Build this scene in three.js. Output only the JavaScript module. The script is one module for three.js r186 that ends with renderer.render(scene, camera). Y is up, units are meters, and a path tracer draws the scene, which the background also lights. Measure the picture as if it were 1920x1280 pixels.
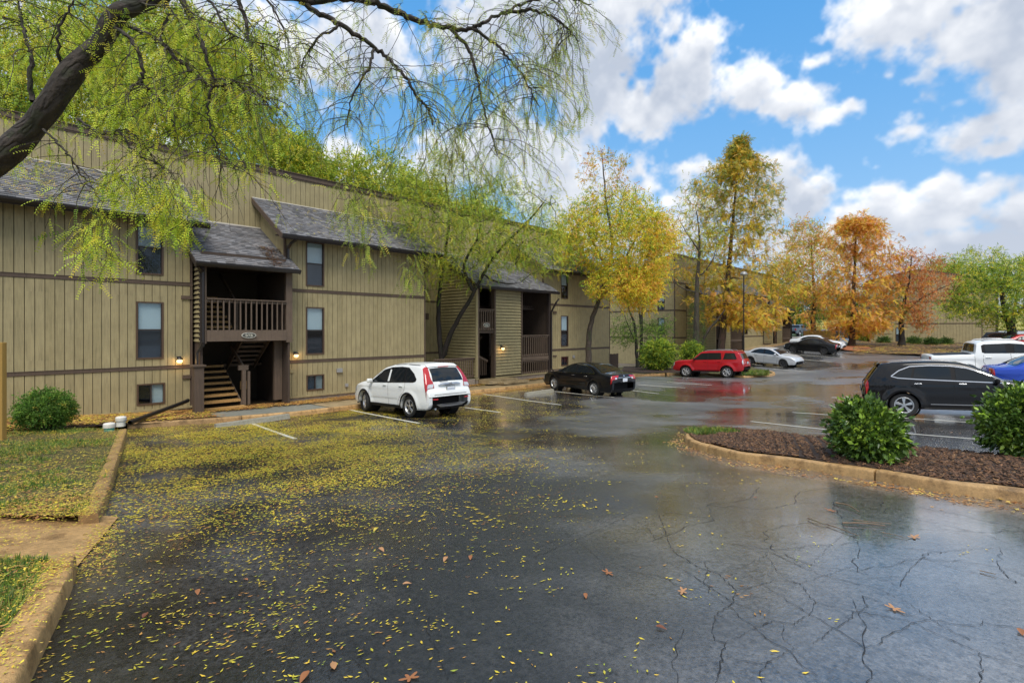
import * as THREE from 'three';
import { mergeGeometries, mergeVertices, toCreasedNormals } from 'three/addons/utils/BufferGeometryUtils.js';
import { RoundedBoxGeometry } from 'three/addons/geometries/RoundedBoxGeometry.js';

// ---------- camera, sky, sun, exposure ----------
const EYE = 2.75, FPX = 952, HORIZON = 618;            // eye height over the building's ground line, lens in 1920-pixel units
const scene = new THREE.Scene();
const camera = new THREE.PerspectiveCamera(2 * Math.atan(640 / FPX) * 180 / Math.PI, 1.5, 0.1, 2000);
camera.position.set(0, EYE, 0);
camera.lookAt(0, EYE, -10);
camera.setViewOffset(1920, 1280, 0, 22, 1920, 1280);
const EXPOSURE = 1.5, SUN = 2.3, SKY_GAIN = 0.84;
const sun = new THREE.DirectionalLight(new THREE.Color(1, 0.95, 0.87), SUN);
sun.position.set(14, 130, 60);
sun.target.position.set(4, 0, -22);
sun.castShadow = true;
sun.shadow.radius = 64;
sun.shadow.mapSize.set(2048, 2048);
Object.assign(sun.shadow.camera, { left: -60, right: 60, top: 60, bottom: -60, near: 1, far: 260 });
scene.add(sun, sun.target);

// ---------- small tools ----------
function rng(seed) { let a = seed | 0; return () => { a = (a + 0x6d2b79f5) | 0; let t = Math.imul(a ^ (a >>> 15), 1 | a); t = (t + Math.imul(t ^ (t >>> 7), 61 | t)) ^ t; return ((t ^ (t >>> 14)) >>> 0) / 4294967296; }; }
const lerp = (a, b, t) => a + (b - a) * t, clamp = (x, a, b) => Math.min(b, Math.max(a, x));
const sstep = (a, b, x) => { const t = clamp((x - a) / (b - a), 0, 1); return t * t * (3 - 2 * t); };
const V = (x, y, z) => new THREE.Vector3(x, y, z);
function hash2(x, y, s) { let h = Math.imul(x | 0, 374761393) + Math.imul(y | 0, 668265263) + Math.imul(s | 0, 2147483647 - 1274126177); h = Math.imul(h ^ (h >>> 13), 1274126177); return ((h ^ (h >>> 16)) >>> 0) / 4294967296; }
function vnoise(x, y, s, wrap) {
  let xi = Math.floor(x), yi = Math.floor(y); const fx = x - xi, fy = y - yi, u = fx * fx * (3 - 2 * fx), v = fy * fy * (3 - 2 * fy);
  let x1 = xi + 1, y1 = yi + 1;
  if (wrap) { xi = ((xi % wrap) + wrap) % wrap; x1 = ((x1 % wrap) + wrap) % wrap; yi = ((yi % wrap) + wrap) % wrap; y1 = ((y1 % wrap) + wrap) % wrap; }
  const a = hash2(xi, yi, s), b = hash2(x1, yi, s), c = hash2(xi, y1, s), d = hash2(x1, y1, s);
  return a + (b - a) * u + (c - a) * v + (a - b - c + d) * u * v;
}
function fbm(x, y, s, oct = 4, wrap = 0) { let v = 0, a = 0.5, n = 0; for (let i = 0; i < oct; i++) { v += a * vnoise(x, y, s + i * 17, wrap); n += a; x *= 2; y *= 2; wrap *= 2; a *= 0.5; } return v / n; }
function bytesTexture(n, f, srgb, m = n) {           // f(u, v) -> [r, g, b] 0..1
  const d = new Uint8Array(n * m * 4);
  for (let j = 0; j < m; j++) for (let i = 0; i < n; i++) { const c = f(i / n, j / m), o = (j * n + i) * 4; d[o] = clamp(c[0], 0, 1) * 255; d[o + 1] = clamp(c[1], 0, 1) * 255; d[o + 2] = clamp(c[2], 0, 1) * 255; d[o + 3] = c.length > 3 ? clamp(c[3], 0, 1) * 255 : 255; }
  const t = new THREE.DataTexture(d, n, m); t.wrapS = t.wrapT = THREE.RepeatWrapping; t.magFilter = THREE.LinearFilter; t.minFilter = THREE.LinearFilter;
  if (srgb) t.colorSpace = THREE.SRGBColorSpace; t.needsUpdate = true; return t;
}
const lin = (r, g, b) => new THREE.Color().setRGB(r, g, b);
function mat(r, g, b, o = {}) { const m = o.phys ? new THREE.MeshPhysicalMaterial() : new THREE.MeshStandardMaterial(); delete o.phys; m.color.setRGB(r, g, b); m.roughness = 0.8; Object.assign(m, o); return m; }

const used = new Map();
function numbered(n) { const k = used.get(n) ?? 0; used.set(n, k + 1); return k ? n + '_' + String(k).padStart(3, '0') : n; }
function shade(o) { o.traverse((c) => { if (c.isMesh) { c.castShadow = true; c.receiveShadow = true; } }); return o; }
function tag(o, label, category, group) { if (label) o.userData.label = label; if (category) o.userData.category = category; if (group) o.userData.group = group; return o; }
function thing(name, label, category, pos = [0, 0, 0], turn = 0, group) { const o = new THREE.Group(); o.name = numbered(name); o.position.set(...pos); o.rotation.y = turn; scene.add(o); return tag(o, label, category, group); }
function part(parent, name, geo, m, stuff) {
  const o = new THREE.Mesh(Array.isArray(geo) ? merge(geo) : geo, m); o.name = parent === scene ? numbered(name) : name + (parent.children.some((c) => c.name === name) ? '_' + String(parent.children.length).padStart(3, '0') : '');
  o.castShadow = o.receiveShadow = true; parent.add(o); if (stuff) o.userData.kind = 'stuff'; return o;
}
function struct(name, geo, m, parent = scene) { const o = part(parent, name, geo, m); if (parent === scene) o.userData.kind = 'structure'; return o; }
function solo(name, geo, m, label, category, group) { return tag(part(scene, name, geo, m), label, category, group); }
function merge(list) {
  const attrs = list.every((g) => g.attributes.color) ? ['position', 'normal', 'uv', 'color'] : ['position', 'normal', 'uv'];
  return mergeGeometries(list.map((g) => {
    g = g.index ? g.toNonIndexed() : g; const r = new THREE.BufferGeometry();
    if (!g.attributes.uv) g.setAttribute('uv', new THREE.BufferAttribute(new Float32Array(g.attributes.position.count * 2), 2));
    for (const a of attrs) r.setAttribute(a, g.attributes[a]); return r;
  }));
}
function geo(pos, uv, idx, col) { const g = new THREE.BufferGeometry(); g.setAttribute('position', new THREE.Float32BufferAttribute(pos, 3)); g.setAttribute('uv', new THREE.Float32BufferAttribute(uv ?? new Float32Array(pos.length / 3 * 2), 2)); if (col) g.setAttribute('color', new THREE.Float32BufferAttribute(col, 3)); if (idx) g.setIndex(idx); g.computeVertexNormals(); return g; }
// an axis-aligned box with uv in metres
function box(x0, x1, y0, y1, z0, z1) {
  const p = [], u = [], idx = []; let n = 0;
  const f = (a, b, c, d, w, h, ou, ov) => { p.push(...a, ...b, ...c, ...d); u.push(ou, ov, ou + w, ov, ou + w, ov + h, ou, ov + h); idx.push(n, n + 1, n + 2, n, n + 2, n + 3); n += 4; };
  const X = x1 - x0, Y = y1 - y0, Z = z1 - z0;
  f([x0, y0, z1], [x1, y0, z1], [x1, y1, z1], [x0, y1, z1], X, Y, x0, y0); f([x1, y0, z0], [x0, y0, z0], [x0, y1, z0], [x1, y1, z0], X, Y, x0, y0);
  f([x0, y0, z0], [x0, y0, z1], [x0, y1, z1], [x0, y1, z0], Z, Y, z0, y0); f([x1, y0, z1], [x1, y0, z0], [x1, y1, z0], [x1, y1, z1], Z, Y, z0, y0);
  f([x0, y1, z1], [x1, y1, z1], [x1, y1, z0], [x0, y1, z0], X, Z, x0, z0); f([x0, y0, z0], [x1, y0, z0], [x1, y0, z1], [x0, y0, z1], X, Z, x0, z0);
  return geo(p, u, idx);
}
// a box along a segment a-b, w wide (sideways) and h high, centred on the segment
function bar(a, b, w, h, up = V(0, 1, 0)) {
  const d = b.clone().sub(a), L = d.length(); d.normalize(); const side = d.clone().cross(up).normalize(), u2 = side.clone().cross(d);
  const g = box(-w / 2, w / 2, -h / 2, h / 2, 0, L); g.applyMatrix4(new THREE.Matrix4().makeBasis(side.negate(), u2, d).setPosition(a)); return g;
}
const shift = (g, x, y, z) => { g.translate(x, y, z); return g; };
function tube(pts, radii, sides = 7, uvLen = 1) {           // tapered tube through points
  const p = [], u = [], idx = [], n = pts.length; let up = V(0.13, 0.2, 1).normalize(), len = 0;
  for (let i = 0; i < n; i++) {
    const d = pts[Math.min(i + 1, n - 1)].clone().sub(pts[Math.max(i - 1, 0)]).normalize(); if (i) len += pts[i].distanceTo(pts[i - 1]);
    const a = up.clone().sub(d.clone().multiplyScalar(up.dot(d))); if (a.lengthSq() < 1e-6) a.set(1, 0, 0).cross(d); a.normalize(); up = a; const b = d.clone().cross(a), r = Array.isArray(radii) ? radii[i] : radii;
    for (let k = 0; k <= sides; k++) { const t = k / sides * Math.PI * 2, c = Math.cos(t) * r, s = Math.sin(t) * r; p.push(pts[i].x + a.x * c + b.x * s, pts[i].y + a.y * c + b.y * s, pts[i].z + a.z * c + b.z * s); u.push(k / sides * Math.max(0.2, r * 6), len / uvLen); }
  }
  for (let i = 0; i < n - 1; i++) for (let k = 0; k < sides; k++) { const a = i * (sides + 1) + k, b = a + sides + 1; idx.push(a, a + 1, b, a + 1, b + 1, b); }
  return geo(p, u, idx);
}

// ---------- sky: air and cumulus, computed all round ----------
function buildSky() {
  const W = 4096, H = 2048, half = H / 2, den = new Float32Array(W * half), R = rng(5);
  const blobs = [];
  const B = (px, py, rx, ry, w = 1) => { const x = (px - 960) / FPX, y = (HORIZON - py) / FPX, l = Math.hypot(x, 1); blobs.push([Math.atan2(x, 1), Math.atan2(y, l), rx / FPX / (1 + x * x) , ry / FPX / (l + y * y / l), w]); };
  // the clouds in view
  [[1140, 20, 150, 140], [1060, 120, 130, 120], [1312, 80, 52, 62], [1300, 150, 110, 80], [1390, 170, 90, 62], [1200, 210, 130, 68], [1110, 200, 120, 90], [1470, 190, 90, 48], [1545, 215, 70, 26, .7], [1530, 118, 34, 18, .6],
    [1730, 30, 170, 95, 1.15], [1850, 60, 200, 130, 1.3], [1950, 110, 190, 110, 1.3], [1600, 40, 40, 50, .55], [1820, 248, 120, 52, 1.1], [1910, 235, 110, 56, 1.1], [1700, 245, 60, 26, .6], [1860, 280, 80, 30],
    [1320, 318, 80, 34], [1440, 330, 62, 48], [1480, 380, 120, 54], [1340, 380, 130, 60], [1650, 372, 62, 42], [1610, 400, 100, 44], [1760, 352, 64, 36], [1850, 352, 90, 38], [1760, 400, 150, 52], [1930, 400, 120, 70], [1500, 460, 260, 50], [1800, 470, 300, 50], [1250, 440, 180, 60], [1640, 312, 22, 22, .6],
    [980, 270, 120, 60], [1060, 350, 170, 100], [860, 300, 110, 60], [700, 90, 130, 90], [570, 110, 120, 80], [900, 60, 110, 90], [420, 90, 190, 130], [200, 180, 220, 160], [640, 330, 140, 60], [40, 60, 200, 150], [1000, 10, 120, 80]].forEach((b) => B(...b));
  // and the same kind of sky everywhere else
  for (let k = 0; k < 170; k++) {
    const az = 0.9 + R() * (2 * Math.PI - 1.8), el = Math.pow(R(), 1.4) * 1.45 + 0.06; if (el > 0.62 && false) continue;
    const s = 0.07 + 0.13 * R(); for (let j = 0; j < 3; j++) blobs.push([az + (R() - .5) * s * 2 / Math.cos(Math.min(el, 1.3)), el + (R() - .5) * s * .6, s * (0.6 + R() * .7) / Math.cos(Math.min(el, 1.3)), s * (0.35 + R() * .35), 1]);
  }
  for (let k = 0; k < 26; k++) { const az = (R() - .5) * 1.9, el = 0.72 + R() * .6, s = 0.08 + 0.12 * R(); blobs.push([az / Math.cos(el) * .8, el, s * 1.2 / Math.cos(el), s * .7, 1]); }
  const base = new Float32Array(W * half).fill(-1);
  for (const [az, el, ra, re, w] of blobs) {
    const j0 = Math.max(0, Math.floor((el - re * 1.9) / Math.PI * H)), j1 = Math.min(half - 1, Math.ceil((el + re * 1.9) / Math.PI * H));
    for (let j = j0; j <= j1; j++) {
      const dy = ((j + .5) / H * Math.PI - el) / re, i0 = Math.floor((az - ra * 1.9) / (2 * Math.PI) * W), i1 = Math.ceil((az + ra * 1.9) / (2 * Math.PI) * W);
      for (let i = i0; i <= i1; i++) {
        const dx = ((i + .5) / W * 2 * Math.PI - az) / ra, q = (1 - Math.sqrt(dx * dx + dy * dy)) * w; if (q < -0.9) continue;
        // azimuth 0 looks along -z, growing to +x; the map's u is atan2(z, x)
        let ii = (Math.round((az * 0 + (i + .5) / W - 0.25 + 0.5) * W) % W + W) % W; const o = j * W + ii;
        const a = base[o], h = clamp(.5 + .5 * (q - a) / .35, 0, 1); base[o] = a + (q - a) * h + .35 * h * (1 - h);
      }
    }
  }
  for (let j = 0; j < half; j++) {
    const el = (j + .5) / H * Math.PI, ce = Math.cos(el), st = ce < .25 ? 2 : 1;
    for (let i = 0; i < W; i++) {
      const o = j * W + i; if (base[o] < -.85) { den[o] = -1; continue; }
      const u = i / W * 96 , v = el * 17; // periodic in u
      const n = fbm(u, v, 3, 3, 96) - .5, m = fbm(u * 4, v * 4, 31, 4, 384) - .5;
      den[o] = base[o] + n * 1.15 + m * .78 - .08;
    }
  }
  const px = new Float32Array(W * H * 4);
  for (let j = 0; j < H; j++) {
    const el = (j + .5 - half) / H * Math.PI, up = Math.max(0, el);
    const t = Math.pow(1 - Math.min(1, up / 1.2), 2.2);
    // clear air: deep blue above, paler low down
    const br = lerp(0.062, 0.42, Math.pow(t, 1.8)), bg = lerp(0.265, 0.62, Math.pow(t, 1.5)), bb = lerp(0.60, 0.82, t);
    for (let i = 0; i < W; i++) {
      const o = (j * W + i) * 4; let r = br, g = bg, b = bb;
      if (j >= half) {
        const q = (j - half) * W + i, d = den[q];
        if (d > -.25) {
          let a = sstep(-.2, .46, d);
          let sh = 0; for (const [k, wt] of [[10, 1], [24, 1], [48, .8], [80, .6]]) { const jj = Math.min(half - 1, j - half + k), ii = (i + (k >> 2)) % W; sh += wt * clamp(den[jj * W + ii] + .12, 0, .8); }
          const pf = fbm(i / W * 192, el * 34, 41, 4, 192) - .5, pg = fbm(i / W * 48, el * 9, 47, 3, 48) - .5, L = clamp(0.55 + 0.45 * Math.exp(-sh * 1.35) + .34 * pf + .42 * pg, .5, 1), wv = 0.96;
          const cr = wv * lerp(.50, .97, (L - .55) / .45), cg = wv * lerp(.55, .975, (L - .55) / .45), cb = wv * lerp(.64, .985, (L - .55) / .45);
          r = lerp(r, cr, a); g = lerp(g, cg, a); b = lerp(b, cb, a);
        }
        const hz = Math.exp(-up * 16) * .5; r = lerp(r, .74, hz); g = lerp(g, .79, hz); b = lerp(b, .86, hz);
      } else { r = .20; g = .19; b = .17; }
      px[o] = r * SKY_GAIN; px[o + 1] = g * SKY_GAIN; px[o + 2] = b * SKY_GAIN; px[o + 3] = 1;
    }
  }
  const tex = new THREE.DataTexture(px, W, H, THREE.RGBAFormat, THREE.FloatType); tex.mapping = THREE.EquirectangularReflectionMapping; tex.magFilter = THREE.LinearFilter; tex.needsUpdate = true;
  scene.background = tex; scene.environment = tex;
}
buildSky();

// ---------- the lie of the land: a smooth surface through measured heights ----------
const HEIGHTS = [[-11, -15.5, .03], [-7.2, -16.1, 0], [-1.9, -21.9, -.04], [1.85, -25.8, -.07], [5.6, -29.9, -.06], [-3.2, -15.6, .09], [3.2, -23, -.10], [6.5, -24, -.14], [12.3, -33.2, -.32], [19.5, -41.5, .04], [21.5, -39.6, -.06], [27.9, -45.5, .6], [26, -47.4, .74], [50, -60, .95], [11.5, -15, .26], [16.9, -17.6, .40], [20.3, -21.2, .56], [0, -3, 1.05], [-3.5, -5.5, .72], [3.5, -8.4, .68], [6, -6, .9], [-6.5, -9.5, .38], [6, -2, 1.12], [-5, -2, .98], [0, 3, 1.25], [-14, -8, .7], [-40, -30, .1], [-20, -70, -.5], [15.5, -51, -.7], [22, -60, .1], [22, -13, .62], [26, -28, .62], [40, -40, .95], [45, -10, 1.0], [80, -90, 2.0], [35, -75, 1.35], [50, -82, 1.75], [60, -112, 2.5], [0, -110, 0], [5, -40, -.5]];
const TPS = (() => {
  const n = HEIGHTS.length, m = n + 3, A = [], k = (r2) => (r2 < 1e-9 ? 0 : r2 * Math.log(r2));
  for (let i = 0; i < m; i++) A.push(new Float64Array(m + 1));
  for (let i = 0; i < n; i++) { for (let j = 0; j < n; j++) A[i][j] = k((HEIGHTS[i][0] - HEIGHTS[j][0]) ** 2 + (HEIGHTS[i][1] - HEIGHTS[j][1]) ** 2) + (i === j ? 1 : 0); A[i][n] = A[n][i] = 1; A[i][n + 1] = A[n + 1][i] = HEIGHTS[i][0]; A[i][n + 2] = A[n + 2][i] = HEIGHTS[i][1]; A[i][m] = HEIGHTS[i][2]; }
  for (let c = 0; c < m; c++) { let p = c; for (let r = c; r < m; r++) if (Math.abs(A[r][c]) > Math.abs(A[p][c])) p = r; [A[c], A[p]] = [A[p], A[c]]; for (let r = 0; r < m; r++) if (r !== c) { const f = A[r][c] / A[c][c]; if (f) for (let q = c; q <= m; q++) A[r][q] -= f * A[c][q]; } }
  return A.map((r, i) => r[m] / r[i]);
})();
function G(x, z) {
  x = clamp(x, -60, 110); z = clamp(z, -130, 20); const n = HEIGHTS.length; let v = TPS[n] + TPS[n + 1] * x + TPS[n + 2] * z;
  for (let i = 0; i < n; i++) { const r2 = (x - HEIGHTS[i][0]) ** 2 + (z - HEIGHTS[i][1]) ** 2; if (r2 > 1e-9) v += TPS[i] * r2 * Math.log(r2); } return v;
}
// the place on the ground (raised by dh) that a sight line from the photograph's standpoint meets; survey tool
function gp(px, py, dh = 0) {
  const a = (px - 960) / FPX, b = (py - HORIZON) / FPX, f = (d) => EYE - b * d - G(a * d, -d) - dh; let lo = 1, hi = 1.2;
  while (f(hi) > 0 && hi < 300) { lo = hi; hi *= 1.05; } for (let i = 0; i < 40; i++) { const m = (lo + hi) / 2; if (f(m) > 0) lo = m; else hi = m; } return [a * lo, -lo];
}
const at = (px, py, d) => V((px - 960) / FPX * d, EYE + (HORIZON - py) / FPX * d, -d);
// the building line: s along the front, t out towards the car park
const P0 = [-11.26, -15.8], DS = [0.697, -0.717], DN = [0.717, 0.697], TURN = Math.atan2(0.717, 0.697);
const wx = (s, t) => P0[0] + s * DS[0] + t * DN[0], wz = (s, t) => P0[1] + s * DS[1] + t * DN[1];
const fs = (px, t = 0) => { const k = (px - 960) / FPX; return (15.8 * k - .697 * t * k + 11.26 - .717 * t) / (.697 - .717 * k); };
const fy = (py, s, t = 0) => EYE + (HORIZON - py) * -wz(s, t) / FPX;
// ---------- textures and materials of the ground ----------
const grainTex = bytesTexture(512, (u, v) => { const a = fbm(u * 128, v * 128, 7, 2, 128), b = vnoise(u * 60, v * 60, 9, 60), c = Math.pow(vnoise(u * 200, v * 200, 4, 200), 3); const k = .45 * a + .3 * b + .5 * c; return [k, k, k]; });
const asphaltTex = bytesTexture(1024, (u, v) => {
  const g = vnoise(u * 330, v * 330, 12, 330), c = fbm(u * 16, v * 16, 2, 4, 16), s = Math.pow(vnoise(u * 250, v * 250, 77, 250), 9) * .55; const q = vnoise(u * 150, v * 150, 21, 150), q2 = vnoise(u * 85, v * 85, 29, 85), k = .56 + .36 * (c - .5) + .38 * (g - .5) + .55 * (q - .5) + .3 * (q2 - .5) + s * 1.1; return [k, k * .995, k * .985];
});
const noiseTex = bytesTexture(512, (u, v) => { const k = .55 + .5 * fbm(u * 24, v * 24, 41, 5, 24); return [k, k, k]; });
const MACRO = 72, MX0 = -20, MZ0 = -62;
// how wet the asphalt stands: g = roughness
const puddle = (x, z) => {
  let p = fbm(x * .22 + 40, z * .22 + 11, 63, 4) + .22 * (fbm(x * .9, z * .9, 15, 3) - .5);
  // hollows along the drive and in the right foreground
  p += .34 * Math.exp(-(((x - 4.4) / 2.7) ** 2 + ((z + 4.0) / 2.1) ** 2)) + .16 * Math.exp(-(((x - 9) / 5) ** 2 + ((z + 12.5) / 2.2) ** 2)) + .14 * Math.exp(-(((x - 10) / 6) ** 2 + ((z + 26) / 5) ** 2)) + .10 * Math.exp(-(((x - 1) / 3) ** 2 + ((z + 15) / 3) ** 2));
  return p;
};
const wetTex = bytesTexture(2048, (u, v) => {
  const x = MX0 + u * MACRO, z = MZ0 + v * MACRO, p = puddle(x, z), fine = fbm(x * 3.1, z * 3.1, 5, 3) - .5;
  const r = lerp(lerp(.42, .16, sstep(.40, .56, p + fine * .12)), .07, sstep(.66, .74, p + fine * .10 - .06 * Math.exp(-(((x - 4.4) / 3.4) ** 2 + ((z + 4.0) / 3) ** 2)))) + fine * .14; return [r, clamp(r, .03, .6), r];
});
wetTex.wrapS = wetTex.wrapT = THREE.ClampToEdgeWrapping; wetTex.channel = 1;
const stainTex = bytesTexture(1024, (u, v) => { const a = fbm(u * 12, v * 12, 61, 5, 12), b = fbm(u * 60, v * 60, 62, 3, 60), s = Math.pow(vnoise(u * 240, v * 240, 63, 240), 3), d = sstep(.55, .72, fbm(u * 7, v * 7, 64, 4, 7)); const k = .80 + .5 * (a - .5) + .4 * (b - .5) + .3 * (s - .25) - .28 * d; return [k, k * (1 - .04 * d), k * (1 - .10 * d)]; });
// the older surface near the right holds a film of water, the newer sealed one at the left is matt between its puddles: a = specular
const sealTex = bytesTexture(512, (u, v) => { const x = MX0 + u * MACRO, z = MZ0 + v * MACRO, w = sstep(-3.5, 2.5, x - .12 * z - 1.6) + .35 * sstep(.52, .66, puddle(x, z)); return [clamp(.10 + .9 * w, 0, 1), 1, 1, clamp(.10 + .9 * w, 0, 1)]; });
sealTex.wrapS = sealTex.wrapT = THREE.ClampToEdgeWrapping; sealTex.channel = 1;
const rep = (t, r) => { const c = t.clone(); c.repeat.set(r, r); c.needsUpdate = true; return c; };
const MAT = {};
MAT.asphalt = mat(.18, .178, .176, { phys: 1, ior: 2.3, specularIntensityMap: sealTex, clearcoat: 1, clearcoatMap: sealTex, clearcoatRoughness: 1, clearcoatRoughnessMap: wetTex, map: rep(asphaltTex, 1 / 2.6), roughness: 1, roughnessMap: wetTex, bumpMap: rep(grainTex, 1 / 1.1), bumpScale: .0028, vertexColors: true });
MAT.concrete = mat(.54, .33, .135, { map: rep(stainTex, 1 / 1.5), roughness: .55, bumpMap: rep(grainTex, 1 / .7), bumpScale: .003 });
MAT.walk = mat(.46, .35, .2, { map: rep(stainTex, 1 / 2.1), roughness: .42, bumpMap: rep(grainTex, 1 / .8), bumpScale: .002 });
MAT.greyWalk = mat(.30, .31, .27, { map: rep(noiseTex, 1 / 1.7), roughness: .4, bumpMap: rep(grainTex, 1 / .8), bumpScale: .002 });
MAT.mulch = mat(.05, .027, .016, { map: rep(noiseTex, 1 / .45), roughness: .85, bumpMap: rep(noiseTex, 1 / .3), bumpScale: .03 });
MAT.soil = mat(.12, .075, .035, { map: rep(noiseTex, 1 / .6), roughness: .8, bumpMap: rep(noiseTex, 1 / .35), bumpScale: .02 });
MAT.turf = mat(.11, .10, .03, { map: rep(noiseTex, 1 / .9), roughness: .9, bumpMap: rep(noiseTex, 1 / .2), bumpScale: .02 });
MAT.field = mat(.42, .38, .09, { map: rep(noiseTex, 1 / 9), roughness: .95 });
MAT.paint = mat(.78, .76, .66, { roughness: .5, map: rep(noiseTex, 1 / .5) });
MAT.crack = mat(.016, .016, .017, { roughness: .5 });

// ---------- ground and asphalt ----------
const SEAM = [gp(300, 1215), gp(1190, 956)], oldSide = (x, z) => (SEAM[1][0] - SEAM[0][0]) * (z - SEAM[0][1]) - (SEAM[1][1] - SEAM[0][1]) * (x - SEAM[0][0]) + .12 * (fbm(x * 3, z * 3, 4, 2) - .5) > 0;   // an older, paler surface on the near right of a long joint
function gridLines(bands) { const o = []; for (const [a, b, st] of bands) { const n = Math.max(1, Math.round(Math.abs(b - a) / st)); for (let i = 0; i < n; i++) o.push(lerp(a, b, i / n)); } o.push(bands[bands.length - 1][1]); return o; }
function sheet(xs, zs, dh, colour) {
  const p = [], u = [], u1 = [], c = [], idx = [], nx = xs.length;
  for (const z of zs) for (const x of xs) { p.push(x, G(x, z) + dh, z); u.push(x, z); u1.push((x - MX0) / MACRO, (z - MZ0) / MACRO); if (colour) c.push(...colour(x, z)); }
  for (let j = 0; j < zs.length - 1; j++) for (let i = 0; i < nx - 1; i++) { const a = j * nx + i; idx.push(a, a + nx, a + 1, a + 1, a + nx, a + nx + 1); }
  const g = geo(p, u, idx, colour ? c : null); g.setAttribute('uv1', new THREE.Float32BufferAttribute(u1, 2)); return g;
}
const wide = [-900, -400, -200, -120];
struct('ground', sheet([...wide, ...gridLines([[-80, 110, 5]]), 160, 260, 480, 900], [20, ...gridLines([[14, -130, 4]]), -180, -300, -500, -900].map((z) => z), -.09), MAT.soil);
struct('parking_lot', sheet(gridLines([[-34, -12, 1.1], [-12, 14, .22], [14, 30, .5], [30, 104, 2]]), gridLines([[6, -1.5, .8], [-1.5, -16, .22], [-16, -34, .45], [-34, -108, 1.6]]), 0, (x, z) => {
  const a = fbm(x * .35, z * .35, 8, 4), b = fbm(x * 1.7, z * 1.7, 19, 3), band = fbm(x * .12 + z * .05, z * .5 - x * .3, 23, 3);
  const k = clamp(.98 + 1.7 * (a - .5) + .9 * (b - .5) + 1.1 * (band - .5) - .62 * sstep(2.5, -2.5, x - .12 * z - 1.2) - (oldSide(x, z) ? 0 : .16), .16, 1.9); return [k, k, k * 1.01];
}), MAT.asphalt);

// painted lines, on the asphalt, 4 mm up
const lineMark = (a, b, w = .1, dh = .005) => {
  const dx = b[0] - a[0], dz = b[1] - a[1], L = Math.hypot(dx, dz), nx = -dz / L * w / 2, nz = dx / L * w / 2, p = [], u = [], idx = [], n = Math.max(1, Math.ceil(L / .5));
  for (let i = 0; i <= n; i++) { const x = a[0] + dx * i / n, z = a[1] + dz * i / n; p.push(x + nx, G(x + nx, z + nz) + dh, z + nz, x - nx, G(x - nx, z - nz) + dh, z - nz); u.push(0, L * i / n, w, L * i / n); if (i < n) idx.push(2 * i, 2 * i + 2, 2 * i + 1, 2 * i + 1, 2 * i + 2, 2 * i + 3); }
  const g = geo(p, u, idx); if (g.attributes.normal.getY(0) < 0) { g.index.array.reverse(); g.computeVertexNormals(); } return g;
};
for (const [a, b] of [[[470, 793], [554, 823]], [[655, 768], [786, 793.5]], [[872, 764], [938, 773]], [[905, 738.5], [1052, 759]], [[1016, 731], [1152, 745]], [[1172, 730], [1236, 738]], [[1196, 721], [1285, 727]], [[1250, 716], [1335, 722]], [[1258, 706], [1376, 713.5]], [[1402, 682], [1500, 690.5]], [[1440, 690], [1530, 697]], [[1480, 664], [1590, 671]], [[1500, 673], [1560, 678]],
  [[1408, 790], [1548, 805]], [[1486, 773], [1560, 778]], [[1690, 783.5], [1990, 803]], [[1690, 812], [1990, 836]], [[1560, 745], [1620, 748]]]) struct('parking_line', lineMark(gp(...a), gp(...b)), MAT.paint);

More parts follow.
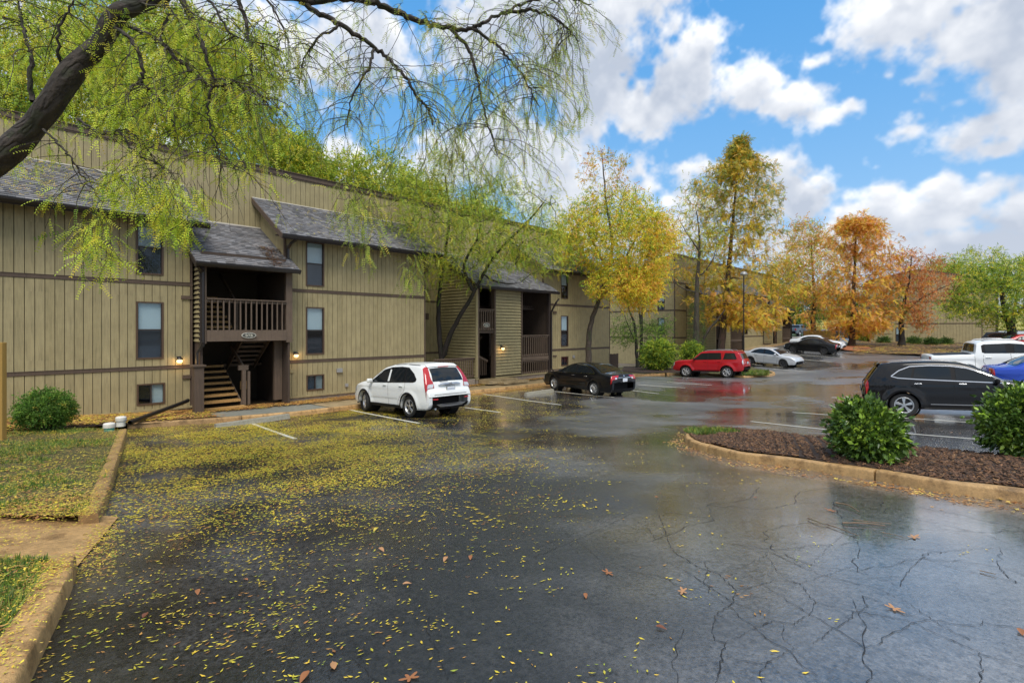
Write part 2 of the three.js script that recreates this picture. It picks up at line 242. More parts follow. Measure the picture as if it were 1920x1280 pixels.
// cracks: thin ragged ribbons
{
  const R = rng(88), geos = [];
  const crack = (pix, w) => {
    const pts = pix.map((q) => gp(...q)), fine = [];
    for (let i = 0; i < pts.length - 1; i++) { const n = Math.max(2, Math.ceil(Math.hypot(pts[i + 1][0] - pts[i][0], pts[i + 1][1] - pts[i][1]) / .022)); for (let k = 0; k < n; k++) { const j = k ? .0085 : 0; fine.push([lerp(pts[i][0], pts[i + 1][0], k / n) + (R() - .5) * 2 * j, lerp(pts[i][1], pts[i + 1][1], k / n) + (R() - .5) * 2 * j]); } }
    fine.push(pts[pts.length - 1]); const p = [], idx = [];
    for (let i = 0; i < fine.length; i++) { const a = fine[Math.max(0, i - 1)], b = fine[Math.min(fine.length - 1, i + 1)], L = Math.hypot(b[0] - a[0], b[1] - a[1]) || 1, ww = w * .36 * (.25 + 1.3 * R() * R() + .3 * R()) * (1 - .5 * Math.abs(i / fine.length - .5)), nx = -(b[1] - a[1]) / L * ww / 2, nz = (b[0] - a[0]) / L * ww / 2; for (const s of [1, -1]) { const x = fine[i][0] + nx * s, z = fine[i][1] + nz * s; p.push(x, G(x, z) + .004, z); } if (i) { const k = 2 * i; idx.push(k - 2, k - 1, k, k - 1, k + 1, k); } }
    geos.push(geo(p, null, idx));
  };
  const net = [[[[1236, 965], [1252, 1010], [1262, 1034], [1315, 1066], [1345, 1074], [1382, 1108], [1372, 1132], [1345, 1150], [1336, 1180], [1340, 1200], [1362, 1205]], .016], [[[1362, 1205], [1354, 1225], [1350, 1255], [1338, 1290]], .02], [[[1258, 1056], [1290, 1074], [1345, 1110], [1372, 1128], [1400, 1140], [1450, 1150]], .014], [[[1382, 1108], [1420, 1098], [1455, 1088], [1500, 1094], [1530, 1130], [1518, 1152], [1490, 1170], [1448, 1164], [1420, 1178], [1362, 1204]], .014],
    [[[1435, 1035], [1455, 1070], [1478, 1088], [1500, 1095]], .01], [[[1440, 1032], [1480, 1052], [1540, 1078], [1590, 1090], [1650, 1105], [1700, 1128], [1760, 1170], [1820, 1200]], .013], [[[1530, 1130], [1600, 1146], [1700, 1162], [1760, 1190], [1850, 1230], [1930, 1252]], .018], [[[1838, 1225], [1842, 1260], [1836, 1290]], .016], [[[1602, 1146], [1590, 1165], [1560, 1180], [1525, 1208]], .012], [[[1362, 1232], [1400, 1240], [1428, 1244], [1448, 1238], [1490, 1215]], .012], [[[1440, 1240], [1425, 1262], [1428, 1290]], .012],
    [[[1060, 1000], [1090, 1020], [1130, 1052], [1140, 1090]], .008], [[[1190, 975], [1215, 990], [1230, 1012]], .009], [[[1380, 1065], [1400, 1060], [1440, 1040], [1436, 1030], [1460, 1022]], .008], [[[1520, 1060], [1560, 1020], [1585, 1000]], .007], [[[1000, 1045], [1110, 1000], [1190, 960]], .01], [[[400, 1180], [560, 1130], [700, 1090], [820, 1060], [1000, 1030], [1190, 956]], .007], [[[805, 1155], [800, 1185], [818, 1215], [830, 1250], [838, 1275]], .014], [[[665, 1238], [690, 1262], [720, 1290]], .014], [[[870, 938], [985, 925], [1100, 905]], .006],
    [[[1378, 800], [1440, 778], [1500, 770]], .016], [[[1540, 1080], [1620, 1085], [1700, 1080]], .006], [[[1160, 900], [1330, 960], [1440, 1020]], .006], [[[1500, 1094], [1560, 1075], [1600, 1062]], .008], [[[1470, 1170], [1468, 1195], [1490, 1215]], .007], [[[1600, 1125], [1607, 1146]], .01], [[[1130, 1052], [1180, 1040], [1258, 1056]], .006], [[[1180, 1000], [1240, 1000], [1300, 1010]], .005], [[[1345, 1074], [1380, 1068]], .008]];
  for (const [p, w] of net) crack(p, w);
  // finer crazing of the older surface between the main cracks
  const node = (i, j) => { const h = .5, x = 1.0 + i * h + (j % 2 ? h / 2 : 0) + (hash2(i, j, 5) - .5) * .42, z = -6.3 + j * h * .87 + (hash2(i, j, 6) - .5) * .42; return [x, z]; };
  const line = (a, b, w) => { const N = 14, p = [], idx = []; for (let k = 0; k <= N; k++) { const f = k / N, e = Math.sin(f * Math.PI), x = lerp(a[0], b[0], f) + (fbm(a[0] * 5 + f * 4, b[1] * 5, 8, 3) - .5) * .16 * e, z = lerp(a[1], b[1], f) + (fbm(a[1] * 5 + f * 4, b[0] * 5, 9, 3) - .5) * .16 * e, ww = w * (.3 + 1.1 * R()); const L = Math.hypot(b[0] - a[0], b[1] - a[1]), nx = -(b[1] - a[1]) / L * ww / 2, nz = (b[0] - a[0]) / L * ww / 2; for (const s of [1, -1]) p.push(x + nx * s, G(x + nx * s, z + nz * s) + .0042, z + nz * s); if (k) { const q = 2 * k; idx.push(q - 2, q - 1, q, q - 1, q + 1, q); } } geos.push(geo(p, null, idx)); };
  for (let j = 0; j < 11; j++) for (let i = 0; i < 9; i++) { const a = node(i, j); if (!oldSide(...a)) continue; for (const b of [node(i + 1, j), node(i + (j % 2), j + 1), node(i - 1 + (j % 2), j + 1)]) if (R() < .42) line(a, b, .0026 + .003 * R()); }
  const c = struct('crack', geos, MAT.crack); c.userData.kind = 'stuff'; tag(c, 'thin dark cracks branching over the wet asphalt', 'cracks');
}

// ---------- kerbs, walks, beds ----------
function resample(pts, st) { const o = []; for (let i = 0; i < pts.length - 1; i++) { const L = Math.hypot(pts[i + 1][0] - pts[i][0], pts[i + 1][1] - pts[i][1]), n = Math.max(1, Math.round(L / st)); for (let k = 0; k < n; k++) o.push([lerp(pts[i][0], pts[i + 1][0], k / n), lerp(pts[i][1], pts[i + 1][1], k / n)]); } o.push(pts[pts.length - 1]); return o; }
function smooth(pts, n = 6) { const c = new THREE.CatmullRomCurve3(pts.map((p) => V(p[0], 0, p[1])), false, 'centripetal'); return c.getPoints((pts.length - 1) * n).map((p) => [p.x, p.z]); }
const kerbR = rng(404); let kerbTones = null;
// the line is the kerb's foot towards the asphalt; the body lies to the left of its direction
function kerb(pts, { w = .17, h = .15, piece = 2.9, name = 'kerb', m = MAT.concrete } = {}) {
  const root = new THREE.Group(); root.name = numbered(name); root.userData.kind = 'structure'; scene.add(root);
  const f = resample(pts, .18); let acc = 0, run = [], runs = [];
  for (let i = 0; i < f.length; i++) { if (i) acc += Math.hypot(f[i][0] - f[i - 1][0], f[i][1] - f[i - 1][1]); run.push(f[i]); if (acc > piece * (.85 + .3 * kerbR()) && i < f.length - 3) { runs.push(run); run = [f[i]]; acc = 0; } }
  runs.push(run);
  const prof = [[0, -.12], [.012, h - .035], [.022, h - .013], [.045, h], [w - .02, h], [w, h - .015], [w, -.12]];
  for (const r of runs) {
    if (r.length < 2) continue; const p = [], u = [], idx = [], np = prof.length, jig = (kerbR() - .5) * .012; let len = 0;
    for (let i = 0; i < r.length; i++) {
      const a = r[Math.max(0, i - 1)], b = r[Math.min(r.length - 1, i + 1)], L = Math.hypot(b[0] - a[0], b[1] - a[1]) || 1, dx = (b[0] - a[0]) / L, dz = (b[1] - a[1]) / L, nx = dz, nz = -dx; if (i) len += Math.hypot(r[i][0] - r[i - 1][0], r[i][1] - r[i - 1][1]);
      const e = i === 0 ? .011 : i === r.length - 1 ? -.011 : 0, gy = G(r[i][0], r[i][1]) + jig; let v = 0;
      prof.forEach((q, k) => { if (k) v += Math.hypot(q[0] - prof[k - 1][0], q[1] - prof[k - 1][1]); const wob = (fbm(r[i][0] * 3 + k, r[i][1] * 3, 71, 2) - .5) * .012; p.push(r[i][0] + nx * q[0] + dx * e, gy + q[1] + (k > 0 && k < np - 1 ? wob : 0), r[i][1] + nz * q[0] + dz * e); u.push(v, len); });
    }
    for (let i = 0; i < r.length - 1; i++) for (let k = 0; k < np - 1; k++) { const a = i * np + k, b = a + np; idx.push(a, a + 1, b, a + 1, b + 1, b); }
    for (const o of [0, (r.length - 1) * np]) for (let k = 1; k < np - 1; k++) o ? idx.push(o, o + k + 1, o + k) : idx.push(o, o + k, o + k + 1);
    kerbTones ??= [.8, .92, 1.0, 1.1].map((k) => { const c = MAT.concrete.clone(); c.color.multiplyScalar(k); return c; }); part(root, 'kerb_stone', toCreasedNormals(geo(p, u, idx), .7), m === MAT.concrete ? kerbTones[Math.floor(kerbR() * 4)] : m);
  }
  return root;
}
// a surface laid between two lines over the lie of the land
function strip(A, B, n, m, dh, f) {
  const p = [], u = [], idx = [], pick = (P, t) => { const k = t * (P.length - 1), i = Math.min(P.length - 2, Math.floor(k)); return [lerp(P[i][0], P[i + 1][0], k - i), lerp(P[i][1], P[i + 1][1], k - i)]; };
  for (let i = 0; i <= n; i++) for (let j = 0; j <= m; j++) { const a = pick(A, i / n), b = pick(B, i / n), x = lerp(a[0], b[0], j / m), z = lerp(a[1], b[1], j / m); p.push(x, G(x, z) + dh + (f ? f(i / n, j / m, x, z) : 0), z); u.push(x, z); }
  for (let i = 0; i < n; i++) for (let j = 0; j < m; j++) { const a = i * (m + 1) + j, b = a + m + 1; idx.push(a, a + 1, b, a + 1, b + 1, b); }
  const g = geo(p, u, idx); if (g.attributes.normal.getY(Math.floor(p.length / 6)) < 0) { g.index.array.reverse(); g.computeVertexNormals(); } return g;
}
const st = (s, t) => [wx(s, t), wz(s, t)];
const bumpy = (amp, fr) => (a, b, x, z) => amp * (fbm(x * fr, z * fr, 55, 3) - .5);
// left of the car park: bed along the wall, lawn, path, lawn
const K1 = smooth([gp(239, 815), gp(232, 838), gp(218, 890), gp(204, 940), gp(192, 972), gp(186, 985)], 4), K2 = smooth([gp(146, 1072), gp(140, 1095), gp(118, 1150), gp(59, 1280), gp(-90, 1640)], 4);
kerb([...K1].reverse()); kerb([...K2].reverse(), { w: .19 });
const inner = (K, w) => K.map((p, i) => { const a = K[Math.max(0, i - 1)], b = K[Math.min(K.length - 1, i + 1)], L = Math.hypot(b[0] - a[0], b[1] - a[1]); return [p[0] + (b[1] - a[1]) / L * -w, p[1] - (b[0] - a[0]) / L * -w]; });
const K1i = inner(K1, .165), K2i = inner(K2, .185);
struct('mulch_bed', strip([st(-8, 2.62), st(1.25, 2.62)], [st(-8, -.05), st(1.25, -.05)], 40, 10, .125, bumpy(.09, 1.6)), MAT.mulch);
struct('lawn', strip(K1i, [st(-8, 2.62), [-13, -9], [-10, -5.6]], 40, 24, .13, bumpy(.05, 1.2)), MAT.turf);
{ const a = K1i[K1i.length - 1], b = K2i[0]; struct('concrete_path', strip([[a[0] + .13, a[1] - .35], [b[0] + .2, b[1] + .05]], [[-10, -6.1], [-10, -3.7]], 12, 16, .10, (i, j) => -.085 * Math.pow(1 - j, 6)), MAT.concrete); }
struct('lawn', strip(K2i, [[-10, -3.9], [-9, 0], [-8, 1.5]], 20, 20, .14, bumpy(.05, 1.2)), MAT.turf);
// along the building: kerb, walk, beds
const FK = [st(-.98, 2.58), st(1.2, 2.72), st(3.4, 2.95), st(4.6, 2.85), st(8, 2.5), st(12, 2.45), st(17, 2.45), st(22.5, 2.4), st(25.8, 2.3)];
kerb(FK, { h: .14 });
struct('sidewalk', strip([st(1.25, 2.7), st(2.4, 2.76), st(3.4, 2.86), st(4.6, 2.78)], [st(1.25, .8), st(2.4, .8), st(3.4, .8), st(4.6, .8)], 12, 6, .115), MAT.greyWalk);
// walk slabs, with open joints
for (let s = 4.62; s < 26; s += 1.62) { const e = Math.min(s + 1.6, 26); struct('walk_slab', strip([st(s, lerp(2.78, 2.3, sstep(4, 12, s))), st(e, lerp(2.78, 2.3, sstep(4, 12, e)))], [st(s, .95), st(e, .95)], 3, 3, .118 + (kerbR() - .5) * .008), MAT.walk); }
struct('mulch_bed', strip([st(4.62, .96), st(13, .96)], [st(4.62, -2.3), st(13, -2.3)], 20, 10, .13, bumpy(.06, 2)), MAT.soil);
struct('mulch_bed', strip([st(14.6, .96), st(31, 1.5)], [st(14.6, -.2), st(31, -6)], 30, 10, .13, bumpy(.08, 2)), MAT.soil);
struct('stair_pad', strip([st(1.3, .8), st(4.6, .8)], [st(1.3, -3.4), st(4.6, -3.4)], 6, 6, .10), MAT.soil);
// the planted point between the buildings, and the bank before the second building
const FK2 = smooth([st(25.8, 2.3), st(28, 2.2), st(30.2, 2.5), gp(1250, 703), gp(1330, 704), gp(1395, 708), gp(1448, 705), gp(1440, 698), gp(1390, 697)], 4);
kerb(FK2, { h: .13 });
struct('lawn', strip(FK2.slice(0, 30), [st(25.8, -5), st(28, -7), st(31, -8), st(34, -8), st(38, -5), st(43, -3.6), st(46, -3.2), st(47, -2)], 40, 14, .12, bumpy(.08, 1)), MAT.turf);
struct('mulch_bed', strip([gp(1165, 700), gp(1205, 703), gp(1250, 702), gp(1330, 703)], [gp(1170, 690), gp(1215, 690), gp(1250, 688), gp(1330, 690)], 16, 6, .16, bumpy(.06, 2)), MAT.mulch);
kerb([gp(1390, 697), st(50, -.2), st(62, -.2), st(80, -.2)], { h: .13 });
struct('sidewalk', strip([st(47, -.2), st(82, -.2)], [st(47, -3.9), st(82, -3.9)], 30, 3, .12), MAT.walk);
// the planted island on the right
const ISL = smooth([gp(2080, 962), gp(1920, 943), gp(1769, 924), gp(1640, 901), gp(1480, 876), gp(1390, 864), gp(1335, 851), gp(1298, 840), gp(1284, 828), gp(1292, 818), gp(1330, 811), gp(1400, 814), gp(1480, 823), gp(1600, 837), gp(1720, 851), gp(1850, 864), gp(2050, 886)], 5);
kerb([...ISL].reverse().map((p) => p), { h: .125, w: .15, piece: 2.2 });
{
  const I = inner(ISL, .16), h = I.length >> 1, A = I.slice(0, h + 1), Bk = I.slice(h).reverse(), tip = .3;
  struct('mulch_bed', strip(A, Bk, 60, 14, .135, (i, j, x, z) => .05 * Math.sin(Math.PI * j) * sstep(1, .6, i) + .05 * (fbm(x * 3, z * 3, 9, 3) - .5)), MAT.mulch);
}
// far: bank of leaf litter before the third building, the roadside grass rising behind the far road
struct('leaf_bank', strip([gp(1600, 660), gp(1660, 664), gp(1740, 668), gp(1830, 668), gp(1990, 668)], [gp(1600, 641), gp(1640, 640), gp(1720, 641), gp(1800, 641), gp(1990, 641)], 30, 8, .1, bumpy(.2, .8)), MAT.soil);
struct('grass_hill', strip([[36, -112], [60, -118], [120, -118], [200, -110]], [[30, -210], [80, -215], [170, -215], [300, -200]], 24, 16, .02, (a, b) => 7.2 * Math.pow(b, .8)), MAT.field);
struct('mulch_bed', strip([gp(1575, 657), gp(1600, 660), gp(1628, 660), gp(1634, 655)], [gp(1578, 651), gp(1600, 649), gp(1620, 650), gp(1630, 653)], 8, 4, .12), mat(.30, .10, .04, { roughness: .9, bumpMap: rep(noiseTex, 2), bumpScale: .03 }));
// ---------- building materials ----------
const woodTex = bytesTexture(512, (u, v) => { const a = fbm(u * 96, v * 6, 31, 3, 0), b = fbm(u * 8, v * 8, 3, 4, 8), c = vnoise(u * 220, v * 12, 6, 0); const st = fbm(u * 34, v * 2, 91, 3, 0); const k = .74 + .22 * (a - .5) + .2 * (b - .5) + .1 * (c - .5) - .10 * sstep(.55, .8, st); return [k * 1.0, k * .995, k * .98]; });
const sidingMap = rep(woodTex, 1 / 1.9), sidingBump = rep(woodTex, 1 / .9);
const sidingTones = [[.445, .372, .198], [.425, .356, .187], [.46, .386, .208], [.437, .367, .196], [.415, .348, .184], [.45, .378, .203]].map((c) => mat(...c, { map: sidingMap, roughness: .72, bumpMap: sidingBump, bumpScale: .003 }));
MAT.siding = sidingTones[0]; MAT.groove = mat(.05, .038, .024, { roughness: .9 });
MAT.trim = mat(.125, .085, .06, { map: sidingMap, roughness: .7, bumpMap: sidingBump, bumpScale: .003 });
MAT.darkTrim = mat(.035, .025, .021, { roughness: .55 }); MAT.gutter = mat(.022, .017, .015, { roughness: .35 });
MAT.timber = mat(.17, .12, .085, { map: sidingMap, roughness: .75, bumpMap: sidingBump, bumpScale: .004 });
MAT.tread = mat(.60, .35, .12, { map: sidingMap, roughness: .65, bumpMap: sidingBump, bumpScale: .003 });
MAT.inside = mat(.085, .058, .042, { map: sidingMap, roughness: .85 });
MAT.slab = mat(.36, .30, .24, { map: rep(noiseTex, 1 / 1.4), roughness: .8, bumpMap: rep(grainTex, 1 / .8), bumpScale: .002 });
MAT.frame = mat(.085, .05, .028, { roughness: .5 });
MAT.glass = mat(.82, .88, .9, { phys: 1, roughness: .02, transmission: 1, thickness: 0, ior: 1.5 });
MAT.screenGlass = mat(.52, .56, .60, { phys: 1, roughness: .04, transmission: 1, thickness: 0, ior: 1.5 });
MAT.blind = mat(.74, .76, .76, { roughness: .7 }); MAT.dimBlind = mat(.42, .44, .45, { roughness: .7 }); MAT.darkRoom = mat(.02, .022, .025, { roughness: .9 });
MAT.shingle = mat(1, 1, 1, { vertexColors: true, roughness: .9, bumpMap: rep(grainTex, 1 / .5), bumpScale: .004 });
MAT.metalGrey = mat(.35, .35, .34, { roughness: .5, metalness: .4 });

const bldR = rng(77);
// face 'f': u runs along s, w out along t. face 'l': u runs along t, the outside is towards -s, at s = -w
function fbox(face, u0, u1, y0, y1, w0, w1) { return face === 'f' ? box(u0, u1, y0, y1, w0, w1) : face === 'l' ? box(-w1, -w0, y0, y1, u0, u1) : box(w0, w1, y0, y1, u0, u1); }
// four-sided board whose top follows a line
function board(face, u0, u1, y0, ya, yb, w0, w1) {
  const g = fbox(face, u0, u1, y0, 1e3, w0, w1), p = g.attributes.position, uv = g.attributes.uv, k = face === 'f' ? 'getX' : 'getZ';
  for (let i = 0; i < p.count; i++) if (p.getY(i) > 900) { const u = p[k](i), y = Math.abs(u - u0) < 1e-6 ? ya : yb; p.setY(i, y); if (uv.getY(i) > 900) uv.setY(i, y); } g.computeVertexNormals(); return g;
}
function boards(parent, face, u0, u1, y0, y1, w, { holes = [], pitch = .2032, joined = false, th = .02, m, name = 'siding_board' } = {}) {
  const top = typeof y1 === 'function' ? y1 : () => y1, all = [], n = Math.max(1, Math.round((u1 - u0) / pitch)), st = (u1 - u0) / n;
  for (let i = 0; i < n; i++) {
    const a = u0 + i * st + .0072, b = u0 + (i + 1) * st - .0072, off = u0 * 0 + bldR() * .003; let cuts = [a, b];
    for (const h of holes) for (const e of [h[0], h[1]]) if (e > a + .004 && e < b - .004) cuts.push(e); cuts.sort((p, q) => p - q); const gs = [];
    for (let c = 0; c < cuts.length - 1; c++) {
      const ca = cuts[c], cb = cuts[c + 1], mid = (ca + cb) / 2, hs = holes.filter((h) => h[0] < mid && h[1] > mid && h[3] > y0 && h[2] < top(mid)).map((h) => [h[2], h[3]]).sort((p, q) => p[0] - q[0]); let y = y0;
      for (const [ha, hb] of hs) { if (ha > y + .01 && ha <= top(mid)) gs.push(fbox(face, ca, cb, y, ha, w - th + off, w + off)); y = Math.max(y, hb); }
      if (top(mid) > y + .01) gs.push(board(face, ca, cb, y, Math.max(y, top(ca)), Math.max(y, top(cb)), w - th + off, w + off));
    }
    if (!gs.length) continue; if (joined) all.push(...gs); else { const tone = m ?? sidingTones[Math.floor(bldR() * 6)]; for (const g1 of gs) part(parent, name, g1, tone); }
  }
  if (joined && all.length) part(parent, 'siding_boards', all, m ?? MAT.siding, true);
}
function clapboards(parent, face, u0, u1, y0, y1, w, { pitch = .155, m = MAT.siding, top } = {}) {
  const gs = []; for (let y = y0; y < y1 - .01; y += pitch) { const ye = Math.min(y1, y + pitch), t = top ?? (() => [u0, u1]), [a, b] = t((y + ye) / 2); if (b - a < .02) continue; const g = fbox(face, a, b, y + .016, ye, w - .06, w), p = g.attributes.position, k = face === 'f' ? 'z' : 'x'; for (let i = 0; i < p.count; i++) if (p.getY(i) > y + pitch * .6) { if (face === 'f') { if (p.getZ(i) > w - .01) p.setZ(i, w - .045); } else if (p.getX(i) < -w + .01) p.setX(i, -w + .045); } g.computeVertexNormals(); gs.push(g); }
  part(parent, 'clapboards', gs, m, true);
}
function windowUnit(parent, face, u0, u1, y0, y1, w, { kind = 'sash', top = MAT.blind, low = MAT.dimBlind, fr = MAT.frame } = {}) {
  const g = new THREE.Group(); g.name = 'window' + (parent.children.some((c) => c.name === 'window') ? '_' + parent.children.length : ''); parent.add(g);
  const f = .045, F = (a, b, c, d, e, h) => fbox(face, a, b, c, d, e, h), mid = kind === 'sash' ? (y0 + y1) / 2 + .02 : (u0 + u1) / 2;
  part(g, 'frame', [F(u0, u0 + f, y0, y1, w - .11, w + .022), F(u1 - f, u1, y0, y1, w - .11, w + .022), F(u0 + f, u1 - f, y1 - f, y1, w - .11, w + .022), F(u0 + f, u1 - f, y0, y0 + f, w - .11, w + .03)], fr);
  const a = u0 + f, b = u1 - f, c = y0 + f, d = y1 - f;
  if (kind === 'sash') {
    part(g, 'sash', [F(a, b, mid - .02, mid + .02, w - .055, w - .005), F(a, a + .02, c, d, w - .045, w - .012), F(b - .02, b, c, d, w - .045, w - .012)], MAT.darkTrim);
    part(g, 'pane', F(a, b, mid + .02, d, w - .034, w - .030), MAT.glass); part(g, 'pane', F(a, b, c, mid - .02, w - .044, w - .040), MAT.screenGlass);
    blind(g, face, a, b, mid, d, w - .075, top); blind(g, face, a, b, c, mid, w - .075, low);
  } else {
    part(g, 'sash', [F(mid - .02, mid + .02, c, d, w - .055, w - .005)], MAT.darkTrim);
    part(g, 'pane', F(a, mid - .02, c, d, w - .034, w - .030), MAT.screenGlass); part(g, 'pane', F(mid + .02, b, c, d, w - .044, w - .040), MAT.glass);
    blind(g, face, a, mid, c, d, w - .075, low); blind(g, face, mid, b, c, d, w - .075, top);
  }
  return [u0, u1, y0, y1];
}
function blind(g, face, a, b, c, d, w, m) {
  if (m === MAT.darkRoom) return void part(g, 'curtain', fbox(face, a, b, c, d, w - .02, w - .01), m);
  const gs = [fbox(face, a, b, c, d, w - .022, w - .018)]; for (let y = c; y < d - .03; y += .05) { const q = fbox(face, a + .005, b - .005, y + .003, y + .044, w - .016, w - .008); q.translate(0, 0, 0); gs.push(q); } part(g, 'blind', gs, m);
}
// courses of shingle tabs on a slope that falls from (t0, y0) to (t1, y1)
function shingles(parent, s0, s1, t0, y0, t1, y1, seed, litter = 0) {
  const R = rng(seed), L = Math.hypot(t1 - t0, y1 - y0), n = Math.round(L / .142), p = [], c = [], uv = [], idx = [], dt = (t1 - t0) / L, dy = (y1 - y0) / L, nt = -dy, ny = dt; let k = 0;
  for (let i = 0; i < n; i++) {
    let s = s0 - R() * .3;
    while (s < s1) {
      const wd = .11 + R() * .19, a = Math.max(s0, s + .004), b = Math.min(s1, s + wd); s += wd; if (b - a < .02) continue;
      const l0 = i * L / n - .03, l1 = (i + 1) * L / n + R() * .012, h0 = .012, h1 = .03 + R() * .008, br = .145 * Math.pow(2, (R() - .5) * 1.3), warm = R() * .12;
      const q = [[a, l1, h1], [b, l1, h1], [b, l0, h0], [a, l0, h0], [a, l1, 0], [b, l1, 0]].map(([S, l, h]) => [S, y0 + dy * l + ny * h, t0 + dt * l + nt * h]);
      for (const F of [[0, 1, 2, 3], [4, 5, 1, 0], [4, 0, 3, 3], [1, 5, 2, 2]]) { for (const v of F) { p.push(...q[v]); uv.push(q[v][0], q[v][2] + q[v][1]); c.push(br * (.99 + warm * .6), br * 1.0, br * (1.06 - warm * .6)); } idx.push(k, k + 1, k + 2, k, k + 2, k + 3); k += 4; }
    }
  }
  const root = part(parent, 'shingle_roof', board3(s0, s1, t0, y0, t1, y1, .09), MAT.darkTrim);
  part(root, 'shingles', geo(p, uv, idx, c), MAT.shingle, true); return root;
}
function board3(s0, s1, t0, y0, t1, y1, th) { const g = box(s0, s1, 0, 1, 0, 1), p = g.attributes.position; for (let i = 0; i < p.count; i++) { const f = p.getZ(i), h = p.getY(i); p.setXYZ(i, p.getX(i), lerp(y0, y1, f) - (1 - h) * th, lerp(t0, t1, f)); } g.computeVertexNormals(); return g; }
function gutter(parent, s0, s1, t, y) {
  const sh = new THREE.Shape([[0, 0], [0, -.12], [.07, -.12], [.11, -.05], [.12, 0], [.105, 0], [.1, -.01], [.02, -.01]].map((q) => new THREE.Vector2(...q))), g = new THREE.ExtrudeGeometry(sh, { depth: s1 - s0, bevelEnabled: false }); g.rotateY(Math.PI / 2); g.scale(1, 1, -1); g.index && 0;
  const p = g.attributes.position; for (let i = 0; i < p.count; i++) p.setXYZ(i, p.getX(i) + s0, p.getY(i) + y, p.getZ(i) + t); const q = g.toNonIndexed ? g : g; const arr = q.attributes.position.array; for (let i = 0; i < arr.length; i += 9) for (let k = 0; k < 3; k++) { const tmp = arr[i + k]; arr[i + k] = arr[i + 3 + k]; arr[i + 3 + k] = tmp; } q.computeVertexNormals(); part(parent, 'gutter', q, MAT.gutter);
}
function railing(parent, face, u0, u1, y0, y1, w, n, { m = MAT.timber, bottom = true } = {}) {
  const g = new THREE.Group(); g.name = 'railing' + (parent.children.some((c) => c.name === 'railing') ? '_' + parent.children.length : ''); parent.add(g);
  part(g, 'top_rail', [fbox(face, u0, u1, y1 - .04, y1, w - .09, w + .05), fbox(face, u0, u1, y1 - .13, y1 - .042, w - .055, w - .015)], m); if (bottom) part(g, 'bottom_rail', fbox(face, u0, u1, y0 + .03, y0 + .12, w - .055, w - .015), m);
  for (let i = 0; i < n; i++) { const u = lerp(u0 + .06, u1 - .06, (i + .5) / n); part(g, 'baluster', fbox(face, u - .02, u + .02, bottom ? y0 + .02 : y0 - .05, y1 - .05, w - .013, w + .026), m); } return g;
}
function flight(parent, s0, s1, t0, y0, t1, y1, n, m = MAT.tread) {
  for (let i = 0; i < n; i++) { const f = i / n, t = lerp(t0, t1, f), y = lerp(y0, y1, (i + 1) / n), d = t1 < t0 ? -1 : 1; part(parent, 'stair_tread', box(s0, s1, y - .075, y, Math.min(t, t + d * .29), Math.max(t, t + d * .29)), m); }
  for (const s of [s0 - .045, s1 + .005]) part(parent, 'stringer', (() => { const g = box(s, s + .04, 0, 1, 0, 1), p = g.attributes.position; for (let i = 0; i < p.count; i++) { const f = p.getZ(i), h = p.getY(i); p.setY(i, lerp(y0, y1, f) + .1 - (1 - h) * .3); p.setZ(i, lerp(t0, t1, f)); } if (t1 < t0) g.index.array.reverse(); g.computeVertexNormals(); return g; })(), MAT.timber);
}
const EAVE = (t) => 7.93 + (t + 2.4) * -.60;          // the bays' shed roofs
const EAVE2 = (t) => 6.74 + (t + 2.4) * -.575;        // the stair towers' lower roofs
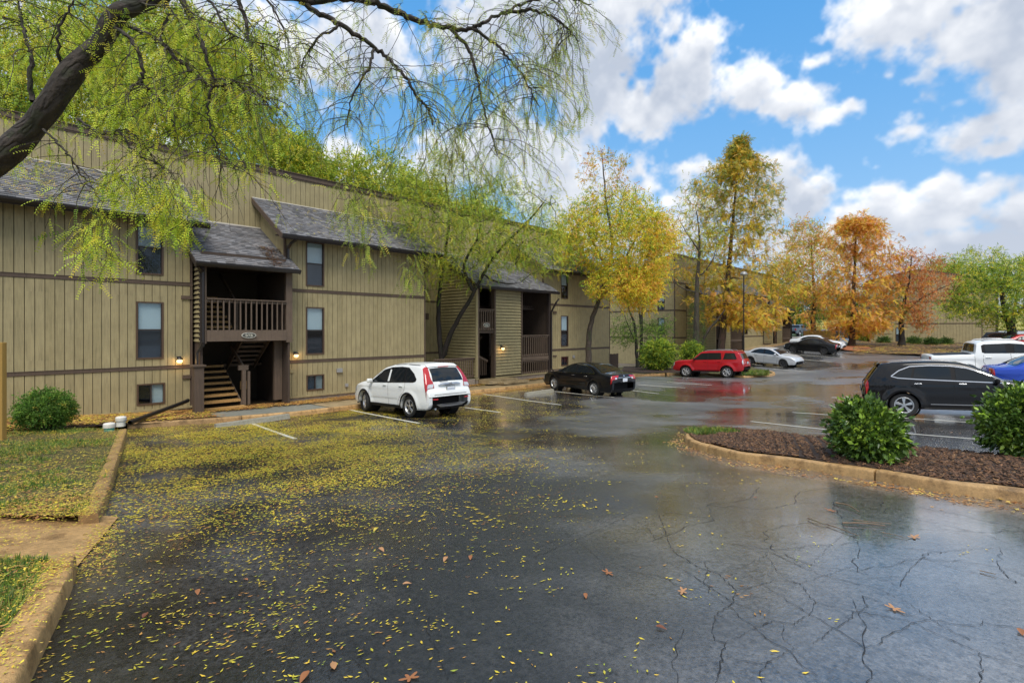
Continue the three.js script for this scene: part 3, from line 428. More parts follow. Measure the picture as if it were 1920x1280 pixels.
// a bay: boarded front at t = 0 with two belt trims, sloped roof above
function bay(b, s0, s1, base, { joined = false, wins = [], roofL = .32, roofR = .32, seed = 1, b1 = 1.55, b2 = 4.22, drop = 0, t = 0, cheekL = true }) {
  const E = (tt) => EAVE(tt - t) + drop, y = (v) => v + drop;
  part(b, 'wall', [box(s0 + .02, s1 - .02, base - .02, y(6.25), t - .4, t - .12), box(s0 + .02, s0 + .2, base - .02, y(6.25), t - 3, t - .4), box(s1 - .2, s1 - .02, base - .02, y(6.25), t - 3, t - .4)], MAT.groove);
  const holes = wins.map(([a, c, d, e, o]) => windowUnit(b, 'f', a, c, d, e, t, o));
  for (const [a, c] of [[base, y(b1) - .055], [y(b1) + .055, y(b2) - .055], [y(b2) + .055, y(6.22)]]) { const from = Math.max(s0 + .06, -3.45); if (from > s0 + .07) boards(b, 'f', s0 + .06, from, a, c, t, { joined: true }); boards(b, 'f', from, s1 - .06, a, c, t, { holes, joined: joined || b !== bldA }); }
  for (const v of [b1, b2]) part(b, 'belt_trim', [box(s0 - .012, s1 + .012, y(v) - .05, y(v) + .05, t - .03, t + .02), box(s0 - .012, s1 + .012, y(v) + .051, y(v) + .066, t - .02, t + .03)], MAT.trim);
  part(b, 'corner_board', box(s0 - .005, s0 + .055, base, y(6.22), t - .1, t + .012), MAT.trim); part(b, 'corner_board', box(s1 - .055, s1 + .005, base, y(6.22), t - .1, t + .012), MAT.trim);
  part(b, 'ledge', [box(s0 - .01, s1 + .01, base - .075, base - .002, t - .3, t + .035)], MAT.siding); part(b, 'foundation', box(s0 + .03, s1 - .03, -1.4, base - .076, t - .4, t - .025), MAT.slab);
  boards(b, 'l', t - 2.4, t - .02, base, (u) => E(u) - .1, -(s0), { joined: true, pitch: .2 }); boards(b, 'r', t - 2.4, t - .02, base, (u) => E(u) - .1, s1, { joined: true, pitch: .2 });
  shingles(b, s0 - roofL, s1 + roofR, t - 2.42, E(t - 2.42) + .06, t + .62, E(t + .62) + .06, seed);
  part(b, 'soffit', box(s0 - roofL + .02, s1 + roofR - .02, y(6.2), y(6.23), t - .1, t + .58), MAT.darkTrim);
  for (const s of [s0 - roofL - .025, s1 + roofR]) part(b, 'rake_board', board3(s, s + .025, t - 2.42, E(t - 2.42) + .07, t + .64, E(t + .64) + .07, .2), MAT.trim);
  part(b, 'fascia', box(s0 - roofL, s1 + roofR, E(t + .6) - .12, E(t + .6) + .02, t + .6, t + .622), MAT.darkTrim);
  gutter(b, s0 - roofL - .02, s1 + roofR + .02, t + .624, E(t + .62) + .04);
  part(b, 'flashing', box(s0 - roofL, s1 + roofR, E(t - 2.4) + .05, E(t - 2.4) + .1, t - 2.42, t - 2.375), mat(.6, .55, .45, { roughness: .5 }));
}
function downspout(b, pts) { const c = pts.map((q) => V(...q)); const gs = []; for (let i = 0; i < c.length - 1; i++) gs.push(bar(c[i], c[i + 1], .085, .065, Math.abs(c[i + 1].y - c[i].y) > .8 * c[i].distanceTo(c[i + 1]) ? V(1, 0, 0) : V(0, 1, 0))); part(b, 'downspout', gs, MAT.gutter); }

// ---------- the first building ----------
const bldA = thing('apartment_building', 'long tan apartment building with grey shingle eaves and open stairwells, nearest on the left', 'apartment building', [P0[0], 0, P0[1]], TURN);
const S0 = -8, SE = 25.6, TB = -2.4, PAR = 9.27;
part(bldA, 'wall', [box(S0, 25.88, -.4, PAR - .1, -12, TB - .121), box(S0, S0 + .2, -.4, 6.2, -2.4, 0)], MAT.groove);
boards(bldA, 'f', -3.6, 11.2, 6.6, PAR - .12, TB, {}); boards(bldA, 'f', S0, -3.6, 6.6, PAR - .12, TB, { joined: true }); boards(bldA, 'f', 11.2, 26, 6.6, PAR - .12, TB, { joined: true });
boards(bldA, 'f', 10.5, 13.1, .3, 1.5, TB, { joined: true }); boards(bldA, 'f', 10.5, 13.1, 1.6, 4.17, TB, { joined: true }); boards(bldA, 'f', 10.5, 13.1, 4.27, 6.6, TB, { joined: true });
for (const v of [1.55, 4.22]) part(bldA, 'belt_trim', box(10.46, 13.1, v - .05, v + .05, TB - .02, TB + .02), MAT.trim);
boards(bldA, 'r', -12, TB, .3, PAR - .12, 25.95, { joined: true });
part(bldA, 'parapet_cap', [box(S0, 26.1, PAR - .14, PAR + .04, TB - .1, TB + .05), box(S0, 26.12, PAR + .041, PAR + .07, TB - .3, TB + .09), box(S0, 26.08, PAR - .19, PAR - .141, TB - .1, TB + .03), box(25.9, 26.1, PAR - .14, PAR + .04, -12, TB - .1)], MAT.trim);
part(bldA, 'roof', box(S0, 25.9, PAR - .08, PAR - .02, -12, TB - .11), MAT.darkTrim);
const wA = fs(254), wB = fs(306), wC = fs(573), wD = fs(607.5);
bay(bldA, S0 + .1, 1.13, .28, { seed: 11, wins: [[wA, wB, 4.46, 6.12, { top: MAT.dimBlind, low: MAT.darkRoom }], [wA, wB, 1.84, 3.62, { top: MAT.blind, low: MAT.dimBlind }], [wA + .02, wB + .04, .42, 1.08, { kind: 'slider', top: MAT.blind, low: MAT.darkRoom }]] });
bay(bldA, 4.1, 10.44, .27, { seed: 12, roofR: .45, wins: [[wC, wD, 4.42, 6.12, { top: MAT.blind, low: MAT.dimBlind }], [wC, wD, 1.80, 3.62, { top: MAT.blind, low: MAT.darkRoom }], [wC + .02, wD, .42, 1.02, { kind: 'slider', top: MAT.dimBlind, low: MAT.blind }]] });
bay(bldA, 18.75, SE, .5, { seed: 13, joined: true, wins: [[fs(1051.5), fs(1065), 4.62, 6.14, { low: MAT.darkRoom }], [fs(1051.5), fs(1065.5), 1.74, 3.6, { low: MAT.darkRoom }], [fs(1052), fs(1065.5), .58, 1.14, { kind: 'slider', top: MAT.darkRoom, low: MAT.dimBlind }]] });
// vents and boxes on the walls
const wallBox = (b, name, px0, px1, py0, py1, m = MAT.trim, t = 0, d = .05) => part(b, name, box(fs(px0, t), fs(px1, t), fy(py1, fs(px0, t), t), fy(py0, fs(px0, t), t), t + .001, t + d), m);
wallBox(bldA, 'dryer_vent', 339, 360, 554, 560.5); wallBox(bldA, 'dryer_vent', 341, 356, 703, 710); wallBox(bldA, 'dryer_vent', 534, 550, 692, 699.5, MAT.siding);
wallBox(bldA, 'meter_box', 630, 640, 690.5, 698, MAT.metalGrey, 0, .09); wallBox(bldA, 'outlet_box', 646, 651.5, 719, 725, MAT.metalGrey, 0, .06); wallBox(bldA, 'outlet_box', 1073, 1076.5, 666, 671, MAT.metalGrey, 0, .06);
wallBox(bldA, 'dryer_vent', 1036.5, 1043, 583, 587.5, MAT.trim); wallBox(bldA, 'dryer_vent', 1036.5, 1043, 666, 668.5, MAT.trim); wallBox(bldA, 'dryer_vent', 797.5, 803, 587, 599, MAT.trim, TB, .05); wallBox(bldA, 'dryer_vent', 797.5, 803, 496, 508, MAT.trim, TB, .05);
part(bldA, 'downspout_pipe', bar(V(4.18, 5.2, .12), V(4.18, 5.85, .12), .08, .07, V(1, 0, 0)), MAT.gutter); downspout(bldA, [[4.32, 6.08, .68], [4.2, 5.9, .3], [4.17, 5.72, .1], [4.17, 5.2, .1]]);

// stair tower, open-fronted, between the first two bays
function tower(b, s0, s1, tF, { mid = 1.55, deck = 2.7, base = .2, seed = 3, full = true, roofL = .15, roofR = .15 }) {
  const back = -4.6, top = EAVE2(tF) - .1;
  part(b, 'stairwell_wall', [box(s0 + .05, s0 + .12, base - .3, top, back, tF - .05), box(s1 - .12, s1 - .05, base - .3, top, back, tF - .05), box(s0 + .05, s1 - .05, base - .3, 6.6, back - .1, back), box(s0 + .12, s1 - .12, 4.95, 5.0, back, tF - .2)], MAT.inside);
  shingles(b, s0 - roofL, s1 + roofR, TB - .02, EAVE2(TB - .02) + .05, tF + .3, EAVE2(tF + .3) + .05, seed);
  for (const s of [s0 - roofL - .025, s1 + roofR]) part(b, 'rake_board', board3(s, s + .025, TB - .02, EAVE2(TB - .02) + .06, tF + .32, EAVE2(tF + .32) + .06, .17), MAT.darkTrim);
  part(b, 'fascia', box(s0 - roofL, s1 + roofR, EAVE2(tF + .28) - .1, EAVE2(tF + .28) + .01, tF + .28, tF + .302), MAT.darkTrim); gutter(b, s0 - roofL - .02, s1 + roofR + .02, tF + .304, EAVE2(tF + .3) + .04);
  part(b, 'flashing', box(s0, s1, EAVE2(TB) + .06, EAVE2(TB) + .11, TB, TB + .02), mat(.6, .55, .45, { roughness: .5 }));
  return { back, top };
}
{
  const b = bldA, tF = .6, { top } = tower(b, 1.17, 4.12, tF, { seed: 21 });
  clapboards(b, 'l', -.5, tF - .01, 2.35, 5.6, -1.19, { top: (y) => [-.5, Math.min(tF - .01, TB + (EAVE2(TB) - .1 - y) / .575)] });
  part(b, 'post', box(1.2, 1.33, 2.2, top, tF - .13, tF), MAT.darkTrim); part(b, 'post', box(1.335, 1.385, 2.3, 4.84, tF - .1, tF + .012), MAT.timber);
  part(b, 'post', box(3.92, 4.14, 2.3, top, tF - .14, tF), MAT.timber); part(b, 'post', box(3.72, 3.99, .2, 2.36, -.1, .05), MAT.timber);
  part(b, 'header_beam', box(1.39, 3.915, 4.79, top, tF - .12, tF - .005), MAT.timber);
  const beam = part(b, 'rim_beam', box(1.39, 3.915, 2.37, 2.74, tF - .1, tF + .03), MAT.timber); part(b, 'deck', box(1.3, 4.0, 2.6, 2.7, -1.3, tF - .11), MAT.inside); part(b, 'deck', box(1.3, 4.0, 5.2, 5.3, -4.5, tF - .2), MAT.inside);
  railing(b, 'f', 1.39, 3.915, 2.78, 3.78, tF + .01, 14, { bottom: false });
  part(b, 'corner_board', box(4.12, 4.42, 2.36, 2.37, 0.021, .03), MAT.trim);
  flight(b, 1.42, 2.55, .15, .18, -2.0, 1.45, 7); part(b, 'landing', box(1.3, 4.0, 1.36, 1.45, -3.4, -2.0), MAT.timber); flight(b, 2.8, 3.7, -2.0, 1.45, -.15, 2.7, 7, MAT.timber);
  flight(b, 1.42, 2.55, -.75, 2.7, -2.7, 4.0, 7);
  part(b, 'newel_post', [box(2.6, 2.72, .15, 1.35, .05, .17), box(2.5, 2.82, 1.35, 1.52, .0, .1)], MAT.timber); part(b, 'newel_post', [box(2.78, 2.86, .15, 1.3, .06, .15)], MAT.timber); part(b, 'handrail', bar(V(2.66, 1.45, .05), V(2.66, 2.55, -1.9), .05, .14), MAT.timber);
  part(b, 'handrail', bar(V(2.66, 3.75, -.75), V(2.66, 5, -2.7), .05, .14), MAT.timber); part(b, 'newel_post', box(2.6, 2.72, 2.7, 3.8, -.75, -.63), MAT.timber);
  part(b, 'door', box(2.95, 3.7, .1, 2.1, -3.3, -3.25), mat(.11, .07, .05, { roughness: .6 })); part(b, 'wall_plate', box(2.95, 3.25, .55, .85, -1.2, -1.16), MAT.tread);
  // downspout beside the left post
  downspout(b, [[1.1, 4.75, .82], [1.26, 4.6, .66], [1.26, 2.35, .66], [1.2, 2.15, .62], [1.12, 2.02, .6], [1.12, .3, .6]]);
  part(b, 'stair_tread', box(1.36, 2.62, .08, .16, .2, .55), MAT.tread);
}
// the second kind of stair tower, with a clapboarded panel between two openings
function panelTower(b, { s0, s1, p0, p1, seed, base = .3, far = false }) {
  const tF = .6, { top } = tower(b, s0, s1, tF, { seed, base, roofR: .3 }), g0 = base + .06;
  clapboards(b, 'l', -2.35, tF - .07, base + .1, 6.6, -s0, { top: (y) => [-2.35, Math.min(tF - .07, TB + (EAVE2(TB) - .1 - y) / .575)] });
  part(b, 'corner_board', box(s0 - .012, s0 + .09, base + .1, top, tF - .07, tF + .02), MAT.siding);
  part(b, 'ledge', box(s0 - .03, s0 + .15, base, base + .08, -2.35, tF + .03), MAT.siding); part(b, 'foundation', [box(s0 + .01, s0 + .12, base - 1.2, base - .002, -2.35, tF), box(p0, s1, base - 1.2, base, tF - .3, tF - .03)], MAT.slab);
  clapboards(b, 'f', p0 + .06, p1 - .06, base + .12, top, tF, {}); part(b, 'wall', box(p0 + .02, p1 - .02, base + .05, top, tF - .25, tF - .062), MAT.groove);
  for (const s of [p0 - .04, p1 - .06]) part(b, 'corner_board', box(s, s + .09, g0, top, tF - .26, tF + .018), MAT.trim);
  part(b, 'post', box(s1 - .2, s1 - .02, base, top, tF - .15, tF), MAT.darkTrim); part(b, 'post', box(s0 + .1, s0 + .2, base, top, tF - .12, tF - .002), MAT.timber);
  part(b, 'header_beam', box(s0 + .2, s1 - .2, top - .12, top, tF - .26, tF - .16), MAT.darkTrim);
  part(b, 'ledge', box(p0, s1, base + .001, base + .06, tF - .3, tF + .03), MAT.siding);
  const nA = Math.max(3, Math.round((p0 - s0) * 4.8)), nB = Math.round((s1 - p1) * 5);
  railing(b, 'f', s0 + .2, p0 - .05, 2.70, 3.78, tF - .03, nA); part(b, 'deck', box(s0 + .12, p0, 2.58, 2.7, -1.2, tF - .03), MAT.inside);
  railing(b, 'f', p1 + .04, s1 - .2, 1.30, 2.46, tF - .03, nB); part(b, 'rim_beam', box(p1 + .04, s1 - .2, 1.12, 1.29, tF - .1, tF - .02), MAT.timber); railing(b, 'f', p1 + .04, s1 - .2, base + .06, 1.1, tF - .03, nB);
  part(b, 'deck', box(p1, s1 - .1, 1.14, 1.26, -4, tF - .11), MAT.inside); part(b, 'deck', box(s0 + .1, s1 - .1, 3.9, 4.0, -4, -.6), MAT.inside);
  if (!far) railing(b, 'f', p1 + .04, s1 - .2, 4.0, 5.0, -.65, nB, { m: MAT.inside });
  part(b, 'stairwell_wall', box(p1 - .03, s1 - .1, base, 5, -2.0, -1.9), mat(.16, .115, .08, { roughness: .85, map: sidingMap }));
  if (!far) {
    flight(b, s0 + .21, p0, -.6, 2.7, -2.6, 1.4, 7, MAT.inside); for (let i = 0; i < 7; i++) part(b, 'baluster', box(s0 + .36 + i * .12, s0 + .39 + i * .12, .45, 1.5 - i * .05, .1, .13), MAT.timber); part(b, 'handrail', bar(V(s0 + .26, 1.55, .12), V(p0 - .05, 1.15, .12), .05, .1), MAT.timber); part(b, 'handrail', bar(V(s0 + .26, 1.75, -.3), V(p0 - .05, 2.4, -.3), .05, .12), MAT.inside);
    part(b, 'entry_step', [box(s0 + .15, p0 + .9, .12, .30, tF - .2, tF + .75), box(p0 - .5, p0 + 1.3, .1, .2, tF + .75, tF + 1.15)], MAT.walk);
  }
  downspout(b, [[s1 + .28, 4.5, .95], [s1 + .1, 4.3, .9], [s1 - .05, 3.75, .66], [s1 - .05, base + .25, .66], [s1 + .05, base + .1, .75]]);
}
panelTower(bldA, { s0: 13.04, s1: 18.72, p0: 14.3, p1: 16.3, seed: 22 });
railing(bldA, 'f', 10.6, 13.0, .42, 1.4, .5, 17);
part(bldA, 'foundation', box(10.5, 13.0, -.3, .36, .3, .56), MAT.slab);
// gate post by the first stairs
{ const p = thing('gate_post', 'stout brown boxed post with a flat cap beside the stairwell steps', 'post', [wx(1.05, 1.0), G(wx(1.05, 1), wz(1.05, 1)), wz(1.05, 1)], TURN); part(p, 'shaft', [box(-.13, .13, -.1, 1.6, -.13, .13), box(-.06, .06, .1, 1.2, .131, .14)], MAT.trim); part(p, 'cap', [box(-.18, .18, 1.601, 1.65, -.18, .18), box(-.155, .155, 1.57, 1.6, -.155, .155)], MAT.trim); }
// house numbers
function plate(name, s, y, t, w, h, text, label, square) {
  const c = document.createElement('canvas'); c.width = 256; c.height = 128; const x = c.getContext('2d'); x.fillStyle = '#4a4a44'; x.fillRect(0, 0, 256, 128); x.fillStyle = '#dcd9c8'; x.font = 'bold 78px serif'; x.textAlign = 'center'; x.textBaseline = 'middle'; x.fillText(text, 128, 68);
  const tx = new THREE.CanvasTexture(c); tx.colorSpace = THREE.SRGBColorSpace; const g = thing(name, label, 'house number', [wx(s, t), y, wz(s, t)], TURN);
  const rim = new THREE.CylinderGeometry(.5, .5, 1, 40); rim.rotateX(Math.PI / 2); const r = rim.clone(); r.scale(w, h, .03); part(g, 'rim', r, mat(.62, .60, .52, { roughness: .5 }));
  const f = rim.clone(); f.scale(w * .92, h * .86, .034); const p = f.attributes.position, uv = f.attributes.uv; for (let i = 0; i < p.count; i++) uv.setXY(i, p.getX(i) / w + .5, p.getY(i) / h + .5); part(g, 'face', f, mat(1, 1, 1, { map: tx, roughness: .5 }));
  if (square) part(g, 'backing', box(-w * .62, w * .62, -h * .75, h * .75, -.03, -.016), MAT.timber);
}
plate('number_plate', (fs(451, .63) + fs(480, .63)) / 2, 2.56, .655, .46, .19, '573', 'oval grey number plate reading 573 on the stairwell beam');
plate('number_plate', 13.72, 2.98, .6, .42, .2, '453', 'small grey oval number plate under the narrow balcony of the second stairwell', true);
// wall lamps: a globe under a dark cap, lit
const globeGeo = new THREE.SphereGeometry(.085, 20, 14); globeGeo.scale(1, .85, 1);
const MATglobe = mat(.9, .8, .6, { roughness: .4, emissive: new THREE.Color(1, .62, .26), emissiveIntensity: 1.7 });
function wallLamp(s, y, t, label, k = 1) {
  const g = thing('wall_lamp', label, 'wall lamp', [wx(s, t), y, wz(s, t)], TURN, undefined);
  part(g, 'back_plate', box(-.06, .06, -.02, .14, 0, .025), MAT.gutter); const cap = new THREE.CylinderGeometry(.07, .095, .06, 18); shift(cap, 0, .07, .12); part(g, 'cap', [cap.toNonIndexed(), bar(V(0, .09, .02), V(0, .09, .1), .03, .03)], MAT.gutter); part(g, 'globe', shift(globeGeo.clone(), 0, -.01, .12), MATglobe);
  const l = new THREE.PointLight(new THREE.Color(1, .62, .28), .32 * k); l.position.set(0, -.01, .12); l.castShadow = true; l.shadow.radius = 4; g.add(l);
}
wallLamp(fs(334.5), fy(676, fs(334), 0), 0, 'lit globe wall lamp on the tan wall left of the stairwell'); wallLamp(fs(552.5), fy(666, fs(552), 0), 0, 'lit globe wall lamp on the tan wall right of the stairwell opening'); wallLamp(fs(940, .6), fy(653, fs(940, .6), .6), .6, 'lit globe wall lamp on the clapboard panel of the second stairwell');
wallLamp(2.15, 1.0, -3.3, 'lit lamp glimpsed between the lower stair treads', 1.6); wallLamp(2.1, 3.5, -4.55, 'lit lamp glimpsed behind the balcony railing under 573', 1.6);
// leaves caught on the tower roof come later, with the litter
// board fence closing the gap beyond the first building
{ const f = thing('board_fence', 'short dark brown board fence at the far end of the first building', 'fence', [wx(25.9, -.6), G(wx(26.5, -.6), wz(26.5, -.6)) + .1, wz(25.9, -.6)], TURN); for (let i = 0; i < 12; i++) part(f, 'fence_board', box(i * .14, i * .14 + .125, 0, 1.25 + (i % 3) * .01, 0, .025), MAT.inside); part(f, 'rail', [box(0, 1.68, .25, .34, -.05, 0), box(0, 1.68, .95, 1.04, -.05, 0)], MAT.inside); }
// ---------- the second building, beyond the gap ----------
const tOf = (px, s) => { const k = (px - 960) / FPX; return (k * (15.8 + .717 * s) + 11.26 - .697 * s) / (.717 + .697 * k); };
{
  const s0 = 43.2, t0 = -1.7, dy = .45, b = thing('apartment_building', 'taller tan apartment building with three belt trims and brown corner line behind the golden cypress', 'apartment building', [wx(s0, t0), dy, wz(s0, t0)], TURN);
  const ls = (px, t = .6) => fs(px, t0 + t) - s0, BASE = -1.25, PAR2 = 9.74, topL = (u) => PAR2 - .27 * (-2.4 - u), back = -16, Send = ls(1488) + 3;
  const tw = (px) => tOf(px, s0) - t0, holes = [];
  part(b, 'wall', [box(.14, Send, BASE - 1, PAR2 - .2, -5, -2.55), box(.14, Send, BASE - 1, topL(-5) - .2, -9, -5.001), box(.14, Send, BASE - 1, topL(-9) - .2, back, -9.001)], MAT.groove);
  for (const [y0, y1] of [[4.25, 5.95], [1.85, 3.5]]) holes.push(windowUnit(b, 'l', tw(1233.5), tw(1246.5), y0, y1, 0, { low: MAT.dimBlind }));
  for (const [a, c] of [[BASE, 1.46], [1.58, 4.17], [4.29, 6.89], [7.01, null]]) { boards(b, 'l', back, -2.42, a, c ?? ((u) => Math.max(7.02, topL(u))), 0, { joined: true, holes }); boards(b, 'f', .06, ls(1300, -2.4) + 1, a, c ?? (PAR2 - .1), -2.4, { joined: true }); }
  boards(b, 'f', ls(1300, -2.4) + 1, Send, 6.6, PAR2 - .1, -2.4, { joined: true });
  for (const v of [1.52, 4.23, 6.95]) part(b, 'belt_trim', [fbox('l', back, -2.36, v - .06, v + .06, -.03, .03), box(-.03, ls(1316, -2.4), v - .06, v + .06, -2.42, -2.37)], MAT.trim);
  part(b, 'belt_trim', box(.0, ls(1300, -2.4), .1, .2, -2.42, -2.37), MAT.siding);
  part(b, 'corner_board', box(-.035, .06, BASE, PAR2, -2.46, -2.365), MAT.trim);
  part(b, 'parapet_cap', [board3(-.12, Send, back, topL(back) + .06, -2.34, PAR2 + .06, .16), box(-.1, Send, PAR2 - .14, PAR2 + .03, -2.4, -2.33)], MAT.trim);
  part(b, 'foundation', box(.02, Send - .1, BASE - 1, BASE, back, -2.45), MAT.slab);
  panelTower(b, { s0: ls(1342), s1: ls(1393), p0: ls(1357), p1: ls(1371), seed: 32, base: -.9, far: true });
  bay(b, ls(1393, 0) + .1, ls(1431, 0), -.9, { joined: true, seed: 33, wins: [[ls(1396, 0), ls(1402, 0), 4.6, 6.1, { low: MAT.darkRoom }], [ls(1396, 0), ls(1402, 0), 1.8, 3.6, { low: MAT.darkRoom }]] });
  boards(b, 'f', ls(1431, -2.4), ls(1458, -2.4), BASE, 6.6, -2.4, { joined: true }); railing(b, 'f', ls(1432, .4), ls(1449, .4), -.5, .7, .4, 9);
  panelTower(b, { s0: ls(1449), s1: ls(1484), p0: ls(1457), p1: ls(1468), seed: 34, base: -.2, far: true });
}
// ---------- the far building across the drive, end wall towards us ----------
{
  const ang = -Math.PI / 6, b = thing('apartment_building', 'far tan building with a broad windowless end wall behind the red maple', 'apartment building', [46.5, 1.15, -66], ang), top = (u) => 9.1 - .22 * Math.abs(u - 5.0), L = 11.05, holes = [];
  part(b, 'wall', [box(.1, L - .1, -1, 7.5, -9, -.121), box(L - .1, 12.5, -1, 7, -9, -1.0)], MAT.groove);
  holes.push(windowUnit(b, 'f', 2.75, 3.35, .1, 1.9, 0, { top: MAT.blind, low: MAT.blind }));
  for (const [a, c] of [[0, 2.32], [2.42, 5.05], [5.15, null]]) boards(b, 'f', .05, L, a, c ?? ((u) => top(u)), 0, { joined: true, holes, pitch: .3 });
  for (const v of [2.37, 5.1]) part(b, 'belt_trim', box(-.03, L + .03, v - .05, v + .05, -.03, .03), MAT.trim);
  part(b, 'corner_board', box(-.04, .06, 0, top(0), -.1, .02), MAT.trim); part(b, 'corner_board', box(L - .06, L + .02, 0, top(L), -.1, .02), MAT.trim);
  boards(b, 'l', -9, -.03, 0, 7.9, 0, { joined: true, pitch: .4 }); clapboards(b, 'f', L + .05, 12.5, 0, 7.3, -.95, { pitch: .2 }); part(b, 'corner_board', box(12.5, 12.7, 0, 7.3, -1.1, -.9), MAT.darkTrim); boards(b, 'r', -9, -.96, 0, 7.2, 12.65, { joined: true, pitch: .5 });
  part(b, 'parapet_cap', [(() => { const g = box(-.15, 5, 0, .16, -9.1, .07), p = g.attributes.position; for (let i = 0; i < p.count; i++) p.setY(i, p.getY(i) + top(p.getX(i)) - .06); g.computeVertexNormals(); return g; })(), (() => { const g = box(5.001, 12.75, 0, .16, -9.1, .07), p = g.attributes.position; for (let i = 0; i < p.count; i++) p.setY(i, p.getY(i) + top(p.getX(i)) - .06); g.computeVertexNormals(); return g; })()], MAT.trim);
  part(b, 'low_wall', [box(0, 2.3, -.4, 1.1, .02, .5), box(-.03, 2.34, 1.101, 1.18, .01, .54)], MAT.siding); part(b, 'foundation', box(.02, L, -1.2, -.002, -3, -.03), MAT.slab);
}
// wooden enclosure with a dark gate, lamp posts
{
  const b = thing('wooden_enclosure', 'weathered yellow board enclosure with a dark gate behind the far parked cars', 'fence', [34.9, 1.0, -60.5], .05), gs = []; const R = rng(12); for (let i = 0; i < 25; i++) gs.push(box(i * .146, i * .146 + .135, 0, 1.62 + R() * .03, -.01 + R() * .01, .02));
  part(b, 'fence_boards', gs, mat(.40, .24, .05, { map: sidingMap, roughness: .8 }), true); part(b, 'side_boards', box(3.66, 3.70, 0, 1.6, -2.4, .02), mat(.34, .2, .05, { map: sidingMap })); part(b, 'gate', [box(3.72, 4.3, .05, 1.55, -.3, -.26)], mat(.05, .055, .06, { roughness: .5 })); part(b, 'post', [box(4.3, 4.45, 0, 1.62, -.3, -.15), box(-.1, .0, 0, 1.65, -.1, .02)], mat(.42, .22, .08, { map: sidingMap }));
  const lamp = (px, d, h, label) => { const x = (px - 960) / FPX * d, g = thing('lamp_post', label, 'lamp post', [x, G(x, -d), -d]); part(g, 'pole', [tube([V(0, 0, 0), V(0, h * .5, 0), V(0, h, 0)], [.06, .055, .05], 10), new THREE.CylinderGeometry(.11, .13, .25, 12).translate(0, .12, 0)], MAT.gutter); const hd = new THREE.LatheGeometry([[.05, 0], [.2, .05], [.3, .1], [.3, .16], [.22, .3], [.1, .38], [0, .4]].map((p) => new THREE.Vector2(...p)), 20); part(g, 'lamp_head', hd.translate(0, h, 0), mat(.32, .33, .34, { roughness: .4, metalness: .3 })); return g; };
  lamp(1515, 74, 4.2, 'dark lamp post with a domed head between the wooden enclosure and the second building'); lamp(1395, 42.5, 7.2, 'dark lamp post rising behind the silver sedan into the golden foliage');
}
// ---------- cars ----------
const CARM = {
  glass: mat(.012, .015, .017, { phys: 1, roughness: .025, ior: 1.5, specularIntensity: 1 }), trim: mat(.012, .012, .013, { phys: 1, roughness: .5, specularIntensity: .3 }), rubber: mat(.014, .014, .014, { roughness: .75 }), chrome: mat(.75, .76, .78, { metalness: 1, roughness: .16 }),
  alloy: mat(.56, .57, .58, { metalness: .85, roughness: .3 }), dark: mat(.006, .006, .007, { roughness: .9 }), red: mat(.42, .012, .014, { phys: 1, roughness: .12, clearcoat: 1, clearcoatRoughness: .04 }), lamp: mat(.7, .72, .74, { phys: 1, roughness: .1, metalness: .4, clearcoat: 1 }), plate: mat(.72, .76, .8, { roughness: .4 }), silver: mat(.35, .35, .36, { roughness: .35, metalness: .5 }), disc: mat(.05, .05, .055, { roughness: .6, metalness: .3 }), amber: mat(.6, .2, .02, { roughness: .2 }), plateInk: mat(.42, .47, .58, { roughness: .5 }),
};
const paint = (r, g, b, o = {}) => mat(r, g, b, { phys: 1, roughness: .45, metalness: 0, specularIntensity: .15, clearcoat: .8, clearcoatRoughness: .03, ...o });
const PAINT = { white: paint(.78, .80, .79), black: paint(.006, .006, .007), red: paint(.40, .012, .018, { metalness: .1 }), silver: paint(.60, .62, .65, { metalness: .35, roughness: .32 }), blue: paint(.02, .06, .38, { metalness: .2 }), graphite: paint(.035, .038, .042), slate: paint(.12, .15, .18, { metalness: .3 }), pearl: paint(.70, .73, .77) };
const crv = (pts, n) => new THREE.CatmullRomCurve3(pts.map((p) => V(p[0], p[1], 0)), false, 'centripetal').getPoints(n);
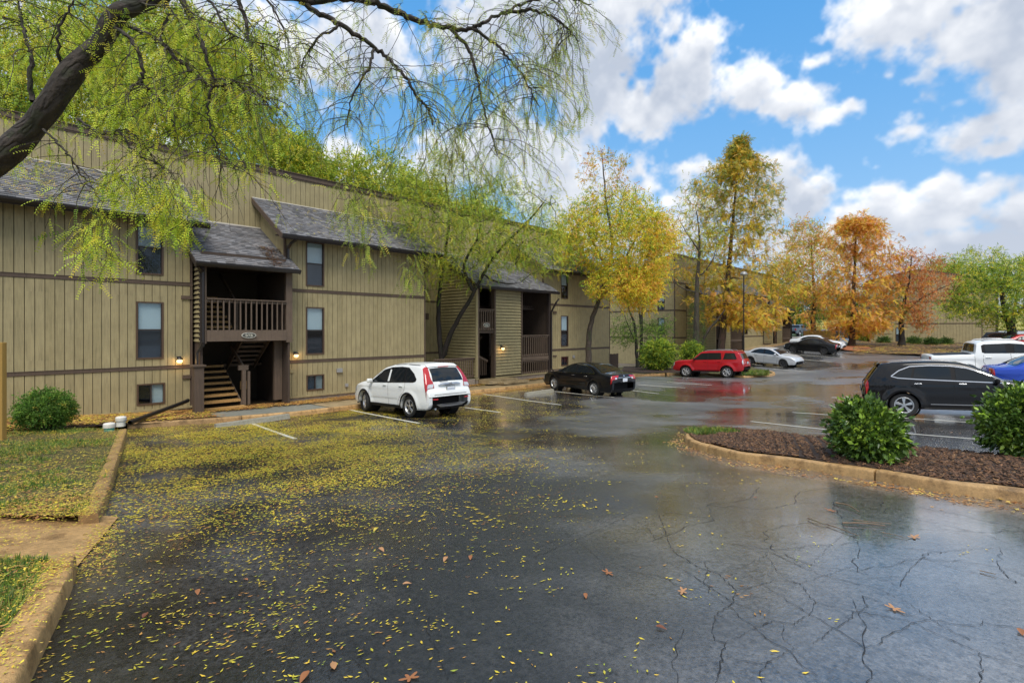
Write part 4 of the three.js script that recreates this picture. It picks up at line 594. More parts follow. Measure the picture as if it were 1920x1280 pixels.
function wheelParts(r, w, style) {
  const ty = new THREE.LatheGeometry([[r * .64, -w / 2 + .02], [r * .80, -w / 2 - .004], [r * .93, -w / 2 + .008], [r * .985, -w / 2 + .03], [r, -w / 4], [r, 0], [r, w / 4], [r * .985, w / 2 - .03], [r * .93, w / 2 - .008], [r * .80, w / 2 + .004], [r * .64, w / 2 - .02]].map((p) => new THREE.Vector2(...p)), 40); ty.rotateX(Math.PI / 2);
  const rim = [], R = r * .66, d = w / 2 - .012; const lip = new THREE.LatheGeometry([[R - .035, d - .05], [R - .02, d - .006], [R + .004, d], [R + .006, d - .02], [R - .01, -w * .3]].map((p) => new THREE.Vector2(...p)), 36); lip.rotateX(Math.PI / 2); rim.push(lip);
  const hub = new THREE.CylinderGeometry(R * .2, R * .26, .035, 18); hub.rotateX(Math.PI / 2); shift(hub, 0, 0, d - .02); rim.push(hub);
  const n = style.n, tw = style.twin ? 2 : 1;
  for (let i = 0; i < n; i++) for (let k = 0; k < tw; k++) {
    const a = i / n * Math.PI * 2 + .3, off = tw > 1 ? (k - .5) * style.spread : 0, w0 = R * style.w0, w1 = R * style.w1, sh = new THREE.Shape([[R * .14, -w0], [R * .97, -w1], [R * .97, w1], [R * .14, w0]].map((p) => new THREE.Vector2(...p))), g = new THREE.ExtrudeGeometry(sh, { depth: .02, bevelEnabled: true, bevelSize: .006, bevelThickness: .006, bevelSegments: 1 });
    const p = g.attributes.position; for (let q = 0; q < p.count; q++) { const x = p.getX(q); p.setZ(q, p.getZ(q) + d - .05 + .02 * (1 - x / R)); if (off) p.setY(q, p.getY(q) + off * R * (style.conv ? (x / R - .1) : 1)); if (style.swirl) p.setY(q, p.getY(q) + style.swirl * R * (x / R) ** 2); } g.computeVertexNormals(); g.rotateZ(a); rim.push(g);
  }
  const disc = new THREE.CylinderGeometry(R - .01, R - .01, .02, 28); disc.rotateX(Math.PI / 2); shift(disc, 0, 0, d - .1);
  return { tyre: ty, rim: merge(rim), disc };
}
function makeCar(sp, name, label) {
  const car = thing(name, label, sp.cat ?? 'car'), Lc = sp.L, hw = sp.W / 2, P = sp.paint, xr = -Lc / 2, xf = Lc / 2;
  const wr = sp.wheelR, wxs = [xr + sp.rearOver, xr + sp.rearOver + sp.base], arch = wr + sp.archGap, wy = wr;
  // contours. control points are given from the tail (x = 0) to the nose (x = 1), y in metres
  const up = crv(sp.top.map((p) => [xr + p[0] * Lc, p[1]]), 420), ends = sp.top, R0 = up[0], F0 = up[up.length - 1];
  const upY = (x) => { if (x <= xr) x = xr + 1e-4; if (x >= xf) x = xf - 1e-4; let best = -1; for (let i = 0; i < up.length - 1; i++) { const a = up[i], b = up[i + 1]; if ((a.x - x) * (b.x - x) <= 0 && a.x !== b.x) best = Math.max(best, lerp(a.y, b.y, (x - a.x) / (b.x - a.x))); } return best; };
  const lowBase = (x) => { const e = Math.min((x - xr) / .55, (xf - x) / .55); return lerp(sp.sill + (e < .99 ? .02 : 0), sp.sill, sstep(0, 1, e)); };
  const lowY = (x) => { let y = lowBase(x); for (const c of wxs) { const q = arch * arch - (x - c) ** 2; if (q > 0) y = Math.max(y, wy + Math.sqrt(q) * .985); } return y; };
  const belt = (x) => lerp(sp.belt[0], sp.belt[1], clamp((x - xr) / Lc, 0, 1)), yR = sp.top[0][1], yF = sp.top[sp.top.length - 1][1], tum = sp.tumble ?? .36;
  const H = (x, y) => {
    const tr = Math.max(0, 1 - (x - xr) / sp.rearTaper[0]), tf = Math.max(0, 1 - (xf - x) / sp.frontTaper[0]);
    let h = hw * (1 - sp.rearTaper[1] * tr * tr - sp.frontTaper[1] * Math.pow(tf, 2.2)); const b = belt(x), m = sp.sill + .28, q = y - b;
    if (y < m) h -= .05 * ((m - y) / .3) ** 2; h -= .022 * Math.max(0, (y - (b - .22)) / .22) ** 2 * (y < b ? 1 : 1) * (q > 0 ? 0 : 1);
    if (q > 0) h -= .022 + q * tum + .06 * q * q; h += (sp.crease ?? .012) * Math.exp(-(((y - (b - .13 + .05 * (x / Lc))) / .035) ** 2)); h -= (sp.scoop ?? .016) * Math.exp(-(((y - (sp.sill + .24)) / .09) ** 2)) * (Math.abs(x) < Lc * .27 ? 1 : 0);
    for (const c of wxs) { const r = Math.hypot(x - c, y - wy); if (r < arch + .2) h += (sp.flare ?? .022) * sstep(arch + .2, arch + .03, r); } return h;
  };
  const xs = new Set(); const add = (x) => { if (x > xr + .004 && x < xf - .004) xs.add(Math.round(x * 1000) / 1000); };
  for (let x = xr; x < xf; x += .055) add(x); for (const c of wxs) for (let k = -14; k <= 14; k++) add(c + arch * Math.sin(k / 14 * Math.PI / 2 * .999)); for (let k = 1; k < 9; k++) { add(xr + .006 * k * k); add(xf - .006 * k * k); }
  // stations: upper point, lower point
  const U = [], Lo = []; const sx = [...xs].sort((a, b) => a - b).filter((x, i, a) => !i || x - a[i - 1] > .006);
  const tail = (pt, low, end) => { const n = 8; for (let i = 0; i < n; i++) { const f = end ? i / n : i / n; U.push(pt); } };
  for (const x of sx) { U.push([x, upY(x)]); Lo.push([x, lowY(x)]); }
  U.unshift([R0.x, yR + .012]); Lo.unshift([R0.x, yR - .012]); U.push([F0.x, yF + .012]); Lo.push([F0.x, yF - .012]);
  // the tail's and nose's lower edge tuck in
  const tuck = (x, y) => { const e = x - xr, f = xf - x; return Math.min(e, f) < .14 ? lerp(Math.min(e, f) === e ? yR : yF, y, Math.pow(clamp(Math.min(e, f) / .14, 0, 1), .2)) : y; };
  Lo.forEach((p) => (p[1] = Math.min(tuck(p[0], p[1]), upY(p[0]) - .01)));
  const rt = sp.round ?? .085, NS = U.length;
  const cross = (h, d, r) => (d < r ? h - r * (1 - Math.sqrt(Math.max(0, 1 - (1 - d / r) ** 2))) : h);
  const zSide = (x, y) => { const u = upY(x), d = u - y; return cross(H(x, y), Math.max(0, d), Math.min(rt, .5)); };
  const sec = (i, m) => {              // i: station number (fractional), m > 0 down the side, m < 0 inwards across the top
    const k = clamp(Math.floor(i), 0, NS - 2), f = i - k, ux = lerp(U[k][0], U[k + 1][0], f), uy = lerp(U[k][1], U[k + 1][1], f), lx = lerp(Lo[k][0], Lo[k + 1][0], f), ly = lerp(Lo[k][1], Lo[k + 1][1], f), len = Math.hypot(ux - lx, uy - ly), r = Math.min(rt, len * .45);
    if (m >= 0) { const t = Math.min(1, m / Math.max(len, 1e-4)), x = lerp(ux, lx, t), y = lerp(uy, ly, t); return V(x, y, cross(H(x, y), m, r)); }
    const a = k > 0 ? U[k - 1] : U[k], b = U[Math.min(NS - 1, k + 2)], dx = b[0] - a[0], dy = b[1] - a[1], L = Math.hypot(dx, dy) || 1, z0 = H(ux, uy) - r, z = Math.max(0, z0 + m), c = (sp.crown ?? .035) * (1 - (z / z0) ** 2), ef = clamp((xf - ux) / .5, 0, 1), er = clamp((ux - xr) / .35, 0, 1), c2 = c * (1 + 1.6 * (1 - ef) + .5 * (1 - er)); return V(ux - dy / L * c2, uy + dx / L * c2, z);
  };
  const iAt = (x) => { for (let k = 0; k < NS - 1; k++) if (U[k + 1][0] >= x) return k + (x - U[k][0]) / (U[k + 1][0] - U[k][0]); return NS - 1; };
  const zEdge = (i) => { const p = sec(i, 0); return p.z; };
  // body
  const ms = [0, .004, .012, .024, .04, .06, rt], p = [], idx = [], cols = []; const NT = 6, NB = 16;
  for (let i = 0; i < NS; i++) {
    const len = Math.hypot(U[i][0] - Lo[i][0], U[i][1] - Lo[i][1]), ze = zEdge(i); const row = []; for (let k = 0; k < NT; k++) row.push(sec(i, -ze * (1 - k / NT))); for (const m of ms) row.push(sec(i, Math.min(m, len * .44))); for (let k = 1; k <= NB; k++) row.push(sec(i, lerp(Math.min(rt, len * .44), len, k / NB))); const l = row[row.length - 1]; row.push(V(l.x, l.y + .004, Math.max(0, l.z - .05)), V(l.x, l.y + .01, Math.max(0, l.z - .12)));
    cols.push(row.length); for (const v of row) p.push(v.x, v.y, v.z);
  }
  const nc = cols[0]; for (let i = 0; i < NS - 1; i++) for (let k = 0; k < nc - 1; k++) { const a = i * nc + k, b = a + nc; idx.push(a, a + 1, b, a + 1, b + 1, b); }
  const half = geo(p, null, idx); const mirror = (g) => { const m = g.clone(); m.scale(1, 1, -1); if (m.index) { const ar = m.index.array; for (let i = 0; i < ar.length; i += 3) { const t = ar[i]; ar[i] = ar[i + 2]; ar[i + 2] = t; } } else { for (const nm of Object.keys(m.attributes)) { const at_ = m.attributes[nm], s = at_.itemSize; for (let i = 0; i < at_.count; i += 3) for (let c = 0; c < s; c++) { const t = at_.array[i * s + c]; at_.array[i * s + c] = at_.array[(i + 2) * s + c]; at_.array[(i + 2) * s + c] = t; } } } m.computeVertexNormals(); return m; };
  const full = (g) => { const m = mergeGeometries([g.index ? g : mergeVertices(g), mirror(g.index ? g : mergeVertices(g))].map((q) => { const r = new THREE.BufferGeometry(); r.setAttribute('position', q.attributes.position); r.setIndex(q.index); return r; })); const w = mergeVertices(m, 1e-4); w.computeVertexNormals(); w.setAttribute('uv', new THREE.BufferAttribute(new Float32Array(w.attributes.position.count * 2), 2)); return w; };
  const body = part(car, 'body', full(half), P);
  // patches
  const sidePatch = (poly, off = .006, sideM = 1) => {
    const q = []; for (let i = 0; i < poly.length; i++) { const a = poly[i], b = poly[(i + 1) % poly.length], n = Math.max(1, Math.ceil(Math.hypot(b[0] - a[0], b[1] - a[1]) / .12)); for (let k = 0; k < n; k++) q.push(new THREE.Vector2(lerp(a[0], b[0], k / n), lerp(a[1], b[1], k / n))); }
    if (THREE.ShapeUtils.isClockWise(q)) q.reverse(); const tri = THREE.ShapeUtils.triangulateShape(q, []), pp = [], ii = []; for (const v of q) pp.push(v.x, v.y, zSide(v.x, v.y) + off); for (const t of tri) ii.push(...t); const g = geo(pp, null, ii); return sideM > 0 ? g : mirror(g);
  };
  const both = (nm, poly, m, off) => { for (const s of [1, -1]) part(car, nm, sidePatch(poly, off, s), m); };
  const edgePatch = (iA, iB, f0, f1, off, n = 16, mN = 8) => { const pp = [], ii = []; for (let i = 0; i <= n; i++) for (let k = 0; k <= mN; k++) { const t = i / n, a = typeof f0 === 'function' ? f0(t) : f0, b = typeof f1 === 'function' ? f1(t) : f1, I = lerp(iA, iB, t), m = lerp(a, b, k / mN), v = sec(I, m), e = .01, dm = sec(I, m + e).sub(sec(I, m - e)), di = sec(Math.min(NS - 1.001, I + .4), m).sub(sec(Math.max(0, I - .4), m)), nn = di.cross(dm); nn.normalize().multiplyScalar(-1); if (nn.y * (m < 0 ? 1 : 0) < -.3 && v.y > sp.sill + .3) nn.negate(); v.addScaledVector(nn, off); pp.push(v.x, v.y, Math.max(0, v.z)); } for (let i = 0; i < n; i++) for (let k = 0; k < mN; k++) { const a = i * (mN + 1) + k, b = a + mN + 1; ii.push(a, a + 1, b, a + 1, b + 1, b); } return geo(pp, null, ii); };
  const across = (nm, xa, xb, ma, mb, m, off = .008) => { const iA = typeof xa === 'number' && xa < 1e3 ? iAt(xa) : xa - 1e3, iB = xb < 1e3 ? iAt(xb) : xb - 1e3, g = edgePatch(iA, iB, (t) => -zEdge(lerp(iA, iB, t)) * 1, (t) => (typeof ma === 'function' ? ma(t) : ma), off); return part(car, nm, full(g), m); };
  // on the rear (end = -1) or nose (end = 1): polygons in (z, y), laid on the end surface
  const endX = (y, z, end) => { // x of the end surface at height y
    let x = null; for (let k = 0; k < NS - 1; k++) { const i = end < 0 ? k : NS - 2 - k, a = U[i], b = U[i + 1]; if ((a[1] - y) * (b[1] - y) <= 0 && a[1] !== b[1]) { x = lerp(a[0], b[0], (y - a[1]) / (b[1] - a[1])); break; } } if (x === null || y < (end < 0 ? yR : yF)) { const q = end < 0 ? Lo : [...Lo].reverse(); for (let k = 0; k < q.length - 1; k++) if ((q[k][1] - y) * (q[k + 1][1] - y) <= 0) { const xx = lerp(q[k][0], q[k + 1][0], (y - q[k][1]) / ((q[k + 1][1] - q[k][1]) || 1)); x = xx; break; } if (x === null) x = end < 0 ? xr : xf; }
    const zr = H(x, y) - .06, c = (sp.crown ?? .035) * 1.5 * (1 - Math.min(1, Math.abs(z) / zr) ** 2); return x + end * c; };
  const endPatch = (nm, poly, m, end, off = .012) => { const q = []; for (let i = 0; i < poly.length; i++) { const a = poly[i], b = poly[(i + 1) % poly.length], n = Math.max(1, Math.ceil(Math.hypot(b[0] - a[0], b[1] - a[1]) / .1)); for (let k = 0; k < n; k++) q.push([lerp(a[0], b[0], k / n), lerp(a[1], b[1], k / n)]); } const v2 = q.map((v) => new THREE.Vector2(...v)); if (THREE.ShapeUtils.isClockWise(v2)) v2.reverse(); const tri = THREE.ShapeUtils.triangulateShape(v2, []), pp = [], ii = []; for (const v of v2) pp.push(endX(v.y, v.x, end) + end * off, v.y, v.x); for (const t of tri) ii.push(...(end > 0 ? [t[0], t[2], t[1]] : t)); return part(car, nm, geo(pp, null, ii), m); };
  const ribbon = (pts, w, off = .009) => { const pp = [], ii = [], q = []; for (let i = 0; i < pts.length - 1; i++) { const a = pts[i], b = pts[i + 1], n = Math.max(1, Math.ceil(Math.hypot(b[0] - a[0], b[1] - a[1]) / .08)); for (let k = 0; k < n; k++) q.push([lerp(a[0], b[0], k / n), lerp(a[1], b[1], k / n)]); } q.push(pts[pts.length - 1]); q.forEach((v, i) => { const a = q[Math.max(0, i - 1)], b = q[Math.min(q.length - 1, i + 1)], L = Math.hypot(b[0] - a[0], b[1] - a[1]) || 1, nx = -(b[1] - a[1]) / L * w / 2, ny = (b[0] - a[0]) / L * w / 2; for (const s of [1, -1]) pp.push(v[0] + nx * s, v[1] + ny * s, zSide(v[0] + nx * s, v[1] + ny * s) + off); if (i) { const k = 2 * i; ii.push(k - 2, k - 1, k, k - 1, k + 1, k); } }); return geo(pp, null, ii); };
  const lines = (nm, pts, w, m, off) => { for (const s of [1, -1]) { const g = ribbon(pts, w, off); part(car, nm, s > 0 ? g : mirror(g), m); } };
  const X = (f) => xr + f * Lc;
  sp.detail({ car, X, both, lines, across, endPatch, edgePatch, full, iAt, sec, upY, lowY, zSide, zEdge, endX, mirror, xr, xf, wxs, arch, wy, H, NS, P, part: (n, g, m) => part(car, n, g, m), sidePatch, belt });
  // arches, underbody, wheels
  const und = []; und.push(box(xr + .25, xf - .25, sp.sill - .02, sp.sill + .02, -hw + .13, hw - .13), box(wxs[0] + arch + .02, wxs[1] - arch - .02, sp.sill, sp.sill + .5, -hw + .2, hw - .2), box(xr + .3, xf - .3, sp.sill + .02, .62, -hw + .33, hw - .33)); for (const s of [-1, 1]) for (const c of wxs) { const g = new THREE.CylinderGeometry(arch + .01, arch + .01, .34, 24, 1, true, -Math.PI / 2, Math.PI); g.rotateX(Math.PI / 2); g.rotateZ(0); shift(g, c, wy, s * (hw - .25)); und.push(g); }
  part(car, 'underbody', und, CARM.dark);
  const wp = wheelParts(wr, sp.tyreW ?? .22, sp.wheel); for (const c of wxs) for (const s of [1, -1]) { const w = new THREE.Group(); w.name = 'wheel' + (car.children.some((q) => q.name === 'wheel') ? '_' + car.children.length : ''); w.position.set(c, wy, s * (hw - (sp.tyreW ?? .22) / 2 - .015)); if (s < 0) w.rotation.y = Math.PI; if (sp.steer && c > 0) w.rotation.y += sp.steer; car.add(w); part(w, 'tyre', wp.tyre, CARM.rubber); part(w, 'rim', wp.rim, sp.rimMat ?? CARM.alloy); part(w, 'brake_disc', wp.disc, CARM.disc); }
  return shade(car);
}
// common pieces
function mirrors(k, x, y, m = k.P, w = .17) { for (const s of [1, -1]) { const g = new RoundedBoxGeometry(.10, .135, .21, 3, .045); g.rotateY(s * -.15); const z = k.zSide(x, y) + .12; shift(g, x - .01, y + .06, s * z); const a = bar(V(x + .02, y + .02, s * (z - .15)), V(x, y + .03, s * (z - .05)), .06, .04); k.part('mirror', [g, a], m); } }
function handles(k, xs, y, m) { for (const s of [1, -1]) for (const x of xs) { const g = new RoundedBoxGeometry(.19, .032, .03, 2, .012); shift(g, x, y, s * (k.zSide(x, y) + .022)); k.part('door_handle', g, m); } }
function seams(k, list) { for (const l of list) k.lines('door_seam', l, .009, CARM.dark, .003); }
function platePiece(k, end, y, w = .3, h = .155, off = .03) { const x = k.endX(y, 0, end) + end * off, g = box(x - .006, x + .006, y - h / 2, y + h / 2, -w / 2, w / 2), q = k.part('license_plate', g, CARM.plate); const fa = x + end * .0045, fb = x - end * .012, fr = box(Math.min(fa, fb), Math.max(fa, fb), y - h / 2 - .012, y + h / 2 + .012, -w / 2 - .012, w / 2 + .012); k.part('plate_frame', fr, CARM.trim); const xx = x + end * .0075; const ink = []; for (let i = 0; i < 6; i++) ink.push(box(xx - .0015, xx + .0015, y - .035, y + .03, -w * .36 + i * w * .135, -w * .36 + i * w * .135 + .022)); k.part('plate_print', ink, CARM.plateInk); }
function cladding(k, w, m = CARM.trim) {                // dark arches and sills
  for (const c of k.wxs) { const pts = []; for (let a = -8; a <= 188; a += 7) { const t = a * Math.PI / 180, x = c + Math.cos(t) * (k.arch + w / 2 - .006), y = Math.max(k.wy + Math.sin(t) * (k.arch + w / 2 - .006), .2); pts.push([x, y]); } k.lines('arch_trim', pts, w, m, .012); }
}
function glassHouse(k, dlo, panes, { chrome, off = .006 } = {}) { k.both('window_surround', dlo, CARM.trim, off); for (const q of panes) k.both('window', q, CARM.glass, off + .006); if (chrome) k.lines('window_trim', chrome, .02, CARM.chrome, off + .009); }
function wiper(k, end, y, z0, z1) { const p = []; for (const z of [z0, (z0 + z1) / 2, z1]) p.push(V(k.endX(y + (z - z0) * .05, z, end) + end * .035, y + (z - z0) * .05, z)); k.part('wiper', tube(p, .011, 5), CARM.trim); }
// a range of the upper contour on the tail or nose, by height: station number offset by 1000
const stAt = (k, y, end) => { for (let i = 0; i < k.NS - 1; i++) { const j = end < 0 ? i : k.NS - 2 - i, a = k.sec(j, 0).y, b = k.sec(j + 1, 0).y; if ((a - y) * (b - y) <= 0 && a !== b) return j + (y - a) / (b - a); } return end < 0 ? 0 : k.NS - 1.01; };
// lamp that wraps the body's corner between two heights, reaching a along the end and b along the side
function wrapLamp(k, nm, yA, yB, end, f0, f1, m, off = .01) { const iA = stAt(k, yA, end), iB = stAt(k, yB, end), g = k.edgePatch(iA, iB, f0, f1, off, 14, 12); k.part(nm, g, m); k.part(nm, k.mirror(g), m); }

const TWIN5 = { n: 5, twin: true, spread: .26, w0: .05, w1: .075, conv: true }, TEN = { n: 10, w0: .055, w1: .05 }, SIX = { n: 6, w0: .13, w1: .12 }, SWIRL = { n: 5, twin: true, spread: .34, w0: .05, w1: .085, conv: true, swirl: .16 };

// compact white crossover, seen from its tail
const crossover = { L: 4.53, W: 1.82, base: 2.62, rearOver: .96, wheelR: .345, archGap: .045, sill: .27, belt: [1.10, 1.0], tumble: .33, rearTaper: [.8, .10], frontTaper: [1.3, .20], round: .10, crown: .04, cat: 'car', paint: PAINT.white, wheel: SWIRL, tyreW: .235, flare: .03,
  top: [[0, .66], [.001, .76], [.008, .84], [.02, .90], [.022, 1.02], [.03, 1.10], [.052, 1.30], [.09, 1.52], [.115, 1.60], [.2, 1.645], [.34, 1.655], [.47, 1.625], [.56, 1.53], [.64, 1.34], [.71, 1.13], [.75, 1.06], [.85, 1.02], [.93, .94], [.972, .84], [.99, .70], [1, .56]],
  detail(k) {
    const X = k.X; glassHouse(k, [[X(.135), 1.13], [X(.16), 1.10], [X(.45), 1.055], [X(.745), 1.015], [X(.70), 1.13], [X(.62), 1.325], [X(.55), 1.465], [X(.46), 1.545], [X(.34), 1.57], [X(.25), 1.545], [X(.17), 1.36], [X(.13), 1.20]],
      [[[X(.152), 1.14], [X(.25), 1.105], [X(.262), 1.50], [X(.245), 1.505], [X(.18), 1.34], [X(.147), 1.20]], [[X(.275), 1.105], [X(.45), 1.08], [X(.455), 1.52], [X(.34), 1.545], [X(.285), 1.525]], [[X(.475), 1.075], [X(.69), 1.045], [X(.675), 1.12], [X(.61), 1.30], [X(.545), 1.44], [X(.478), 1.51]]]);
    seams(k, [[[X(.255), 1.09], [X(.25), .95], [X(.262), .80], [X(.305), .66], [X(.34), .5], [X(.34), .33]], [[X(.462), 1.06], [X(.462), .6], [X(.455), .33]], [[X(.70), 1.02], [X(.715), .85], [X(.715), .5], [X(.70), .33]], [[X(.34), .335], [X(.70), .335]]]);
    handles(k, [X(.30), X(.505)], .97, k.P); mirrors(k, X(.675), 1.03, k.P); cladding(k, .065); k.lines('sill_trim', [[k.wxs[0] + .38, .315], [k.wxs[1] - .38, .315]], .10, CARM.trim, .012); k.lines('side_moulding', [[X(.345), .585], [X(.455), .58]], .035, k.P, .014); k.lines('side_moulding', [[X(.465), .58], [X(.69), .575]], .035, k.P, .014);
    k.across('rear_window', 1e3 + stAt(k, 1.12, -1), 1e3 + stAt(k, 1.50, -1), (t) => -.13 + .05 * t, 0, CARM.glass, .012); k.across('windshield', X(.57), X(.715), -.06, 0, CARM.glass, .01); k.across('spoiler', 1e3 + stAt(k, 1.53, -1), 1e3 + stAt(k, 1.61, -1), -.02, 0, k.P, .035);
    { const y = 1.565, x = k.endX(y, 0, -1) - .05; k.part('brake_light', new RoundedBoxGeometry(.02, .03, .42, 2, .008).translate(x, y, 0), CARM.red); }
    wrapLamp(k, 'tail_light', .93, 1.56, -1, (t) => -lerp(.17, .05, Math.min(1, t * 2.2)), (t) => lerp(.36, .0, Math.pow(t, .42)) + .055, CARM.red, .014); wrapLamp(k, 'reverse_light', .94, 1.05, -1, -.13, .03, CARM.lamp, .018);
    { const g = []; for (const [z0, z1] of [[-.44, .44]]) { const pts = []; for (let i = 0; i <= 10; i++) { const z = lerp(z0, z1, i / 10), y = 1.045 - .025 * Math.abs(z / .44) ** 4; pts.push(V(k.endX(y, z, -1) - .025, y, z)); } g.push(tube(pts, [.01, .028, .034, .036, .036, .036, .036, .036, .034, .028, .01], 8)); } k.part('chrome_bar', g, CARM.chrome); const x = k.endX(1.05, 0, -1) - .066, em = [new RoundedBoxGeometry(.012, .085, .016, 1, .004).translate(x, 1.055, -.028), new RoundedBoxGeometry(.012, .085, .016, 1, .004).translate(x, 1.055, .028), new RoundedBoxGeometry(.012, .016, .055, 1, .004).translate(x, 1.055, 0)]; k.part('emblem', em, CARM.silver); }
    platePiece(k, -1, .885); wiper(k, -1, 1.15, -.05, -.36);
    k.endPatch('bumper_cover', [[-.70, .46], [-.5, .43], [.5, .43], [.70, .46], [.68, .33], [-.68, .33]], CARM.trim, -1, .02); k.endPatch('skid_plate', [[-.58, .44], [-.42, .46], [.42, .46], [.58, .44], [.42, .36], [-.42, .36]], CARM.silver, -1, .03);
    for (const s of [-1, 1]) { k.endPatch('reflector', [[s * .52, .58], [s * .70, .585], [s * .70, .625], [s * .52, .62]], CARM.red, -1, .02); }
    k.lines('tailgate_seam', [[X(.034), .94], [X(.03), .66]], .008, CARM.dark, .004); k.across('tailgate_seam', 1e3 + stAt(k, .72, -1), 1e3 + stAt(k, .735, -1), -.1, 0, CARM.dark, .004);
    wrapLamp(k, 'headlight', .74, .92, 1, -.30, .22, CARM.lamp, .01); k.endPatch('grille', [[-.42, .74], [.42, .74], [.38, .86], [-.38, .86]], CARM.trim, 1, .015);
    { const c = new THREE.CylinderGeometry(.035, .035, .14, 12); c.rotateZ(Math.PI / 2); k.part('exhaust', c.translate(k.xr + .16, .30, -.52), CARM.chrome); } k.part('antenna', new THREE.ConeGeometry(.03, .06, 8).translate(X(.15), 1.66, 0), k.P);
    k.lines('roof_trim', [[X(.14), 1.615], [X(.3), 1.645], [X(.46), 1.62], [X(.56), 1.53]], .02, CARM.trim, .004);
  } };

// sedans
const sedan = (o) => ({ L: 4.86, W: 1.83, base: 2.776, rearOver: 1.07, wheelR: .335, archGap: .035, sill: .22, belt: [.98, .90], tumble: .42, rearTaper: [1.0, .13], frontTaper: [1.3, .22], round: .09, crown: .03, cat: 'car', wheel: TEN, tyreW: .22, flare: .02,
  top: [[0, .66], [.002, .78], [.008, .90], [.018, 1.0], [.04, 1.035], [.10, 1.06], [.155, 1.11], [.21, 1.24], [.27, 1.365], [.33, 1.425], [.43, 1.452], [.51, 1.435], [.58, 1.365], [.65, 1.22], [.725, 1.03], [.77, .965], [.87, .90], [.94, .81], [.98, .71], [.994, .6], [1, .5]], chrome: true,
  detail(k) {
    const X = k.X; glassHouse(k, [[X(.215), 1.05], [X(.225), 1.015], [X(.46), .985], [X(.735), .945], [X(.69), 1.07], [X(.61), 1.245], [X(.545), 1.345], [X(.46), 1.385], [X(.36), 1.37], [X(.28), 1.255]], [[[X(.240), 1.045], [X(.295), 1.03], [X(.30), 1.24], [X(.285), 1.225]], [[X(.308), 1.03], [X(.452), 1.01], [X(.457), 1.36], [X(.37), 1.345], [X(.315), 1.265]], [[X(.472), 1.008], [X(.69), .975], [X(.675), 1.05], [X(.60), 1.225], [X(.54), 1.32], [X(.475), 1.355]]], { chrome: this.chrome ? [[X(.212), 1.03], [X(.46), .975], [X(.735), .935]] : null });
    if (this.chrome) k.lines('window_trim', [[X(.212), 1.045], [X(.28), 1.265], [X(.36), 1.38], [X(.46), 1.395], [X(.55), 1.352], [X(.62), 1.245]], .016, CARM.chrome, .013);
    seams(k, [[[X(.30), 1.0], [X(.285), .90], [X(.30), .74], [X(.335), .6], [X(.345), .28]], [[X(.465), .97], [X(.465), .6], [X(.455), .28]], [[X(.70), .95], [X(.705), .7], [X(.69), .28]], [[X(.345), .285], [X(.69), .285]]]);
    handles(k, [X(.325), X(.50)], .87, this.chrome ? CARM.chrome : k.P); mirrors(k, X(.675), .97, k.P);
    k.across('windshield', X(.585), X(.735), -.05, 0, CARM.glass, .01); k.across('rear_window', X(.145), X(.285), (t) => -.04, 0, CARM.glass, .01);
    wrapLamp(k, 'tail_light', .82, .985, -1, (t) => -.20 - .18 * t, (t) => .12 + .28 * t, this.tail ?? CARM.red, .012); wrapLamp(k, 'reverse_light', .83, .90, -1, -.22, -.10, CARM.lamp, .015);
    if (this.chrome) k.endPatch('chrome_bar', [[-.42, .885], [.42, .885], [.42, .915], [-.42, .915]], CARM.chrome, -1, .02); platePiece(k, -1, .79, .31, .15, .02); k.endPatch('emblem', [[-.04, .955], [.04, .955], [.04, 1.0], [-.04, 1.0]], CARM.chrome, -1, .015);
    k.endPatch('bumper_cover', [[-.62, .40], [.62, .40], [.58, .25], [-.58, .25]], CARM.trim, -1, .015); k.lines('bumper_seam', [[X(.03), .80], [X(.10), .68], [X(.12), .63]], .007, CARM.dark, .004);
    k.across('boot_seam', 1e3 + stAt(k, .715, -1), 1e3 + stAt(k, .727, -1), -.16, 0, CARM.dark, .004); k.across('bonnet_seam', X(.742), X(.745), -.08, 0, CARM.dark, .004);
    wrapLamp(k, 'headlight', .62, .74, 1, (t) => -.26, (t) => .30 - .1 * t, CARM.lamp, .01); k.endPatch('grille', [[-.30, .42], [.30, .42], [.40, .70], [-.40, .70]], CARM.trim, 1, .014); k.endPatch('grille_trim', [[-.33, .43], [-.29, .43], [-.37, .70], [-.43, .70]], CARM.chrome, 1, .017); k.endPatch('grille_trim', [[.33, .43], [.29, .43], [.37, .70], [.43, .70]], CARM.chrome, 1, .017); k.endPatch('lower_grille', [[-.52, .25], [.52, .25], [.48, .36], [-.48, .36]], CARM.trim, 1, .014);
    for (const s of [-1, 1]) k.endPatch('fog_light', [[s * .56, .34], [s * .74, .36], [s * .72, .46], [s * .60, .42]], CARM.trim, 1, .014);
  }, ...o });

